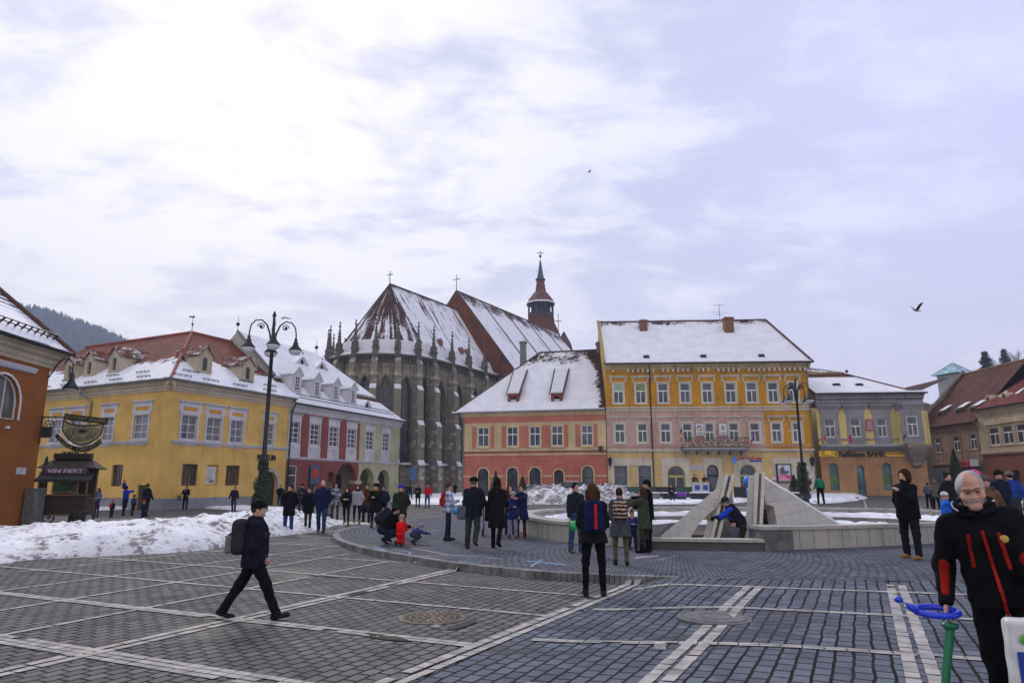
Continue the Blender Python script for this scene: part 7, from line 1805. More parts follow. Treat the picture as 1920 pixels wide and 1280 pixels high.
# ------------------------------------------------------------------ terrace in front of the ochre house
def terrace():
 Yb = 58.0
 def wp(px, Y=Yb): p = at(px, 905, Y); return Vector((p.x, Y, terrain(p.x, Y)))
 k = 0
 for a, b, dark, lab in ((1176, 1226, 0, 'low green terrace screen behind the bearded man in the beanie'), (1228, 1262, 1, 'black terrace screen left of the snow-topped bench'), (1264, 1296, 0, 'green terrace screen left of the sellers counter'), (1375, 1408, 1, 'black terrace screen seen between the two stone fins')):
  A, B = wp(a), wp(b); f = Fr(A, B - A, Vector((0, -1, 0))); L = (B - A).length; r = empty('terrace_screen', A, lab, 'screen', 'low screens round the cafe terrace'); MB().box(f, 0, L, 0, .06, .1, .95).build('panel', MT['iron'] if dark else MT['green'], r); m = MB()
  for x in (0, L - .08): m.box(f, x, x + .08, -.02, .09, 0, 1.02)
  m.box(f, 0, L, -.01, .08, .95, 1.0); m.build('frame', MT['iron'], r)
 for a, b, lab in ((1241, 1287, 'long black planter bench under snow, left of the sellers'), (1294, 1340, 'long black planter bench in front of the sellers counter'), (1476, 1520, 'black planter bench with snow right of the stone fins'), (1205, 1238, 'pale stone bench with snow on its seat')):
  A, B = wp(a, 54), wp(b, 54); f = Fr(A, B - A, Vector((0, -1, 0))); L = (B - A).length; r = empty('planter_bench', A, lab, 'bench', 'long benches along the terrace'); MB().box(f, .06, L - .06, -.5, 0, 0, .55).box(f, 0, L, -.55, .05, .5, .58).build('box', MT['granite'] if a == 1205 else MT['iron'], r); MB().box(f, .02, L - .02, -.53, .0, .58, .66).build('snow_cap', MT['snow'], r)
 A, B = wp(1300, 57), wp(1329, 57); f = Fr(A, B - A, Vector((0, -1, 0))); L = (B - A).length; r = empty('sales_counter', A, 'white sales counter with two blue squares in front of the arched door', 'counter'); MB().box(f, 0, L, -.6, 0, .5, 1.35).box(f, -.05, L + .05, -.65, .08, 1.35, 1.4).box(f, 0, L, -.6, 0, 0, .5).build('box', plain('counter_white', (.45, .47, .45), .5, .1), r)
 for x in (.1, L - .5): MB().box(f, x, x + .4, 0, .02, .75, 1.15).build('blue_panel', FB, r)
 MB().box(f, .55, L - .6, 0, .02, .85, 1.1).build('label_panel', MT['cream'], r)
 for px, Y, lab, hh in ((929.5, 64, 'dark conical shrub behind the woman in black', 2.1), (980, 66, 'dark conical shrub between two arched windows of the pink house', 1.6), (1795, 60, 'tall dark conical shrub below the red shop sign', 3.6), (1130, 63, 'low dark clipped bush by the corner of the ochre house', .7), (1489, 60, 'dark bush behind the right street lamp', 1.5)):
  c = wp(px, Y);
  if px == 1795: c = wp(px, 58)
  r = empty('conical_shrub', c, lab, 'shrub'); MB().tube2(c, [(.28, 0), (.35, .45), (.33, .47)], 10).build('pot', MT['granite'], r); MB().tube([c + Vector((0, 0, .4)), c + Vector((0, 0, hh))], .04, 5).build('stem', MT['wood'], r)
  leaves(cone_cloud(c, .62 if hh < 3 else 1.0, hh, 1500 if hh < 3 else 5000, int(px), .45), .075, 1).build('foliage', FIR, r)
terrace()

# ------------------------------------------------------------------ a dark car behind the dirty snow bank
def car(c, rot, lab):
 f = Fr(c, (math.cos(rot), math.sin(rot), 0), (math.sin(rot), -math.cos(rot), 0)); r = empty('parked_car', c, lab, 'car'); paint = plain('dark_blue_paint', (.02, .025, .035), .25, .1)
 body = [(-2.1, .3), (-2.15, .75), (-1.9, .92), (-1.35, .98), (1.0, .96), (1.95, .82), (2.1, .6), (2.05, .3)]; cab = [(-1.55, .96), (-1.05, 1.42), (.35, 1.44), (1.05, .96)]
 MB().ext(f, body, -.85, .85).ext(f, cab, -.72, .72).build('body', paint, r); g = [(-1.35, 1.0), (-.98, 1.36), (.3, 1.38), (.85, 1.0)]; MB().ext(f, g, -.735, .735).build('window', MT['glass'], r)
 for x in (-1.3, 1.3):
  for y in (-.8, .8):
   m = MB(); cc = f.P(x, y, .32); m.tube([cc - f.ey * .1, cc + f.ey * .1], .32, 14); w_ = m.build('wheel', MT['iron'], r); MB().tube([cc - f.ey * .11, cc + f.ey * .11], .18, 10).build('rim', MT['zinc'], w_)
 for y in (-.6, .6): MB().box(f, 2.02, 2.1, y - .18, y + .18, .58, .72).build('headlight', MT['winwhite'], r)
 MB().box(f, -.9, .2, -.6, .6, 1.44, 1.5).build('snow_cap', MT['snow'], r)
p = at(1080, 905, 62); car(Vector((p.x, 62, terrain(p.x, 62))), .03, 'dark car parked behind the dirty snow bank, only its roof showing')

# ------------------------------------------------------------------ bicycles at the right edge
def bicycle(c, rot, lab):
 ex = Vector((math.cos(rot), math.sin(rot), 0)); r = empty('bicycle', c, lab, 'bicycle', 'bicycles parked at the right edge'); P = lambda x, z, y=0: Vector(c) + ex * x + Vector((0, 0, z)) + Vector((-ex.y, ex.x, 0)) * y
 for x in (-.52, .52):
  w_ = MB().tube([P(x + .33 * math.cos(t), .35 + .33 * math.sin(t)) for t in [6.283 * i / 20 for i in range(21)]], .02, 5).build('wheel', MT['iron'], r); m = MB()
  for k in range(6): t = k * math.pi / 6; m.tube([P(x + .32 * math.cos(t), .35 + .32 * math.sin(t)), P(x - .32 * math.cos(t), .35 - .32 * math.sin(t))], .003, 3)
  m.build('spokes', MT['zinc'], w_)
 m = MB()
 for a, b in (((-.52, .35), (-.05, .30)), ((-.05, .30), (-.2, .82)), ((-.52, .35), (-.18, .75)), ((-.05, .30), (.38, .72)), ((-.18, .75), (.38, .75)), ((.36, .9), (.52, .35))): m.tube([P(*a), P(*b)], .018, 6)
 m.build('frame', plain('bike_frame', (.10, .10, .12), .35), r); MB().tube([P(.34, .98, -.28), P(.36, .95), P(.34, .98, .28)], .014, 5).build('handlebar', MT['zinc'], r); MB().ball(P(-.22, .88), .1, 8, (1.3, .7, .4)).build('saddle', MT['iron'], r)
for px, Y, ro, l in ((1902, 27.0, .5, 'black bicycle nearest the right edge of the square, wheel towards us'), (1918, 29.5, .9, 'second black bicycle at the very right edge, partly cut off')):
 p = at(px, 930, Y); bicycle(Vector((p.x, Y, surf(p.x, Y))), ro, l)

# ------------------------------------------------------------------ trees on the slope behind
def zfh(X, Y): return -3 + 34 * np.exp(-((X - 150) / 60) ** 2 - ((Y - 195) / 45) ** 2)
m_, g_, p_ = newmat('wooded_slope'); p_.inputs['Base Color'].default_value = (.04, .04, .035, 1); p_.inputs['Roughness'].default_value = .95
o_ = grid_mesh('hillside', np.arange(50, 260, 6.0), np.arange(120, 300, 6.0), zfh, None, m_, lambda X, Y: (X, Y))
def bare_tree(c, H, lab, seed):
 rs = random.Random(seed); r = empty('bare_tree', c, lab, 'tree', 'leafless trees above the brown roofs'); tw = MB(); trunk = MB().tube([c, c + Vector((.2, 0, H * .35)), c + Vector((0, 0, H * .5))], [H * .022, H * .017, H * .012], 7).build('trunk', MT['wood'], r)
 def br(p, d, L, rad, lv):
  q = p + d * L; mid = p + d * L * .5 + Vector((rs.uniform(-1, 1), rs.uniform(-1, 1), 0)) * L * .06; tw.tube([p, mid, q], [rad, rad * .8, rad * .6], 4 if lv > 1 else 3, False)
  if lv == 0: return
  for k in range(3 if lv > 1 else 4):
   nd = (d + Vector((rs.gauss(0, .55), rs.gauss(0, .55), rs.gauss(.12, .3)))).normalized(); br(p.lerp(q, rs.uniform(.55, 1)), nd, L * rs.uniform(.55, .8), rad * .58, lv - 1)
 for k in range(8): a = k * .8 + rs.random(); br(c + Vector((0, 0, H * rs.uniform(.25, .5))), Vector((math.cos(a) * .7, math.sin(a) * .7, .9)).normalized(), H * .2, H * .009, 4)
 tw.build('crown', plain('twig_brown', (.09, .075, .075), .9), r)
def conifer(c, H, lab, seed):
 rs = random.Random(seed); r = empty('conifer_tree', c, lab, 'tree', 'conifers above the brown roofs'); MB().tube([c, c + Vector((0, 0, H))], [H * .02, .03], 6).build('trunk', MT['wood'], r); pts = []
 for k in range(26):
  t = k / 26; z = H * (.12 + .86 * t); rr = H * .22 * (1 - t) ** .8 + .2
  for q in range(7):
   a = rs.uniform(0, 6.28); L = rr * rs.uniform(.6, 1.15)
   for s_ in range(22): u = rs.random() ** .7; pts.append(c + Vector((math.cos(a) * L * u + rs.gauss(0, .18), math.sin(a) * L * u + rs.gauss(0, .18), z - u * L * .25 + rs.gauss(0, .15))))
 leaves(pts, H * .022, seed).build('crown', leafmat('dark_needles_%d' % seed, (.012, .018, .022), (.03, .042, .045)), r)
for px, pt, Y, kind, lab in ((1845, 655, 172, 1, 'dark conifer left of the leafless trees above the roofs'), (1880, 652, 180, 1, 'dark conifer half hidden by the leafless tree'), (1905, 640, 176, 0, 'tallest leafless tree, at the right edge above the roofs'), (1866, 655, 186, 0, 'leafless tree between the two dark conifers'), (1822, 680, 182, 0, 'small leafless tree beside the glass-roofed tower')):
 p = at(px, pt, Y); z0 = float(zfh(p.x, Y)); c = Vector((p.x, Y, min(z0, p.z - 8))); (conifer if kind else bare_tree)(c, p.z - c.z, lab, px)

# ------------------------------------------------------------------ birds
BIRD = plain('dark_feathers', (.035, .03, .032), .7, .4, 30)
def bird(c, s, rot, lab, flap=.4, perched=False, grp=None):
 fw = Vector((math.cos(rot), math.sin(rot), 0)); sd = Vector((-fw.y, fw.x, 0)); u = Vector((0, 0, 1)); c = Vector(c); r = empty('bird', c, lab, 'bird', grp)
 b = MB(); pts = [c - fw * .19 * s + u * (0 if not perched else -.05 * s), c - fw * .1 * s, c, c + fw * .09 * s + u * .01 * s, c + fw * .14 * s + u * .03 * s, c + fw * .18 * s + u * .025 * s, c + fw * .215 * s + u * .015 * s]; b.tube(pts, [.02 * s, .04 * s, .055 * s, .05 * s, .032 * s, .026 * s, .004 * s], 8); b.build('body', BIRD, r, True)
 b = MB(); b.ext(Fr(c - fw * .17 * s, fw, u, sd), [(-.13 * s, -.06 * s), (0, -.025 * s), (0, .025 * s), (-.13 * s, .06 * s)], -.004, .004); b.build('tail', BIRD, r)
 for sg in (-1, 1):
  w_ = MB(); a = [(.06, 0, 0), (.10, .16, flap * .16), (.04, .30, flap * .34), (-.10, .40, flap * .36), (-.08, .24, flap * .22), (-.12, .12, flap * .1), (-.09, 0, 0)]
  if perched: a = [(.05, .04, .02), (-.02, .055, .03), (-.17, .02, -.02), (-.1, .05, -.03), (.02, .055, -.03)]
  T = [c + fw * x * s + sd * sg * y * s + u * z * s for x, y, z in a]; w_.poly(T); w_.poly([p + u * .008 for p in T][::-1])
  for i in range(len(T)): w_.poly([T[i], T[(i + 1) % len(T)], T[(i + 1) % len(T)] + u * .008, T[i] + u * .008])
  w_.build('wing', BIRD, r)
 if perched:
  for sg in (-1, 1): MB().tube([c + sd * sg * .02 * s - u * .04 * s, c + sd * sg * .02 * s - u * .11 * s], .005 * s, 4).build('leg', BIRD, r)
bird(at(1718, 582, 21), .6, R(200), 'dark pigeon flying with raised wings in the sky at the right', .9)
bird(at(1105, 323, 60), .8, R(30), 'tiny far bird flying high above the church tower', .5)
for px, py, ro in ((531, 598, 2.9), (536, 596, .3), (542, 598, 3.4)): bird(at(px, py, 28.0) + Vector((0, -.1, .0)), .42, ro, 'small dark bird perched on top of the left street lamp', perched=True, grp='birds perched on the left street lamp')
p = ground_pt(1607, 936); bird(p + Vector((0, 0, .12)), 1.1, .4, 'dark pigeon standing at the edge of the snow patch near the bank', perched=True)

# ------------------------------------------------------------------ figures: smooth distance fields turned into skin and cloth
def sd_cap(X, Y, Z, a, b, ra, rb, ys=1.0):
 a = np.array(a); b = np.array(b); ba = b - a; l2 = float(ba @ ba) + 1e-9
 px, py, pz = X - a[0], (Y - a[1]), Z - a[2]
 t = np.clip((px * ba[0] + py * ba[1] + pz * ba[2]) / l2, 0, 1)
 return np.sqrt((px - t * ba[0]) ** 2 + ((py - t * ba[1]) * ys) ** 2 + (pz - t * ba[2]) ** 2) - (ra + (rb - ra) * t)
def sd_ell(X, Y, Z, c, M, r):
 x, y, z = X - c[0], Y - c[1], Z - c[2]
 if M is not None: x, y, z = M[0][0] * x + M[1][0] * y + M[2][0] * z, M[0][1] * x + M[1][1] * y + M[2][1] * z, M[0][2] * x + M[1][2] * y + M[2][2] * z
 k0 = np.sqrt((x / r[0]) ** 2 + (y / r[1]) ** 2 + (z / r[2]) ** 2) + 1e-9; k1 = np.sqrt((x / r[0] ** 2) ** 2 + (y / r[1] ** 2) ** 2 + (z / r[2] ** 2) ** 2) + 1e-9
 return k0 * (k0 - 1) / k1
def sd_box(X, Y, Z, c, M, r, rd):
 x, y, z = X - c[0], Y - c[1], Z - c[2]
 if M is not None: x, y, z = M[0][0] * x + M[1][0] * y + M[2][0] * z, M[0][1] * x + M[1][1] * y + M[2][1] * z, M[0][2] * x + M[1][2] * y + M[2][2] * z
 qx, qy, qz = np.abs(x) - r[0] + rd, np.abs(y) - r[1] + rd, np.abs(z) - r[2] + rd
 return np.sqrt(np.maximum(qx, 0) ** 2 + np.maximum(qy, 0) ** 2 + np.maximum(qz, 0) ** 2) + np.minimum(np.maximum(qx, np.maximum(qy, qz)), 0) - rd
def nets(prims, h, cuts=(), fold=0.0, seed=0):
 """prims: (op, kind, args, k); returns verts, quads"""
 lo = np.full(3, 1e9); hi = -lo; bx = []
 for op, kind, A, k in prims:
  if kind == 'c': a, b = np.array(A[0]), np.array(A[1]); r = max(A[2], A[3]); l, u = np.minimum(a, b) - r, np.maximum(a, b) + r
  else: c = np.array(A[0]); r = max(A[2]) * 1.25; l, u = c - r, c + r
  bx.append((l - k - 2 * h, u + k + 2 * h))
  if op > 0: lo = np.minimum(lo, l); hi = np.maximum(hi, u)
 lo -= 3 * h; hi += 3 * h; n = np.maximum(4, np.ceil((hi - lo) / h).astype(int)); ax = [lo[i] + np.arange(n[i]) * h for i in range(3)]
 D = np.full(n, 9.0, np.float32)
 for (op, kind, A, k), (l, u) in zip(prims, bx):
  i0 = np.clip(((l - lo) / h).astype(int), 0, n); i1 = np.clip(((u - lo) / h).astype(int) + 2, 0, n)
  if (i1 <= i0).any(): continue
  sl = tuple(slice(i0[q], i1[q]) for q in range(3)); X, Y, Z = ax[0][sl[0]][:, None, None], ax[1][sl[1]][None, :, None], ax[2][sl[2]][None, None, :]
  d = (sd_cap if kind == 'c' else sd_ell if kind == 'e' else sd_box)(X, Y, Z, *A).astype(np.float32); s = D[sl]
  if op > 0: q = np.maximum(k - np.abs(s - d), 0) / k; D[sl] = np.minimum(s, d) - q * q * k * .25
  else: d = -d; q = np.maximum(k - np.abs(s - d), 0) / k; D[sl] = np.maximum(s, d) + q * q * k * .25
 X, Y, Z = ax[0][:, None, None], ax[1][None, :, None], ax[2][None, None, :]
 if fold: D += (fold * (np.sin(Z * 38 + 5 * np.sin(X * 9 + seed) + 4 * np.sin(Y * 11)) * .5 + np.sin(X * 23 + Z * 17 + seed) * np.sin(Y * 27 - Z * 21)) * .7).astype(np.float32)
 for c in cuts: D = np.maximum(D, (c[0] * X + c[1] * Y + c[2] * Z - c[3]).astype(np.float32))
 S = D < 0; c8 = [S[i:n[0] - 1 + i, j:n[1] - 1 + j, k:n[2] - 1 + k] for i in (0, 1) for j in (0, 1) for k in (0, 1)]
 cnt = sum(c.astype(np.int8) for c in c8); act = (cnt > 0) & (cnt < 8); I = np.argwhere(act); idx = -np.ones(act.shape, int); idx[act] = np.arange(len(I))
 V = np.zeros((len(I), 3)); W_ = np.zeros(len(I)); cor = [(i, j, k) for i in (0, 1) for j in (0, 1) for k in (0, 1)]; dv = [D[I[:, 0] + i, I[:, 1] + j, I[:, 2] + k] for i, j, k in cor]
 for a in range(8):
  for b in range(a + 1, 8):
   df = [cor[b][q] - cor[a][q] for q in range(3)]
   if sum(map(abs, df)) != 1: continue
   m = (dv[a] < 0) != (dv[b] < 0); t = dv[a][m] / (dv[a][m] - dv[b][m]); V[m] += np.array(cor[a]) + t[:, None] * np.array(df); W_[m] += 1
 V = (V / W_[:, None] + I) * h + lo; Q = []
 for q in range(3):
  s0 = [slice(None)] * 3; s1 = [slice(None)] * 3; s0[q] = slice(0, n[q] - 1); s1[q] = slice(1, n[q]); A_ = S[tuple(s0)]; B_ = S[tuple(s1)]
  E = np.argwhere(A_ != B_); o1, o2 = (q + 1) % 3, (q + 2) % 3; E = E[(E[:, o1] > 0) & (E[:, o2] > 0) & (E[:, o1] < n[o1] - 1) & (E[:, o2] < n[o2] - 1)]
  if not len(E): continue
  sg = A_[E[:, 0], E[:, 1], E[:, 2]]; e1, e2 = np.zeros(3, int), np.zeros(3, int); e1[o1] = 1; e2[o2] = 1
  g_ = lambda P: idx[P[:, 0], P[:, 1], P[:, 2]]; F = np.stack([g_(E - e1 - e2), g_(E - e2), g_(E), g_(E - e1)], 1); F[~sg] = F[~sg][:, ::-1]; Q.append(F)
 return V, np.concatenate(Q) if Q else np.zeros((0, 4), int)
def mesh_np(name, V, Q, mat, parent, loc, yaw, top=False, attr=None):
 c, s = math.cos(-yaw), math.sin(-yaw); W_ = np.stack([V[:, 0] * c - V[:, 1] * s, V[:, 0] * s + V[:, 1] * c, V[:, 2]], 1)
 o3 = Vector(loc)
 if parent is None: W_ = W_;
 me = bpy.data.meshes.new(name); me.vertices.add(len(W_)); me.vertices.foreach_set('co', W_.astype(np.float32).ravel()); me.loops.add(Q.size); me.loops.foreach_set('vertex_index', Q.astype(np.int32).ravel())
 me.polygons.add(len(Q)); me.polygons.foreach_set('loop_start', np.arange(0, Q.size, 4, dtype=np.int32)); me.polygons.foreach_set('loop_total', np.full(len(Q), 4, np.int32)); me.update(); me.polygons.foreach_set('use_smooth', np.ones(len(Q), bool))
 ms = mat if isinstance(mat, list) else [mat]
 for m in ms: me.materials.append(m)
 if attr is not None: me.polygons.foreach_set('material_index', attr.astype(np.int32))
 me.update(); o = bpy.data.objects.new(name, me); COL.objects.link(o)
 if parent is not None: o.parent = parent; WLOC[o.name] = WLOC[parent.name]
 else: o.location = o3; WLOC[o.name] = o3
 return o
CM = {}
def cloth(col, kind='plain'):
 k = (tuple(col), kind)
 if k in CM: return CM[k]
 m, g, p = newmat('cloth_%s_%d' % (kind, len(CM))); v = g.obj(); n = g.noise(v, 7, 5); c = g.mix(g.step(n, .3, .7), tuple(x * .75 for x in col), tuple(min(1, x * 1.25) for x in col))
 if kind == 'plaid':
  x, y, z = g.xyz(v); a = g.m('GREATER_THAN', g.m('SINE', g.m('MULTIPLY', z, 42)), .25); b = g.m('GREATER_THAN', g.m('SINE', g.m('MULTIPLY', g.m('ADD', x, y), 48)), .3); c = g.mix(g.m('MULTIPLY', g.m('ADD', a, b), .4), (.48, .52, .68), (.05, .06, .16))
 elif kind == 'stripes':
  x, y, z = g.xyz(v); a = g.m('GREATER_THAN', g.m('SINE', g.m('ADD', g.m('MULTIPLY', z, 85), g.m('MULTIPLY', g.noise(v, 14, 2), 7))), .35); c = g.mix(a, (.05, .022, .018), (.42, .34, .26))
 elif kind == 'mottled': c = g.mix(g.step(g.noise(v, 11, 3), .47, .53), col, (.30, .33, .40))
 g.set(p.inputs['Base Color'], c); p.inputs['Roughness'].default_value = .9; p.inputs['Specular IOR Level'].default_value = .06
 g.set(p.inputs['Normal'], g.bump(g.noise(v, 16, 5), .45, .015)); CM[k] = m; return m
def skinmat():
 m, g, p = newmat('skin'); v = g.obj(); n = g.noise(v, 9, 4); g.set(p.inputs['Base Color'], g.mix(g.step(n, .35, .65), (.42, .20, .14), (.55, .32, .245))); p.inputs['Roughness'].default_value = .55; return m
SKIN = skinmat(); LEATHER = plain('dark_shoe_leather', (.02, .018, .016), .5, .3, 12)
ux, uy, uz = np.eye(3)
def rx(v, a): c, s = math.cos(a), math.sin(a); return np.array([v[0], v[1] * c - v[2] * s, v[1] * s + v[2] * c])
nrm = lambda v: v / (np.linalg.norm(v) + 1e-9)
ARM = {'down': (2, 9, 14, 10), 'pocket': (-14, 22, 62, 62), 'front': (22, 8, 95, 45), 'phone': (35, 10, 118, 38), 'fwd': (40, 8, 25, 0), 'back': (-20, 8, 12, 0), 'hold': (12, 12, 60, 10), 'up': (80, 14, 60, 10), 'reach': (62, 5, 18, 25), 'hug': (70, 5, 70, 60), 'side': (8, 16, 22, 10)}
def person(px, fy, hy, face, label, top=(.02, .02, .03), tlen=0, pants=(.02, .02, .03), shoe=(.02, .018, .016), hair=('short', (.03, .02, .015)), hat=None, arms=('pocket', 'pocket'), legs=(3, 2, -3, 4), lean=0, head=(0, 0), H=None, Y=None, z=None, fem=False, fat=1.0, tk='plain', scarf=None, hood=None, pack=None, crouch=None, zoff=0, ab=4, hipx=0, detail=False, cuff=None, grp='people in the square', hgt=None, headtilt=0, boots=None):
 if Y is None: c = ground_pt(px, fy); Y = c.y
 else: q = at(px, 905, Y); c = Vector((q.x, Y, surf(q.x, Y)))
 if z is not None: c.z = z
 if H is None: H = at(px, hy, Y).z - c.z
 if hgt: PEOPLE.append((label[:30], round(H, 2), round(Y, 1)))
 s = H / 1.75 if not hgt else hgt / 1.75; Ht = s * 1.75
 child = Ht < 1.4; hs = (1.0 + max(0, 1.45 - Ht) * .55); leg_k = 1 - max(0, 1.4 - Ht) * .12
 yaw = R(face)
 h = min(max(.95 * Y / 683, .0085), .026)
 if detail: h = .007
 ll, kl, lr, kr = [R(a) for a in legs]; th, sh = .43 * s * leg_k, .42 * s * leg_k
 hz = .94 * s * leg_k
 def leg(side, a, k):
  hip = np.array([side * .088 * s + hipx, 0, 0]); d1 = np.array([side * math.sin(R(ab)), math.sin(a), -math.cos(a)]); d1 = nrm(d1); b = a - k; d2 = nrm(np.array([side * math.sin(R(ab)) * .3, math.sin(b), -math.cos(b)]))
  kn = hip + d1 * th; an = kn + d2 * sh; ft = R(0) + b * .55; f = np.array([side * .12, math.cos(ft), math.sin(ft)]); return hip, kn, an, nrm(f)
 Ls = [leg(-1, ll, kl), leg(1, lr, kr)]
 lowest = min(min(L[2][2] - .08 * s, (L[2] + L[3] * .14 * s)[2] - .05 * s) for L in Ls); base = -lowest + zoff
 hipc = np.array([hipx, 0, base]); Ls = [[hip + [0, 0, base], kn + [0, 0, base], an + [0, 0, base], f] for hip, kn, an, f in Ls]
 la = R(lean); sp = rx(uz, -la); tl = .50 * s * (1 if not child else .98)
 chest = hipc + sp * tl * .62; neck = hipc + sp * tl; fwd = rx(uy, -la); shw = (.155 if fem else .175) * s * (1 if not child else .92)
 nk = R(lean * .55 + head[1]); hd = rx(uz, -nk); hd = nrm(hd + ux * math.sin(R(headtilt))); hc = neck + hd * (.175 * s * (1 + (hs - 1) * .3)); hr = s * hs * (.92 if detail else 1)
 hy_ = R(head[0]); hf = rx(uy, -nk); hf = nrm(hf * math.cos(hy_) + ux * math.sin(hy_)); hrt = nrm(np.cross(hf, hd)); hf = np.cross(hd, hrt); HM = np.stack([hrt, hf, hd], 1)
 HP = lambda x, y, z_: hc + (hrt * x + hf * y + hd * z_) * hr
 As = []
 for side, nm in ((-1, arms[0]), (1, arms[1])):
  fx, abd, el, inw = [R(v) for v in (ARM[nm] if isinstance(nm, str) else nm)]
  shp = neck - sp * .055 * s + ux * side * shw; u = nrm(np.array([side * math.sin(abd), math.sin(fx + la * .6) * math.cos(abd), -math.cos(fx + la * .6) * math.cos(abd)]))
  w0 = nrm(uy * math.cos(inw) - ux * side * math.sin(inw)); w0 = w0 + uz * .001
  if abs(w0 @ u) > .9: w0 = uz * 1.0
  w0 = nrm(w0 - u * (w0 @ u)); elb = shp + u * .285 * s; fd = u * math.cos(el) + w0 * math.sin(el); wr = elb + fd * .25 * s; As.append((shp, elb, wr, fd, side))
 root = empty('person', c, label, 'person', grp); loc = c
 mk = lambda nm, pr, mat, hh=h, **kw: mesh_np(nm, *nets(pr, hh, **kw), mat, root, loc, yaw)
 # body: one continuous surface
 B = [(1, 'e', (HP(0, 0, .012), HM, np.array([.076, .094, .112]) * hr), .02), (1, 'e', (HP(0, .022, -.058), HM, np.array([.056, .066, .062]) * hr), .04), (1, 'c', (neck - sp * .03, HP(0, -.02, -.06), .058 * s, .052 * s), .04)]
 if Y < 32:
  B += [(1, 'c', (HP(0, .085, .012), HP(0, .108, -.028), .010 * hr, .016 * hr), .014)] + [(1, 'e', (HP(sx * .077, -.005, -.012), HM, np.array([.012, .022, .032]) * hr), .01) for sx in (-1, 1)]
  B += [(-1, 'e', (HP(sx * .032, .096, .012), HM, np.array([.022, .018, .014]) * hr), .014) for sx in (-1, 1)] + [(1, 'e', (HP(0, .082, -.092), HM, np.array([.026, .020, .018]) * hr), .03), (1, 'e', (HP(0, .088, -.052), HM, np.array([.026, .014, .008]) * hr), .012)]
 if detail:
  for sx in (-1, 1): B += [(1, 'c', (HP(sx * .012, .097, .034), HP(sx * .056, .080, .030), .010 * hr, .009 * hr), .014), (1, 'e', (HP(sx * .045, .062, -.036), HM, np.array([.030, .032, .028]) * hr), .03), (1, 'e', (HP(sx * .014, .104, -.028), HM, np.array([.011, .010, .008]) * hr), .008), (1, 'e', (HP(sx * .030, .080, .008), HM, np.array([.018, .014, .010]) * hr), .01)]
  B += [(1, 'e', (HP(0, .050, -.110), HM, np.array([.052, .050, .030]) * hr), .04), (-1, 'e', (HP(0, .106, -.068), HM, np.array([.024, .008, .0035]) * hr), .006)]
 B += [(1, 'e', (chest, None, np.array([.145 * fat, .10 * fat, .20]) * s), .06), (1, 'e', (hipc + sp * .1 * s, None, np.array([.14 * fat, .10 * fat, .16]) * s), .06)]
 for hip, kn, an, f in Ls: B += [(1, 'c', (hip, kn, .062 * s, .036 * s), .03), (1, 'c', (kn, an, .036 * s, .028 * s), .01), (1, 'c', (an - uz * .03 * s, an + f * .11 * s - uz * .03 * s, .033 * s, .026 * s), .03)]
 fing = Y < 14 or detail
 for shp, elb, wr, fd, side in As:
  B += [(1, 'c', (neck - sp * .05 * s, shp, .06 * s, .045 * s), .05), (1, 'c', (shp, elb, .044 * s, .036 * s), .04), (1, 'c', (elb, wr, .036 * s, .024 * s), .03)]
  pn = nrm(np.cross(fd, ux * side) + 1e-4); lat = nrm(np.cross(pn, fd)); cu = -nrm(np.array([side * 1.0, 0, 0]) - fd * (side * fd[0]))
  pm = wr + fd * .055 * s; B += [(1, 'e', (pm, np.stack([nrm(cu), nrm(np.cross(fd, cu)), fd], 1), np.array([.017, .040, .050]) * s), .02)]
  sd_ = nrm(np.cross(fd, cu))
  for q in range(4):
   o = (q - 1.5) * .021 * s; L = (.062, .072, .066, .052)[q] * s; a0 = wr + fd * .09 * s + sd_ * o; a1 = a0 + fd * L * .5 + cu * L * .12; a2 = a1 + fd * L * .3 + cu * L * .38
   if fing: B += [(1, 'c', (a0, a1, .0095 * s, .009 * s), .006), (1, 'c', (a1, a2, .009 * s, .0075 * s), .004)]
  if not fing: B += [(1, 'c', (wr + fd * .08 * s, wr + fd * .14 * s + cu * .03 * s, .032 * s, .022 * s), .03)]
  tb = wr + fd * .035 * s + sd_ * -.035 * s * (1 if face else 1); B += [(1, 'c', (tb, tb + fd * .045 * s - sd_ * .022 * s + cu * .015 * s, .013 * s, .010 * s), .012)]
 mk('body', B, SKIN, h if not fing or detail else min(h, .0085))
 # jacket or coat
 ij = (.030 if not child else .028) * (1 if s > .6 else .8); J = [(1, 'e', (chest, None, np.array([.160 * fat, .125 * fat, .22]) * s + ij * .6), .08), (1, 'e', (hipc + sp * .12 * s, None, np.array([(.150 if not fem else .14) * fat, .118 * fat, .20]) * s + ij * .7), .08), (1, 'c', (neck - sp * .06 * s - ux * shw * .8, neck - sp * .06 * s + ux * shw * .8, .062 * s, .062 * s), .06), (1, 'c', (neck - sp * .03 * s, neck + sp * .035 * s, .085 * s, .078 * s), .03)]
 hem = hipc[2] - .06 * s
 if tlen: hem = hipc[2] - tlen * s; J.append((1, 'c', (hipc + sp * .05 * s, hipc - uz * (tlen + .12) * s + fwd * (-.02 if lean < 20 else .1) * s, .165 * s * fat + ij * .4, (.175 + .05 * fem + .05 * tlen) * s * fat + ij * .4, 1.22), .06))
 for shp, elb, wr, fd, side in As: J += [(1, 'c', (shp, elb, .066 * s + ij * .4, .055 * s + ij * .3), .05), (1, 'c', (elb, wr - fd * .0, .055 * s + ij * .3, .042 * s + ij * .25), .03)]
 cuts = [] if crouch else [(0, 0, -1.0, -hem)]
 for shp, elb, wr, fd, side in As: J.append((-1, 'e', (wr + fd * .045 * s, None, np.array([.034, .034, .034]) * s), .004))
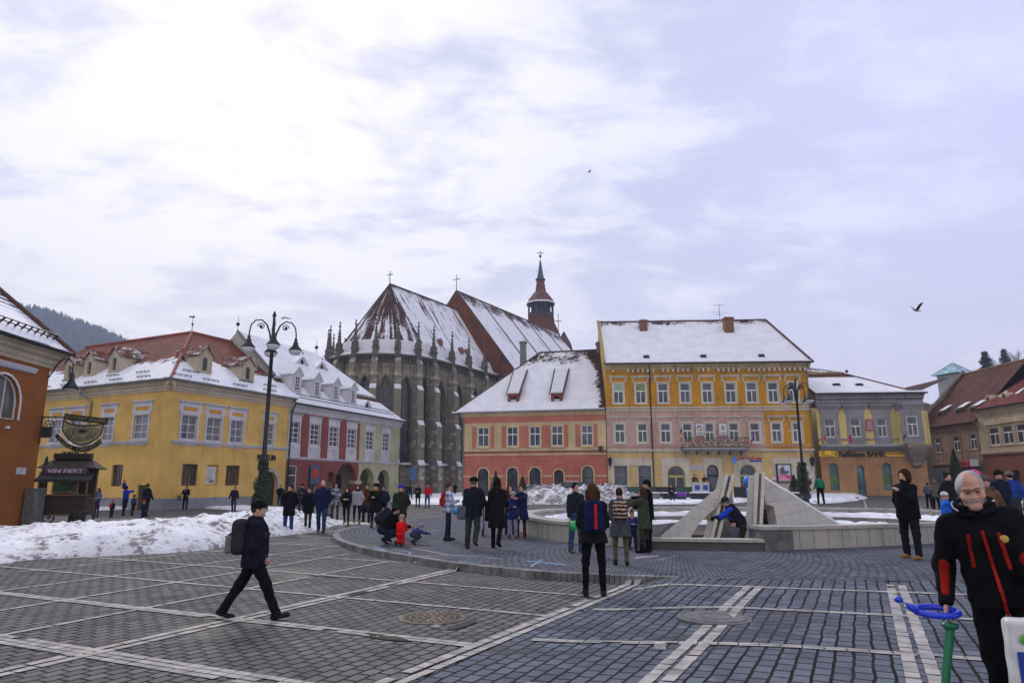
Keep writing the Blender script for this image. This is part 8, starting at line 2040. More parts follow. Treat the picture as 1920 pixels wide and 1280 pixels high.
 if hood == 'up': J += [(1, 'e', (HP(0, -.03, .01), HM, np.array([.115, .125, .145]) * hr), .05), (-1, 'e', (HP(0, .09, -.0), HM, np.array([.075, .09, .10]) * hr), .02)]
 if hood in ('down', 'fur'): J += [(1, 'e', (neck - fwd * .085 * s - sp * .01 * s, None, np.array([.115, .07, .09]) * s), .05)]
 jm = cloth(top, tk); V, Q = nets(J, h, cuts, .008 if Y < 18 else .008 if Y < 30 else 0, px % 7)
 ja = mesh_np('jacket' if tlen < .25 else 'coat', V, Q, jm, root, loc, yaw)
 if hood == 'fur':
  F = [(1, 'c', (neck + ux * math.cos(t) * .12 * s - fwd * (.03 + .07 * math.sin(t)) * s + sp * .04 * s, neck + ux * math.cos(t + .5) * .12 * s - fwd * (.03 + .07 * math.sin(t + .5)) * s + sp * .04 * s, .045 * s, .045 * s), .03) for t in np.arange(-.6, 3.5, .5)]; mk('fur_collar', F, cloth((.09, .07, .05), 'plain'), fold=.012)
 # trousers and shoes
 T = [(1, 'e', (hipc + uz * .02 * s, None, np.array([.155 * fat, .125 * fat, .12]) * s), .06)]; rt = .094 if not fem else .084
 for hip, kn, an, f in Ls: T += [(1, 'c', (hip, kn, (rt + .006) * s * fat ** .5, (.074 if not fem else .060) * s), .05), (1, 'c', (kn, an + (kn - an) * .02, (.072 if not fem else .058) * s, (.064 if not fem else .046) * s), .03)]
 mk('trousers', T, cloth(pants), fold=.009 if Y < 18 else .006 if Y < 26 else 0, seed=px % 5)
 for hip, kn, an, f in Ls:
  fu = nrm(uz - f * f[2]); sole = an - fu * .045 * s; Sh = [(1, 'c', (sole - f * .045 * s + fu * .012 * s, sole + f * .16 * s, .042 * s, .036 * s), .03), (1, 'c', (sole + fu * .02 * s, an + fu * .03 * s, .045 * s, .047 * s), .03)]
  if boots or (fem and boots is None and tlen): Sh.append((1, 'c', (an, an + (kn - an) * (.35 if not boots else boots), .05 * s, .056 * s), .03))
  cp = fu * -1; cutd = float(-fu @ (sole - fu * .036 * s)); mk('shoe', Sh, cloth(shoe), min(h, .016), cuts=[(-fu[0], -fu[1], -fu[2], cutd)])
 # hair and headwear
 if hair:
  kd, hc_ = hair; Hh = [(1, 'e', (HP(0, -.012, .022), HM, np.array([.086, .100, .114]) * hr), .02)]
  if kd == 'bald': Hh = [(1, 'e', (HP(0, -.03, -.005), HM, np.array([.088, .088, .075]) * hr), .02)]
  if kd == 'grey_short': Hh = [(1, 'e', (HP(0, -.022, .020), HM, np.array([.090, .098, .108]) * hr), .02)]
  if kd in ('long', 'curly'):
   for q in range(9): t = -2.6 + q * .65; Hh.append((1, 'c', (HP(math.sin(t) * .07, -.02 - math.cos(t) * .06, .0), HP(math.sin(t) * .085, -.05 - math.cos(t) * .05, -.17 - (.06 if kd == 'long' else 0)), .035 * hr, .03 * hr), .02)) if abs(t) > .0 and -.02 - math.cos(t) * .06 < .035 else None
   if kd == 'curly': Hh.append((1, 'e', (HP(0, -.045, -.06), HM, np.array([.125, .09, .14]) * hr), .03))
  Hh.append((-1, 'e', (HP(0, .095, -.045 if kd != 'grey_short' else -.03), HM, np.array([.070 if kd != 'grey_short' else .066, .072, .095]) * hr), .012))
  if kd == 'bald': Hh.append((-1, 'e', (HP(0, .03, .11), HM, np.array([.085, .10, .085]) * hr), .01))
  if kd == 'wild': Hh = [(1, 'e', (HP(.0, -.03, .03), HM, np.array([.115, .115, .125]) * hr), .02), (1, 'e', (HP(-.06, -.04, -.05), HM, np.array([.06, .07, .09]) * hr), .03), (1, 'e', (HP(.06, -.04, -.05), HM, np.array([.06, .07, .09]) * hr), .03), (-1, 'e', (HP(0, .105, -.02), HM, np.array([.068, .07, .075]) * hr), .012)]
  mk('hair', Hh, cloth(hc_), min(h, .012), fold=.007 if kd == 'grey_short' else .004 if kd != 'short' else .0015)
  if kd in ('wild', 'bald'): mk('beard', [(1, 'e', (HP(0, .062, -.085), HM, np.array([.050, .048, .045]) * hr), .02), (-1, 'e', (HP(0, .11, -.025), HM, np.array([.05, .04, .035]) * hr), .01)], cloth(hc_), min(h, .012), fold=.003)
 if hat:
  kd, hcol = hat; T_ = [(1, 'e', (HP(0, -.008, .050), HM, np.array([.094, .108, .094]) * hr), .02), (1, 'c', (HP(-.05, .0, .035), HP(.05, 0, .035), .06 * hr, .06 * hr), .06)]; pl = HP(0, 0, .022); cut = [(-hd[0], -hd[1], -hd[2], float(-hd @ pl) + (-.02 if False else 0))]
  if kd == 'cap': T_.append((1, 'e', (HP(0, .12, .035), HM, np.array([.062, .068, .010]) * hr), .008)); cut = [(-hd[0], -hd[1], -hd[2], float(-hd @ pl))]
  if kd == 'pompom': T_.append((1, 'e', (HP(0, -.01, .165), HM, np.array([.04, .04, .04]) * hr), .01))
  if kd == 'ears': T_ += [(1, 'e', (HP(sx * .07, -.01, .15), HM, np.array([.035, .025, .035]) * hr), .01) for sx in (-1, 1)]
  mk('hat', T_, cloth(hcol), min(h, .013), cuts=cut, fold=.002)
 if scarf: mk('scarf', [(1, 'c', (neck + (ux * math.cos(t) + fwd * math.sin(t)) * .075 * s + sp * .045 * s, neck + (ux * math.cos(t + .7) + fwd * math.sin(t + .7)) * .075 * s + sp * .04 * s, .042 * s, .042 * s), .02) for t in np.arange(0, 6.3, .7)], cloth(scarf), fold=.006)
 if Y < 32:      # eyes
  E_ = MB()
  for sx in (-1, 1): E_.ball(HP(sx * .031, .083 if not detail else .0945, .008), .0115 * hr, 8, (1.3, 1, .8 if not detail else .55))
  V = np.array(E_.v); Q_ = np.array([f_ for f_ in E_.f if len(f_) == 4]); mesh_np('eyes', V, Q_, plain('dark_eyes', (.02, .015, .012), .2) if 'dark_eyes' not in bpy.data.materials else bpy.data.materials['dark_eyes'], root, loc, yaw)
 info = dict(root=root, loc=loc, yaw=yaw, s=s, As=As, HP=HP, HM=HM, hr=hr, neck=neck, chest=chest, sp=sp, fwd=fwd, hipc=hipc, h=h, Ls=Ls, hf=hf, hd=hd, ja=ja)
 info['R'] = Matrix.Identity(3); info['w'] = lambda p: info['R'] @ Vector((p[0] * math.cos(-yaw) - p[1] * math.sin(-yaw), p[0] * math.sin(-yaw) + p[1] * math.cos(-yaw), p[2])) + loc
 if pack:
  lab, col, kd, sz = pack; M = np.stack([ux, fwd, sp], 1); dp = .115 * s * fat; ctr = chest - fwd * (dp + .075 * sz[1]) - sp * .02 * s
  Bp = [(1, 'b', (ctr, M, np.array([.15 * sz[0], .085 * sz[1], .23 * sz[2]]) * 1.0, .075), .03), (1, 'b', (ctr - fwd * .085 * sz[1] - sp * .07 * sz[2], M, np.array([.11 * sz[0], .04, .12 * sz[2]]), .03), .02)]
  for sx in (-1, 1): Bp += [(1, 'c', (ctr + ux * sx * .09 * sz[0] + sp * .2 * sz[2] + fwd * .04, neck + ux * sx * .10 * s - sp * .035 * s + fwd * .02, .02, .02), .01), (1, 'c', (neck + ux * sx * .10 * s - sp * .035 * s + fwd * .02, chest + ux * sx * .12 * s + fwd * (dp + .02), .02, .018), .01), (1, 'c', (chest + ux * sx * .12 * s + fwd * (dp + .02), chest + ux * sx * .17 * s - sp * .16 * s, .018, .016), .01)]
  V, Q = nets(Bp, min(h, .012), (), .002); o = mesh_np('backpack', V, Q, cloth(col, kd), None, loc, yaw); tag(o, lab, 'backpack', 'backpacks worn by people'); info['pack'] = o; info['pc'] = (ctr, M)
 return info
PEOPLE = []
def np_obj(name, prims, h, mat, I, lab=None, cat=None, grp=None, fold=0):
 V, Q = nets(prims, h, (), fold); o = mesh_np(name, V, Q, mat, None if lab else I['root'], I['loc'], I['yaw'])
 if lab: tag(o, lab, cat, grp)
 return o

# ------------------------------------------------------------------ who stands where (pixels of feet and crown in the photo)
BLK, NAVY, JEAN, DG = (.006, .006, .009), (.012, .016, .045), (.035, .06, .14), (.03, .03, .032)
BR, DK = (.06, .03, .015), (.018, .012, .010)
w_ = person(470, 1160, 925, 78, 'walking man in black cap and dark clothes with a grey-black backpack, nearest on the left', top=(.011, .012, .022), pants=(.008, .008, .010), hair=('short', (.05, .04, .035)), hat=('beanie', (.008, .008, .010)), arms=((-14, 6, 30, 8), (-6, 12, 60, 40)), legs=(-27, 4, 27, 5), tlen=.14, pack=('grey and black backpack on the walking man in the foreground', (.03, .03, .04), 'plain', (1.05, 1.15, 1.0)), hood='down', fat=1.2)
ctr, M = w_['pc']; np_obj('front_pocket', [(1, 'b', (ctr - M[:, 1] * .115 - M[:, 2] * .09, M, np.array([.125, .05, .12]), .03), .02)], .012, cloth((.17, .16, .155)), dict(w_, root=w_['pack'])); WLOC.setdefault('x', Vector())
I = person(1115, 1118, 903, 2, 'person in black seen from behind, long brown hair, right of the kerb end', top=(.012, .010, .016), pants=(.006, .006, .008), hair=('curly', (.055, .028, .014)), arms=((10, 10, 70, 40), (10, 10, 70, 40)), tlen=.12, fem=True, fat=1.12, legs=(2, 1, -2, 1), ab=5, boots=0, pack=('navy backpack with a red strip on the person with long brown hair', (.010, .014, .06), 'plain', (1.0, 1.0, 1.1)))
ctr, M = I['pc']; o = np_obj('red_strip', [(1, 'b', (ctr - M[:, 1] * .11 + M[:, 0] * .02, M, np.array([.022, .03, .19]), .01), .01)], .010, cloth((.50, .02, .015)), dict(I, root=I['pack']))
person(1165, 1059, 912, 5, 'person in long grey padded coat seen from behind with a patterned backpack', top=(.055, .06, .075), tlen=.30, pants=(.085, .085, .055), hair=('short', (.04, .025, .015)), arms=('hold', 'up'), fem=True, fat=1.12, boots=0, pack=('brown backpack with pale wavy stripes on the grey padded coat', (.06, .03, .02), 'stripes', (.95, .8, .85)))
person(1081, 1036, 903, 150, 'man in dark jacket and jeans holding a green balloon, left of the tall backpacker', top=(.014, .018, .028), pants=JEAN, hair=('short', DK), arms=('hold', 'down'), shoe=(.10, .09, .07))
person(1209, 1036, 912, -60, 'girl in olive parka hugging the man in the black beanie', top=(.045, .055, .035), tlen=.30, pants=(.05, .035, .028), hair=('long', (.05, .03, .02)), arms=('hug', 'up'), fem=True, boots=.6, shoe=BLK)
person(1217, 1029, 898, -100, 'bearded man in black coat and black beanie looking left', top=BLK, tlen=.18, pants=BLK, hair=('bald', DK), hat=('beanie', BLK), arms=('hug', 'hold'))
person(1187, 1031, 955, 180, 'small child in blue jacket between the two standing groups at the fountain pier', top=(.02, .03, .14), pants=(.012, .016, .05), hair=('short', BR), arms=('front', 'front'))
person(1712, 1047, 878, -115, 'bearded man with wild dark hair, black jacket and tan boots looking at his phone', top=BLK, tlen=.16, pants=(.012, .012, .016), shoe=(.30, .16, .05), hair=('wild', (.035, .018, .010)), arms=('phone', 'pocket'), fat=1.25, legs=(5, 3, -5, 3), ab=9, boots=.12)
# group on the platform
person(840, 1013, 903, 85, 'woman in white and blue plaid jacket with a red backpack facing right', top=(.4, .4, .5), tk='plaid', tlen=.10, pants=(.018, .02, .05), hair=('short', (.07, .04, .025)), arms=('front', 'front'), fem=True, boots=0, pack=('red backpack on the woman in the plaid jacket', (.35, .015, .02), 'plain', (.8, .75, .85)))
person(887, 1027, 892, 8, 'man in black jacket and cap walking away beside the woman in black', top=(.010, .012, .022), tlen=.16, pants=(.03, .035, .035), hair=('short', (.10, .09, .08)), hat=('beanie', BLK), arms=('down', 'pocket'), legs=(-5, 2, -16, 26), shoe=(.05, .035, .025), fat=1.22)
person(932, 1028, 893, 12, 'woman all in black with long dark hair walking away', top=(.010, .009, .012), tlen=.42, pants=BLK, hair=('long', (.012, .008, .008)), arms=('hold', 'hold'), legs=(10, 4, -22, 14), fem=True, boots=.9, shoe=BLK)
person(961, 1009, 920, 175, 'child in blue coat and grey knitted hat leaning on the woman in navy', top=(.014, .022, .09), tlen=.22, pants=(.22, .20, .32), hair=('short', BR), hat=('beanie', (.28, .28, .30)), arms=('down', 'front'), boots=.5, shoe=(.12, .05, .02))
person(977, 1008, 907, 190, 'woman in wide navy cape with sunglasses on her head', top=(.012, .015, .055), tlen=.34, pants=(.015, .018, .04), hair=('short', (.06, .035, .02)), arms=('hug', (20, 30, 40, 20)), fem=True, boots=.7, shoe=(.06, .015, .015), fat=1.15)
person(956, 1002, 907, 170, 'person with reddish brown hair half hidden behind the child in the grey hat', top=(.05, .018, .014), pants=NAVY, hair=('curly', (.07, .02, .012)), arms=('pocket', 'pocket'), fem=True)
person(749, 1006, 907, 180, 'man in dark green parka and bright blue woollen hat above the playing children', top=(.022, .026, .018), tlen=.30, pants=(.07, .09, .14), hair=('short', DK), hat=('beanie', (.03, .05, .30)), arms=('pocket', 'hold'), fat=1.15)
person(716, 1019, 0, 70, 'crouching adult in black with a large backpack beside the child in red', top=BLK, H=1.72, pants=(.014, .018, .045), hair=('short', BLK), hat=('beanie', (.02, .028, .024)), arms=((12, 5, 50, 10), (14, 5, 50, 10)), legs=(108, 148, 84, 150), lean=42, head=(0, -20), crouch=True, fat=1.15, pack=('large black backpack with pale straps on the crouching adult', (.016, .018, .026), 'plain', (1.15, 1.4, 1.1)))
person(750, 1023, 0, 10, 'small child in bright red snowsuit kneeling on the platform', top=(.62, .012, .012), H=1.02, pants=(.62, .012, .012), hair=None, hat=('beanie', (.30, .22, .22)), arms=('front', 'front'), legs=(20, 118, 16, 112), lean=12, crouch=True)
person(772, 1020, 0, 75, 'toddler in blue and white jacket and grey pompom hat crawling beside the red child', top=(.04, .05, .16), H=.92, pants=(.05, .055, .06), hair=None, hat=('pompom', (.22, .25, .34)), arms=((30, 8, 5, 0), (34, 8, 5, 0)), legs=(70, 130, 76, 128), lean=68, head=(0, -35), crouch=True)
# strollers walking in from the left-hand side
GR = 'people strolling past the arcaded house'
person(539, 1000, 907, 178, 'man in black coat with brown fur hood and blue jeans, leftmost of the strolling row', top=BLK, tlen=.30, pants=(.02, .045, .15), hair=('short', DK), arms=('pocket', 'pocket'), hood='fur', fat=1.15, shoe=(.04, .03, .02), grp=GR)
person(576, 996, 911, 176, 'woman in black coat and olive trousers tucked in black boots', top=BLK, tlen=.22, pants=(.04, .038, .022), hair=('short', (.03, .02, .014)), arms=('pocket', 'pocket'), fem=True, legs=(6, 6, -2, 4), boots=.6, shoe=BLK, ab=0, grp=GR)
person(601, 998, 898, 178, 'tall balding man with red beard, navy jacket and jeans', top=(.010, .014, .05), tlen=.14, pants=(.02, .035, .10), hair=('bald', (.12, .04, .02)), arms=('pocket', 'pocket'), legs=(12, 4, -10, 14), fat=1.15, shoe=(.05, .05, .04), grp=GR)
person(564, 962, 906, 175, 'man in dark cap and jacket behind the woman with olive trousers', top=(.02, .022, .03), pants=(.03, .035, .08), hair=('short', DK), hat=('cap', BLK), arms=('pocket', 'front'), grp=GR)
person(616, 966, 904, 20, 'person in grey trousers with light blue hood behind the tall balding man', top=(.05, .06, .12), pants=(.15, .15, .16), hair=('short', (.10, .08, .05)), arms=('down', 'pocket'), grp=GR)
person(627, 974, 904, 165, 'person in black and white mottled scarf jacket with dark hair', top=(.02, .02, .025), tk='mottled', tlen=.25, pants=(.05, .035, .02), hair=('curly', (.012, .010, .018)), arms=('front', 'hold'), fem=True, grp=GR)
person(648, 985, 911, 176, 'woman with long curly dark hair in short black jacket, mid stride', top=BLK, tlen=.06, pants=(.008, .008, .010), hair=('curly', (.035, .014, .012)), arms=('front', 'front'), legs=(14, 4, -22, 16), fem=True, boots=.2, shoe=(.16, .10, .05), grp=GR)
person(668, 983, 907, 170, 'woman in light grey jacket and black scarf with tan boots', top=(.33, .33, .36), tlen=.10, pants=(.010, .010, .018), hair=('long', (.015, .010, .010)), scarf=BLK, arms=('pocket', 'pocket'), legs=(4, 3, -20, 22), fem=True, boots=.25, shoe=(.22, .12, .05), grp=GR)
person(686, 980, 906, 172, 'man in brown coat half hidden between the two women', top=(.07, .025, .014), tlen=.15, pants=(.012, .016, .04), hair=('short', BR), arms=('down', 'pocket'), grp=GR)
person(702, 989, 905, 178, 'woman in black coat with an orange scarf holding a cup', top=(.008, .009, .008), tlen=.34, pants=BLK, hair=('short', (.03, .02, .014)), hat=('beanie', BLK), scarf=(.42, .13, .02), arms=('front', 'pocket'), fem=True, fat=1.15, shoe=(.10, .05, .03), grp=GR)
person(717, 979, 909, 165, 'dark figure behind the woman with the orange scarf', top=(.012, .02, .03), pants=BLK, hair=('short', DK), grp=GR, hood='up')
person(524, 948, 908, 160, 'figure in black standing at the museum entrance', top=BLK, pants=BLK, hair=('short', DK), tlen=.2)
person(486, 971, 913, 178, 'person in dark trousers mostly hidden behind the walking man', top=(.05, .03, .025), pants=(.014, .018, .05), hair=('short', (.10, .05, .03)), legs=(5, 3, -8, 10))
person(437, 959, 910, 170, 'man in dark jacket and jeans walking in front of the yellow museum', top=(.012, .014, .024), pants=(.02, .03, .06), hair=('short', (.03, .02, .015)), arms=('back', 'side'), legs=(12, 3, -14, 16))
person(346, 955, 909, 170, 'person in black with a white bag in front of the museum corner window', top=BLK, tlen=.2, pants=BLK, hair=('short', (.04, .03, .025)), arms=('hold', 'phone'))
# by the wine stall
person(142, 970, 912, 185, 'man in grey checked coat standing in front of the wine stall', top=(.06, .06, .075), tk='mottled', tlen=.3, pants=(.02, .02, .025), hair=('bald', (.25, .2, .17)), arms=('pocket', 'pocket'), Y=34.0, fat=1.2)
person(179, 969, 914, 180, 'girl with curly dark hair in light blue denim jacket and jeans', top=(.12, .18, .30), pants=(.02, .04, .11), hair=('curly', (.02, .014, .012)), arms=('side', 'hold'), fem=True, scarf=(.03, .035, .06))
person(208, 970, 936, 10, 'child with red eared hat and black jacket with a red backpack', top=BLK, pants=BLK, hair=None, hat=('ears', (.70, .04, .015)), arms=('down', 'down'), pack=('tiny red backpack on the child in the red eared hat', (.4, .01, .015), 'plain', (.55, .6, .5)))
I = person(232, 966, 910, 15, 'man in bright blue jacket carrying a child on his shoulders', top=(.015, .03, .38), pants=(.012, .014, .03), hair=('short', DK), arms=((100, 10, 60, 40), (100, 10, 60, 40)), legs=(6, 3, -10, 12), grp='people by the wine stall')
person(233, 0, 0, 12, 'child in blue with a red hat riding on the man\'s shoulders', top=(.02, .03, .26), pants=(.01, .012, .03), hair=None, hat=('pompom', (.65, .04, .015)), H=.92, Y=I['loc'].y - .02, z=I['loc'].z, zoff=0, legs=(60, 60, 60, 60), arms=('front', 'front'), crouch=True, hipx=0)['root'].location.z += 1.28 * I['s']
person(248, 966, 926, 20, 'boy in blue jacket walking beside the man with the child on his shoulders', top=(.02, .04, .13), pants=BLK, hair=('short', DK), hat=('beanie', (.05, .07, .12)), legs=(8, 3, -10, 14), arms=('down', 'down'))
person(271, 968, 905, 15, 'big man in black jacket seen from behind near the museum door', top=(.010, .011, .020), tlen=.16, pants=BLK, hair=('short', (.06, .04, .03)), arms=('down', 'side'), fat=1.25)
person(267, 972, 937, 15, 'child in dark blue snowsuit and red hat in front of the big man in black', top=(.012, .016, .06), pants=(.012, .016, .05), hair=None, hat=('pompom', (.60, .05, .02)), arms=('down', 'down'))
# far, under the church
FR2 = 'people far off under the church'
person(762, 936, 906, 200, 'distant person in dark blue under the church wall', top=(.02, .025, .06), pants=BLK, hair=('short', DK), grp=FR2, H=1.7)
person(769, 937, 908, 170, 'distant person in black beside the one in dark blue', top=BLK, pants=BLK, hair=('long', DK), grp=FR2, fem=True, H=1.65)
person(783, 951, 907, 182, 'woman in black with long hair standing before the church wall', top=BLK, tlen=.2, pants=BLK, hair=('long', (.03, .015, .01)), arms=('front', 'front'), grp=FR2, fem=True)
person(801, 952, 906, 178, 'person in bright red jacket and blue jeans before the church wall', top=(.50, .012, .02), pants=(.04, .09, .22), hair=('short', (.08, .03, .02)), arms=('side', 'hold'), grp=FR2)
person(853, 929, 906, 200, 'distant dark person right of the plaid-jacket woman', top=BLK, pants=BLK, hair=('short', DK), grp=FR2, H=1.72)
# by the fountain and the terrace
I = person(1385, 1008, 0, -70, 'man in blue and black jacket and dark cap bending down inside the fountain', top=(.012, .012, .02), H=1.78, Y=18.25, z=-.27, tlen=.14, pants=(.05, .035, .02), hair=('short', (.12, .10, .09)), hat=('cap', (.02, .022, .03)), arms=((35, 5, 35, 30), (30, 8, 35, 20)), legs=(4, 3, 0, 6), lean=34, head=(0, 5), fat=1.15, hood='down')
np_obj('blue_yoke', [(1, 'c', (I['chest'] + I['fwd'] * .05 - ux * .05, I['neck'] - I['sp'] * .1 - ux * .06, .135, .10), .05), (1, 'c', (I['As'][0][0] + np.array([0, 0, .012]), I['As'][0][1], .083, .074), .04), (1, 'c', (I['neck'] - I['sp'] * .08 - ux * .12, I['neck'] - I['sp'] * .08 + ux * .12, .082, .082), .04), (1, 'e', (I['neck'] - I['fwd'] * .085 - I['sp'] * .03, None, np.array([.12, .075, .09])), .04)], .02, cloth((.02, .06, .50)), I)
person(1370, 1010, 0, 0, 'child in grey jacket and black woollen hat inside the fountain', top=(.075, .075, .10), H=1.14, Y=17.75, z=-.27, tlen=.12, pants=BLK, hair=None, hat=('beanie', BLK), arms=('front', 'front'))
person(1407, 1008, 0, 150, 'small child in red jacket behind the right stone fin', top=(.35, .015, .02), H=1.08, Y=18.9, z=-.27, pants=(.03, .05, .25), hair=('short', BR), arms=('front', 'front'))
person(1411, 952, 887, 75, 'person in black with a blue hat carrying two bright blue balloons between the fins', top=BLK, tlen=.14, pants=BLK, hair=('short', DK), hat=('beanie', (.012, .02, .10)), arms=('front', 'hold'))
person(1515, 945, 886, 120, 'person in red hooded jacket and blue jeans near the right street lamp', top=(.45, .015, .025), pants=(.035, .06, .16), hair=('long', (.10, .015, .012)), arms=('phone', 'front'), fem=True, hood='up', shoe=(.08, .05, .03), boots=.3)
person(1540, 945, 889, 5, 'man in bright green waistcoat and black trousers seen from behind', top=(.010, .20, .10), pants=BLK, hair=('short', (.04, .03, .025)), hat=('beanie', (.03, .04, .05)), arms=('side', 'side'), ab=6, fat=1.2)
person(1303, 925, 892, 175, 'seller in brown jacket at the left of the white counter', top=(.06, .03, .02), pants=BLK, hair=('short', DK), H=1.72, Y=58.2, arms=('front', 'front'), z=surf(15, 58) + .35)
person(1322, 925, 893, 175, 'second seller with dark hair behind the white counter', top=(.05, .02, .018), pants=BLK, hair=('short', DK), H=1.7, Y=58.2, arms=('front', 'front'), z=surf(16, 58) + .35)
person(1257, 930, 0, 180, 'person in black sitting on the black planter bench with a violet bag', top=(.015, .015, .03), H=1.68, Y=52.6, pants=(.02, .02, .06), hair=('short', DK), arms=('front', 'front'), legs=(88, 82, 84, 80), crouch=True, lean=8)
person(1430, 930, 0, 170, 'dark-haired person whose head shows behind the right stone fin', top=(.02, .02, .03), H=1.74, Y=36, pants=BLK, hair=('short', DK))
person(1452, 940, 893, 170, 'person in white woollen hat and dark red coat behind the right stone fin', top=(.10, .02, .03), H=1.66, Y=34, pants=BLK, hair=('long', BR), hat=('beanie', (.55, .53, .52)), fem=True)
# behind the old man at the right
RG = 'people crowding behind the old man'
person(1778, 960, 886, 170, 'dark-haired man whose face shows left of the old man', top=(.014, .014, .02), Y=22.5, H=1.86, pants=BLK, hair=('short', (.02, .014, .012)), grp=RG)
person(1768, 985, 909, 100, 'child in bright blue jacket with a white hood', top=(.02, .12, .55), H=1.36, Y=17.6, pants=(.03, .04, .06), hair=None, hat=('beanie', (.60, .60, .64)), arms=('reach', 'reach'), grp=RG)
person(1829, 980, 892, 190, 'person with a bright pink patterned hat behind the old man', top=(.16, .10, .05), Y=15.2, H=1.88, pants=BLK, hair=('short', BR), hat=('beanie', (.62, .10, .40)), fem=True, hood='fur', grp=RG)
person(1847, 985, 903, 200, 'person in brown fur-collared coat and grey hat behind the old man', top=(.14, .085, .045), Y=14.4, H=1.76, tlen=.3, pants=BLK, hair=('short', DK), hat=('beanie', (.10, .08, .07)), fem=True, hood='fur', grp=RG)
person(1874, 975, 880, 178, 'tall man in navy jacket and dark cap right of the old man', top=(.012, .015, .035), Y=20.5, tlen=.2, pants=BLK, hair=('short', DK), hat=('cap', BLK), fat=1.25, grp=RG)
person(1895, 968, 882, 20, 'person in royal blue jacket and tan hat at the right edge', top=(.02, .05, .28), Y=22.5, pants=(.03, .035, .04), hair=('short', DK), hat=('beanie', (.18, .14, .10)), grp=RG)
person(1751, 940, 894, 0, 'distant person in grey fur hood by the bank corner', top=(.10, .095, .085), Y=40, H=1.7, pants=BLK, hair=('curly', (.12, .10, .08)), tlen=.2, grp=RG)
person(1738, 938, 899, 20, 'distant small person in grey-blue by the bank corner', top=(.06, .08, .12), Y=42, H=1.5, pants=BLK, hair=('short', BR), grp=RG)

# ------------------------------------------------------------------ the old man in front
O = person(1893, 0, 0, 212, 'old man with grey moustache in black, red and white ski jacket leaning on a balloon', top=(.008, .008, .011), Y=4.85, H=1.78, z=.135, tlen=.10, pants=(.008, .008, .010), hair=('grey_short', (.42, .41, .41)), arms=((8, 3, 46, 0), (-22, 20, 46, 10)), legs=(6, 3, -4, 4), lean=9, head=(-4, 10), headtilt=-3, ab=7, detail=True, fat=1.02)
O['root'].rotation_euler.y = R(-10.5); O['R'] = Matrix.Rotation(R(-10.5), 3, 'Y')
HP, HM, hr, s = O['HP'], O['HM'], O['hr'], O['s']
np_obj('moustache', [(1, 'c', (HP(sx * .006, .106, -.046), HP(sx * .036, .092, -.056), .010 * hr, .006 * hr), .008) for sx in (-1, 1)], .005, cloth((.36, .35, .35)), O, fold=.001)
np_obj('eyebrows', [(1, 'c', (HP(sx * .016, .103, .038), HP(sx * .052, .086, .038), .0045 * hr, .0035 * hr), .004) for sx in (-1, 1)], .004, cloth((.14, .12, .11)), O, fold=.001)
np_obj('mouth', [(1, 'c', (HP(-.022, .094, -.066), HP(.022, .094, -.066), .0035 * hr, .0035 * hr), .002)], .003, cloth((.12, .03, .025)), O)
np_obj('shirt_collar', [(1, 'c', (O['neck'] + ux * math.cos(t) * .075 * s + O['fwd'] * math.sin(t) * .08 * s + O['sp'] * (.05 + .02 * abs(math.cos(t))) * s, O['neck'] + ux * math.cos(t + .35) * .075 * s + O['fwd'] * math.sin(t + .35) * .08 * s + O['sp'] * (.05 + .02 * abs(math.cos(t + .35))) * s, .012 * s, .012 * s), .01) for t in np.arange(-.4, 3.3, .35)], .006, cloth((.07, .11, .26)), O)
NK, SPV, FW = O['neck'], O['sp'], O['fwd']; ring = lambda t, r, z_: NK + (ux * math.cos(t) * r + FW * (math.sin(t) * r * 1.05 - .005) + SPV * z_) * s
np_obj('stand_collar', [(1, 'c', (ring(t, .098, .03), ring(t + .4, .098, .03), .026 * s, .026 * s), .015) for t in np.arange(-4.3, 1.0, .4)] + [(1, 'c', (ring(t, .104, .075), ring(t + .4, .104, .075), .014 * s, .014 * s), .02) for t in np.arange(-4.1, .8, .4)], .007, cloth((.008, .008, .011)), O)
for t0 in (-.35, 2.7): np_obj('white_piping', [(1, 'c', (ring(t, .121, .085 - abs(t - t0) * .03), ring(t + .25, .121, .085 - abs(t + .25 - t0) * .03), .006, .006), .003) for t in np.arange(t0, t0 + .8, .25)], .005, cloth((.50, .50, .54)), O)
def on_front(x, z, dy=.0):
 """a point lying on the front of his jacket"""
 Vv = np.array([v.co[:] for v in O['ja'].data.vertices]) if 'jv' not in O else O['jv']; O['jv'] = Vv
 d = (-Vv[:, 0] - x) ** 2 + (Vv[:, 2] - z) ** 2; k = np.argsort(d)[:12]; y = float((-Vv[k, 1]).max())
 return np.array([x, y + dy, z])
zc, zh = float(O['chest'][2]), float(O['hipc'][2]); zn = float(O['neck'][2])
RDM, WHT = cloth((.27, .014, .010)), cloth((.42, .42, .46))
def trim(nm, pts, r, mat, dy=.005):
 pr = []; P = [on_front(x, z, dy) for x, z in pts]
 for a, b in zip(P, P[1:]): pr.append((1, 'c', (a, b, r, r), .006))
 np_obj(nm, pr, .006, mat, O)
trim('red_zip', [(0.0, zn - .10 - .055 * k) for k in range(13)], .010, RDM)
trim('chest_zip', [(-.085, zn - .12 - .04 * k) for k in range(6)], .012, RDM); trim('chest_zip', [(.085 + .004 * k, zn - .12 - .04 * k) for k in range(6)], .012, RDM)
b = on_front(-.105, zn - .15, .012); np_obj('round_badge', [(1, 'e', (b, None, np.array([.026, .008, .026])), .004)], .005, cloth((.60, .42, .10)), O)
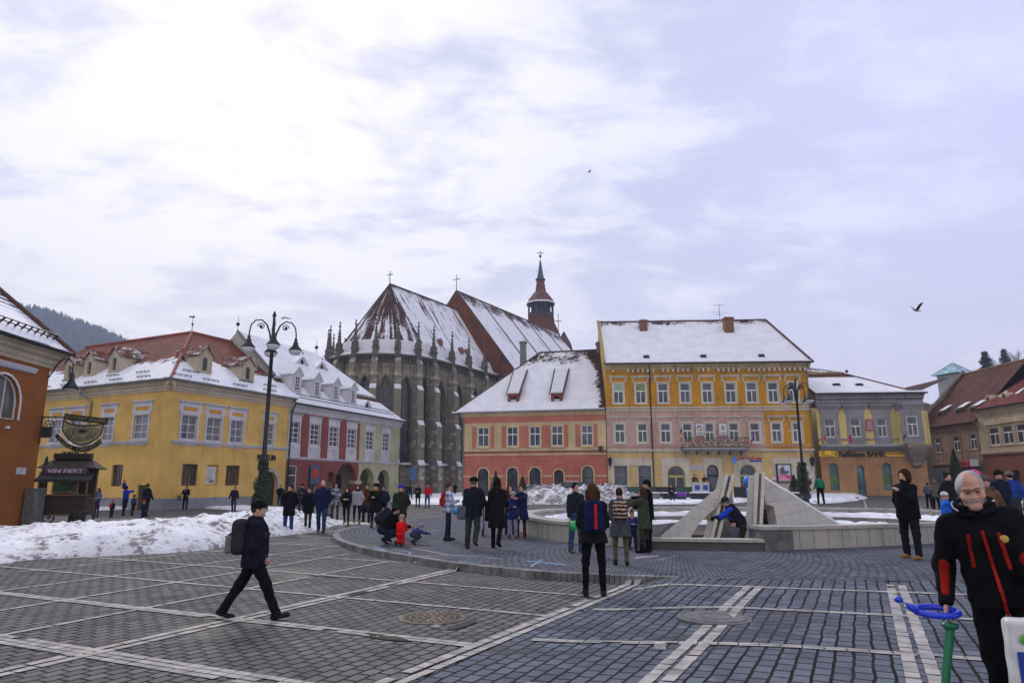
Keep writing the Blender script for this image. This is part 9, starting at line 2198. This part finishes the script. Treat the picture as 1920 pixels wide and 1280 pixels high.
for a in O['As']:
 sh_, el_, wr_, fd_, sd_ = a; dn = nrm(wr_ - el_); yw = O['yaw']; inn = np.array([-.5 * math.cos(yw) + .8 * math.sin(yw), -.5 * math.sin(yw) - .8 * math.cos(yw), 0]); inn = inn - dn * (inn @ dn)
 f_ = nrm(inn); lt = nrm(np.cross(dn, f_)); lt = lt * (1 if lt[0] * sd_ > 0 else -1); p0, p1 = sh_ * .62 + el_ * .38 + f_ * .045 - lt * .01, el_ * .15 + wr_ * .85 + f_ * .036
 np_obj('red_sleeve_panel', [(1, 'c', (p0, el_ + f_ * .044, .028, .038), .03), (1, 'c', (el_ + f_ * .044, p1, .038, .024), .03)], .008, RDM, O)
 q0 = sh_ * .8 + el_ * .2 + f_ * .062; np_obj('white_sleeve_panel', [(1, 'c', (q0, p0 + lt * .028 + f_ * .008, .014, .020), .02), (1, 'c', (p0 + lt * .028 + f_ * .008, el_ + lt * .038 + f_ * .028, .020, .014), .02)], .008, WHT, O)
# what he leans on and holds
hw = O['w'](O['As'][1][2] + O['As'][1][3] * .07) if False else None
left = min(O['As'], key=lambda a: (O['w'](a[2])).x); hand = O['w'](left[2] + left[3] * .06 * s)
GB, BB = plain('green_balloon_skin', (.010, .16, .07), .3, .1, 3), plain('blue_balloon_skin', (.015, .045, .62), .3, .1, 3)
gb = MB(); p1 = hand + Vector((0, -.02, -.10)); gb.tube([p1 + Vector((-x_, 0, z_)) for x_, z_ in ((0, .05), (0, 0), (.02, -.1), (.055, -.25), (.085, -.4), (.105, -.55), (.115, -.7), (.115, -.82), (.11, -.86))], [.018, .027, .027, .026, .025, .025, .025, .022, .008], 14)
kn = [p1 + Vector((math.cos(t) * .028, math.sin(t) * .028, .0)) for t in [6.283 * i / 12 for i in range(13)]]; gb.tube(kn, .024, 10, False)
o = gb.build('balloon_cane', GB, smooth=True); tag(o, 'long green modelling balloon the old man leans on like a stick', 'balloon')
bb = MB(); c_ = hand + Vector((-.10, -.05, -.005)); bb.tube([c_ + Vector((math.cos(t) * .135, math.sin(t) * .10, .012 * math.sin(t))) for t in [6.283 * i / 26 for i in range(27)]], .021, 12, False)
tip = c_ + Vector((-.13, -.02, 0)); bb.tube([tip, tip + Vector((-.05, -.0, .03)), tip + Vector((-.075, 0, .05))], [.02, .024, .008], 10); bb.ball(tip + Vector((-.125, 0, .078)), .022, 10, (1.4, 1, 1)); bb.tube([tip + Vector((-.075, 0, .05)), tip + Vector((-.10, 0, .066))], .004, 6)
tag(bb.build('balloon_ring', BB, smooth=True), 'blue modelling balloon twisted into a ring in the old man\'s hand', 'balloon')
# carrier bag in the other hand
right = max(O['As'], key=lambda a: (O['w'](a[2])).x); hb = O['w'](right[2] + right[3] * .09 * s)
br = empty('carrier_bag', hb + Vector((0, 0, -.62)), 'white plastic carrier bag with a blue and yellow emblem held by the old man', 'bag'); f = Fr(hb + Vector((-.08, -.05, -.62)), (.97, -.24, 0), (-.24, -.97, 0))
V, Q = nets([(1, 'b', (np.array([0, 0, .27]), None, np.array([.20, .055, .27]), .03), .02), (1, 'c', ((-.09, 0, .5), (-.02, 0, .62), .012, .012), .02), (1, 'c', ((.09, 0, .5), (.02, 0, .62), .012, .012), .02)], .009, (), .004); V2 = np.array([tuple(f.P(*v) - br.location) for v in V])
mesh_np('bag_body', V2, Q, plain('white_plastic_bag', (.62, .63, .64), .35, .08, 6), br, br.location, 0)
MB().box(f, -.17, .17, .058, .062, .06, .36).build('blue_square', plain('print_blue', (.012, .04, .30), .4, .05), br); MB().ext(f, [(.13 * math.cos(t), .21 + .13 * math.sin(t)) for t in [6.283 * k / 28 for k in range(28)]], .062, .065).build('red_ring', plain('print_red', (.60, .02, .015), .4, .05), br)
yd = MB().ext(f, [(.115 * math.cos(t), .21 + .115 * math.sin(t)) for t in [6.283 * k / 28 for k in range(28)]], .065, .068).build('yellow_disc', plain('print_yellow', (.75, .58, .015), .4, .05), br); text_mb('L DL', f, -.09, .18, .07, .18, .003, .068, .02).build('emblem_letters', plain('print_navy', (.012, .03, .22), .4), br); MB().ball(f.P(-.10, .06, .43), .035, 8, (1.6, .2, 1)).build('green_print', plain('print_green', (.06, .30, .03), .4), br)
# loose things in hands
def bal(c, r, col, lab, grp=None): c = Vector(c); o = MB().ball(c, r, 16, (1, 1, 1.18)).ball(c - Vector((0, 0, r * 1.2)), r * .12, 6).build('balloon', col, smooth=True); tag(o, lab, 'balloon', grp)
bal(at(1076, 985, ground_pt(1081, 1036).y - .35), .10, plain('emerald_balloon_skin', (.02, .38, .12), .3, .05), 'green round balloon held by the man in jeans')
Yb = ground_pt(1411, 952).y - .3; bal(at(1403, 902, Yb), .26, BB2 if False else plain('azure_balloon_skin', (.015, .17, .75), .3, .05), 'upper of the two bright blue balloons between the fins'); bal(at(1407, 922, Yb), .24, bpy.data.materials['azure_balloon_skin'], 'lower of the two bright blue balloons between the fins')
bal(at(855, 957, ground_pt(840, 1013).y - .2), .10, plain('sky_balloon_skin', (.05, .28, .62), .3, .05), 'light blue balloon beside the woman in the plaid jacket')
def bag(px, py, Y, r, col, lab):
 c = at(px, py, Y); V, Q = nets([(1, 'b', (np.array([0, 0, 0]), None, np.array(r), min(r) * .6), .02), (1, 'c', ((-r[0] * .6, 0, r[2]), (0, 0, r[2] * 1.9), .012, .012), .02), (1, 'c', ((r[0] * .6, 0, r[2]), (0, 0, r[2] * 1.9), .012, .012), .02)], .02, (), .003); tag(mesh_np('handbag', V, Q, cloth(col), None, c, .3), lab, 'bag')
bag(867, 961, ground_pt(887, 1027).y, (.13, .07, .16), (.09, .10, .12), 'grey shoulder bag hanging at the left of the man in the black cap'); bag(336, 933, ground_pt(346, 955).y, (.16, .08, .20), (.10, .09, .08), 'dark bag carried by the person in black at the museum corner')
bag(1278, 926, 52.4, (.35, .15, .16), (.18, .06, .35), 'violet bag on the black planter bench'); bag(682, 952, ground_pt(668, 983).y + .3, (.22, .09, .18), (.02, .025, .04), 'dark navy handbag beside the woman in the light grey jacket')
# pushchair in front of the woman in black
def pushchair():
 c = ground_pt(922, 1004); r = empty('pushchair', c, 'black pushchair with yellow stripes in front of the woman in black', 'pushchair'); P = lambda x, y, z: Vector(c) + Vector((x, y, z))
 for x in (-.27, .27):
  for y in (-.3, .35): MB().tube([P(x - .02, y, .13), P(x + .02, y, .13)], .13, 14).build('wheel', MT['iron'], r)
 m = MB()
 for x in (-.25, .25): m.tube([P(x, .35, .13), P(x, -.05, .55), P(x, -.45, 1.02)], .015, 6); m.tube([P(x, -.3, .13), P(x, .1, .62)], .015, 6)
 m.tube([P(-.25, -.45, 1.02), P(.25, -.45, 1.02)], .02, 6); m.build('frame', MT['iron'], r)
 V, Q = nets([(1, 'b', (np.array([0, .1, .5]), None, np.array([.21, .26, .07]), .04), .05), (1, 'b', (np.array([0, -.12, .72]), None, np.array([.21, .07, .24]), .04), .05), (1, 'e', (np.array([0, -.02, .95]), None, np.array([.22, .24, .13])), .04)], .02); mesh_np('seat', V, Q, cloth(BLK), r, c, 0); MB().box(Fr(c, (1, 0, 0), (0, 1, 0)), .2, .24, -.18, .1, .3, .7).build('yellow_stripe', plain('neon_yellow', (.55, .60, .03), .6), r)
pushchair()
print('PEOPLE', PEOPLE)
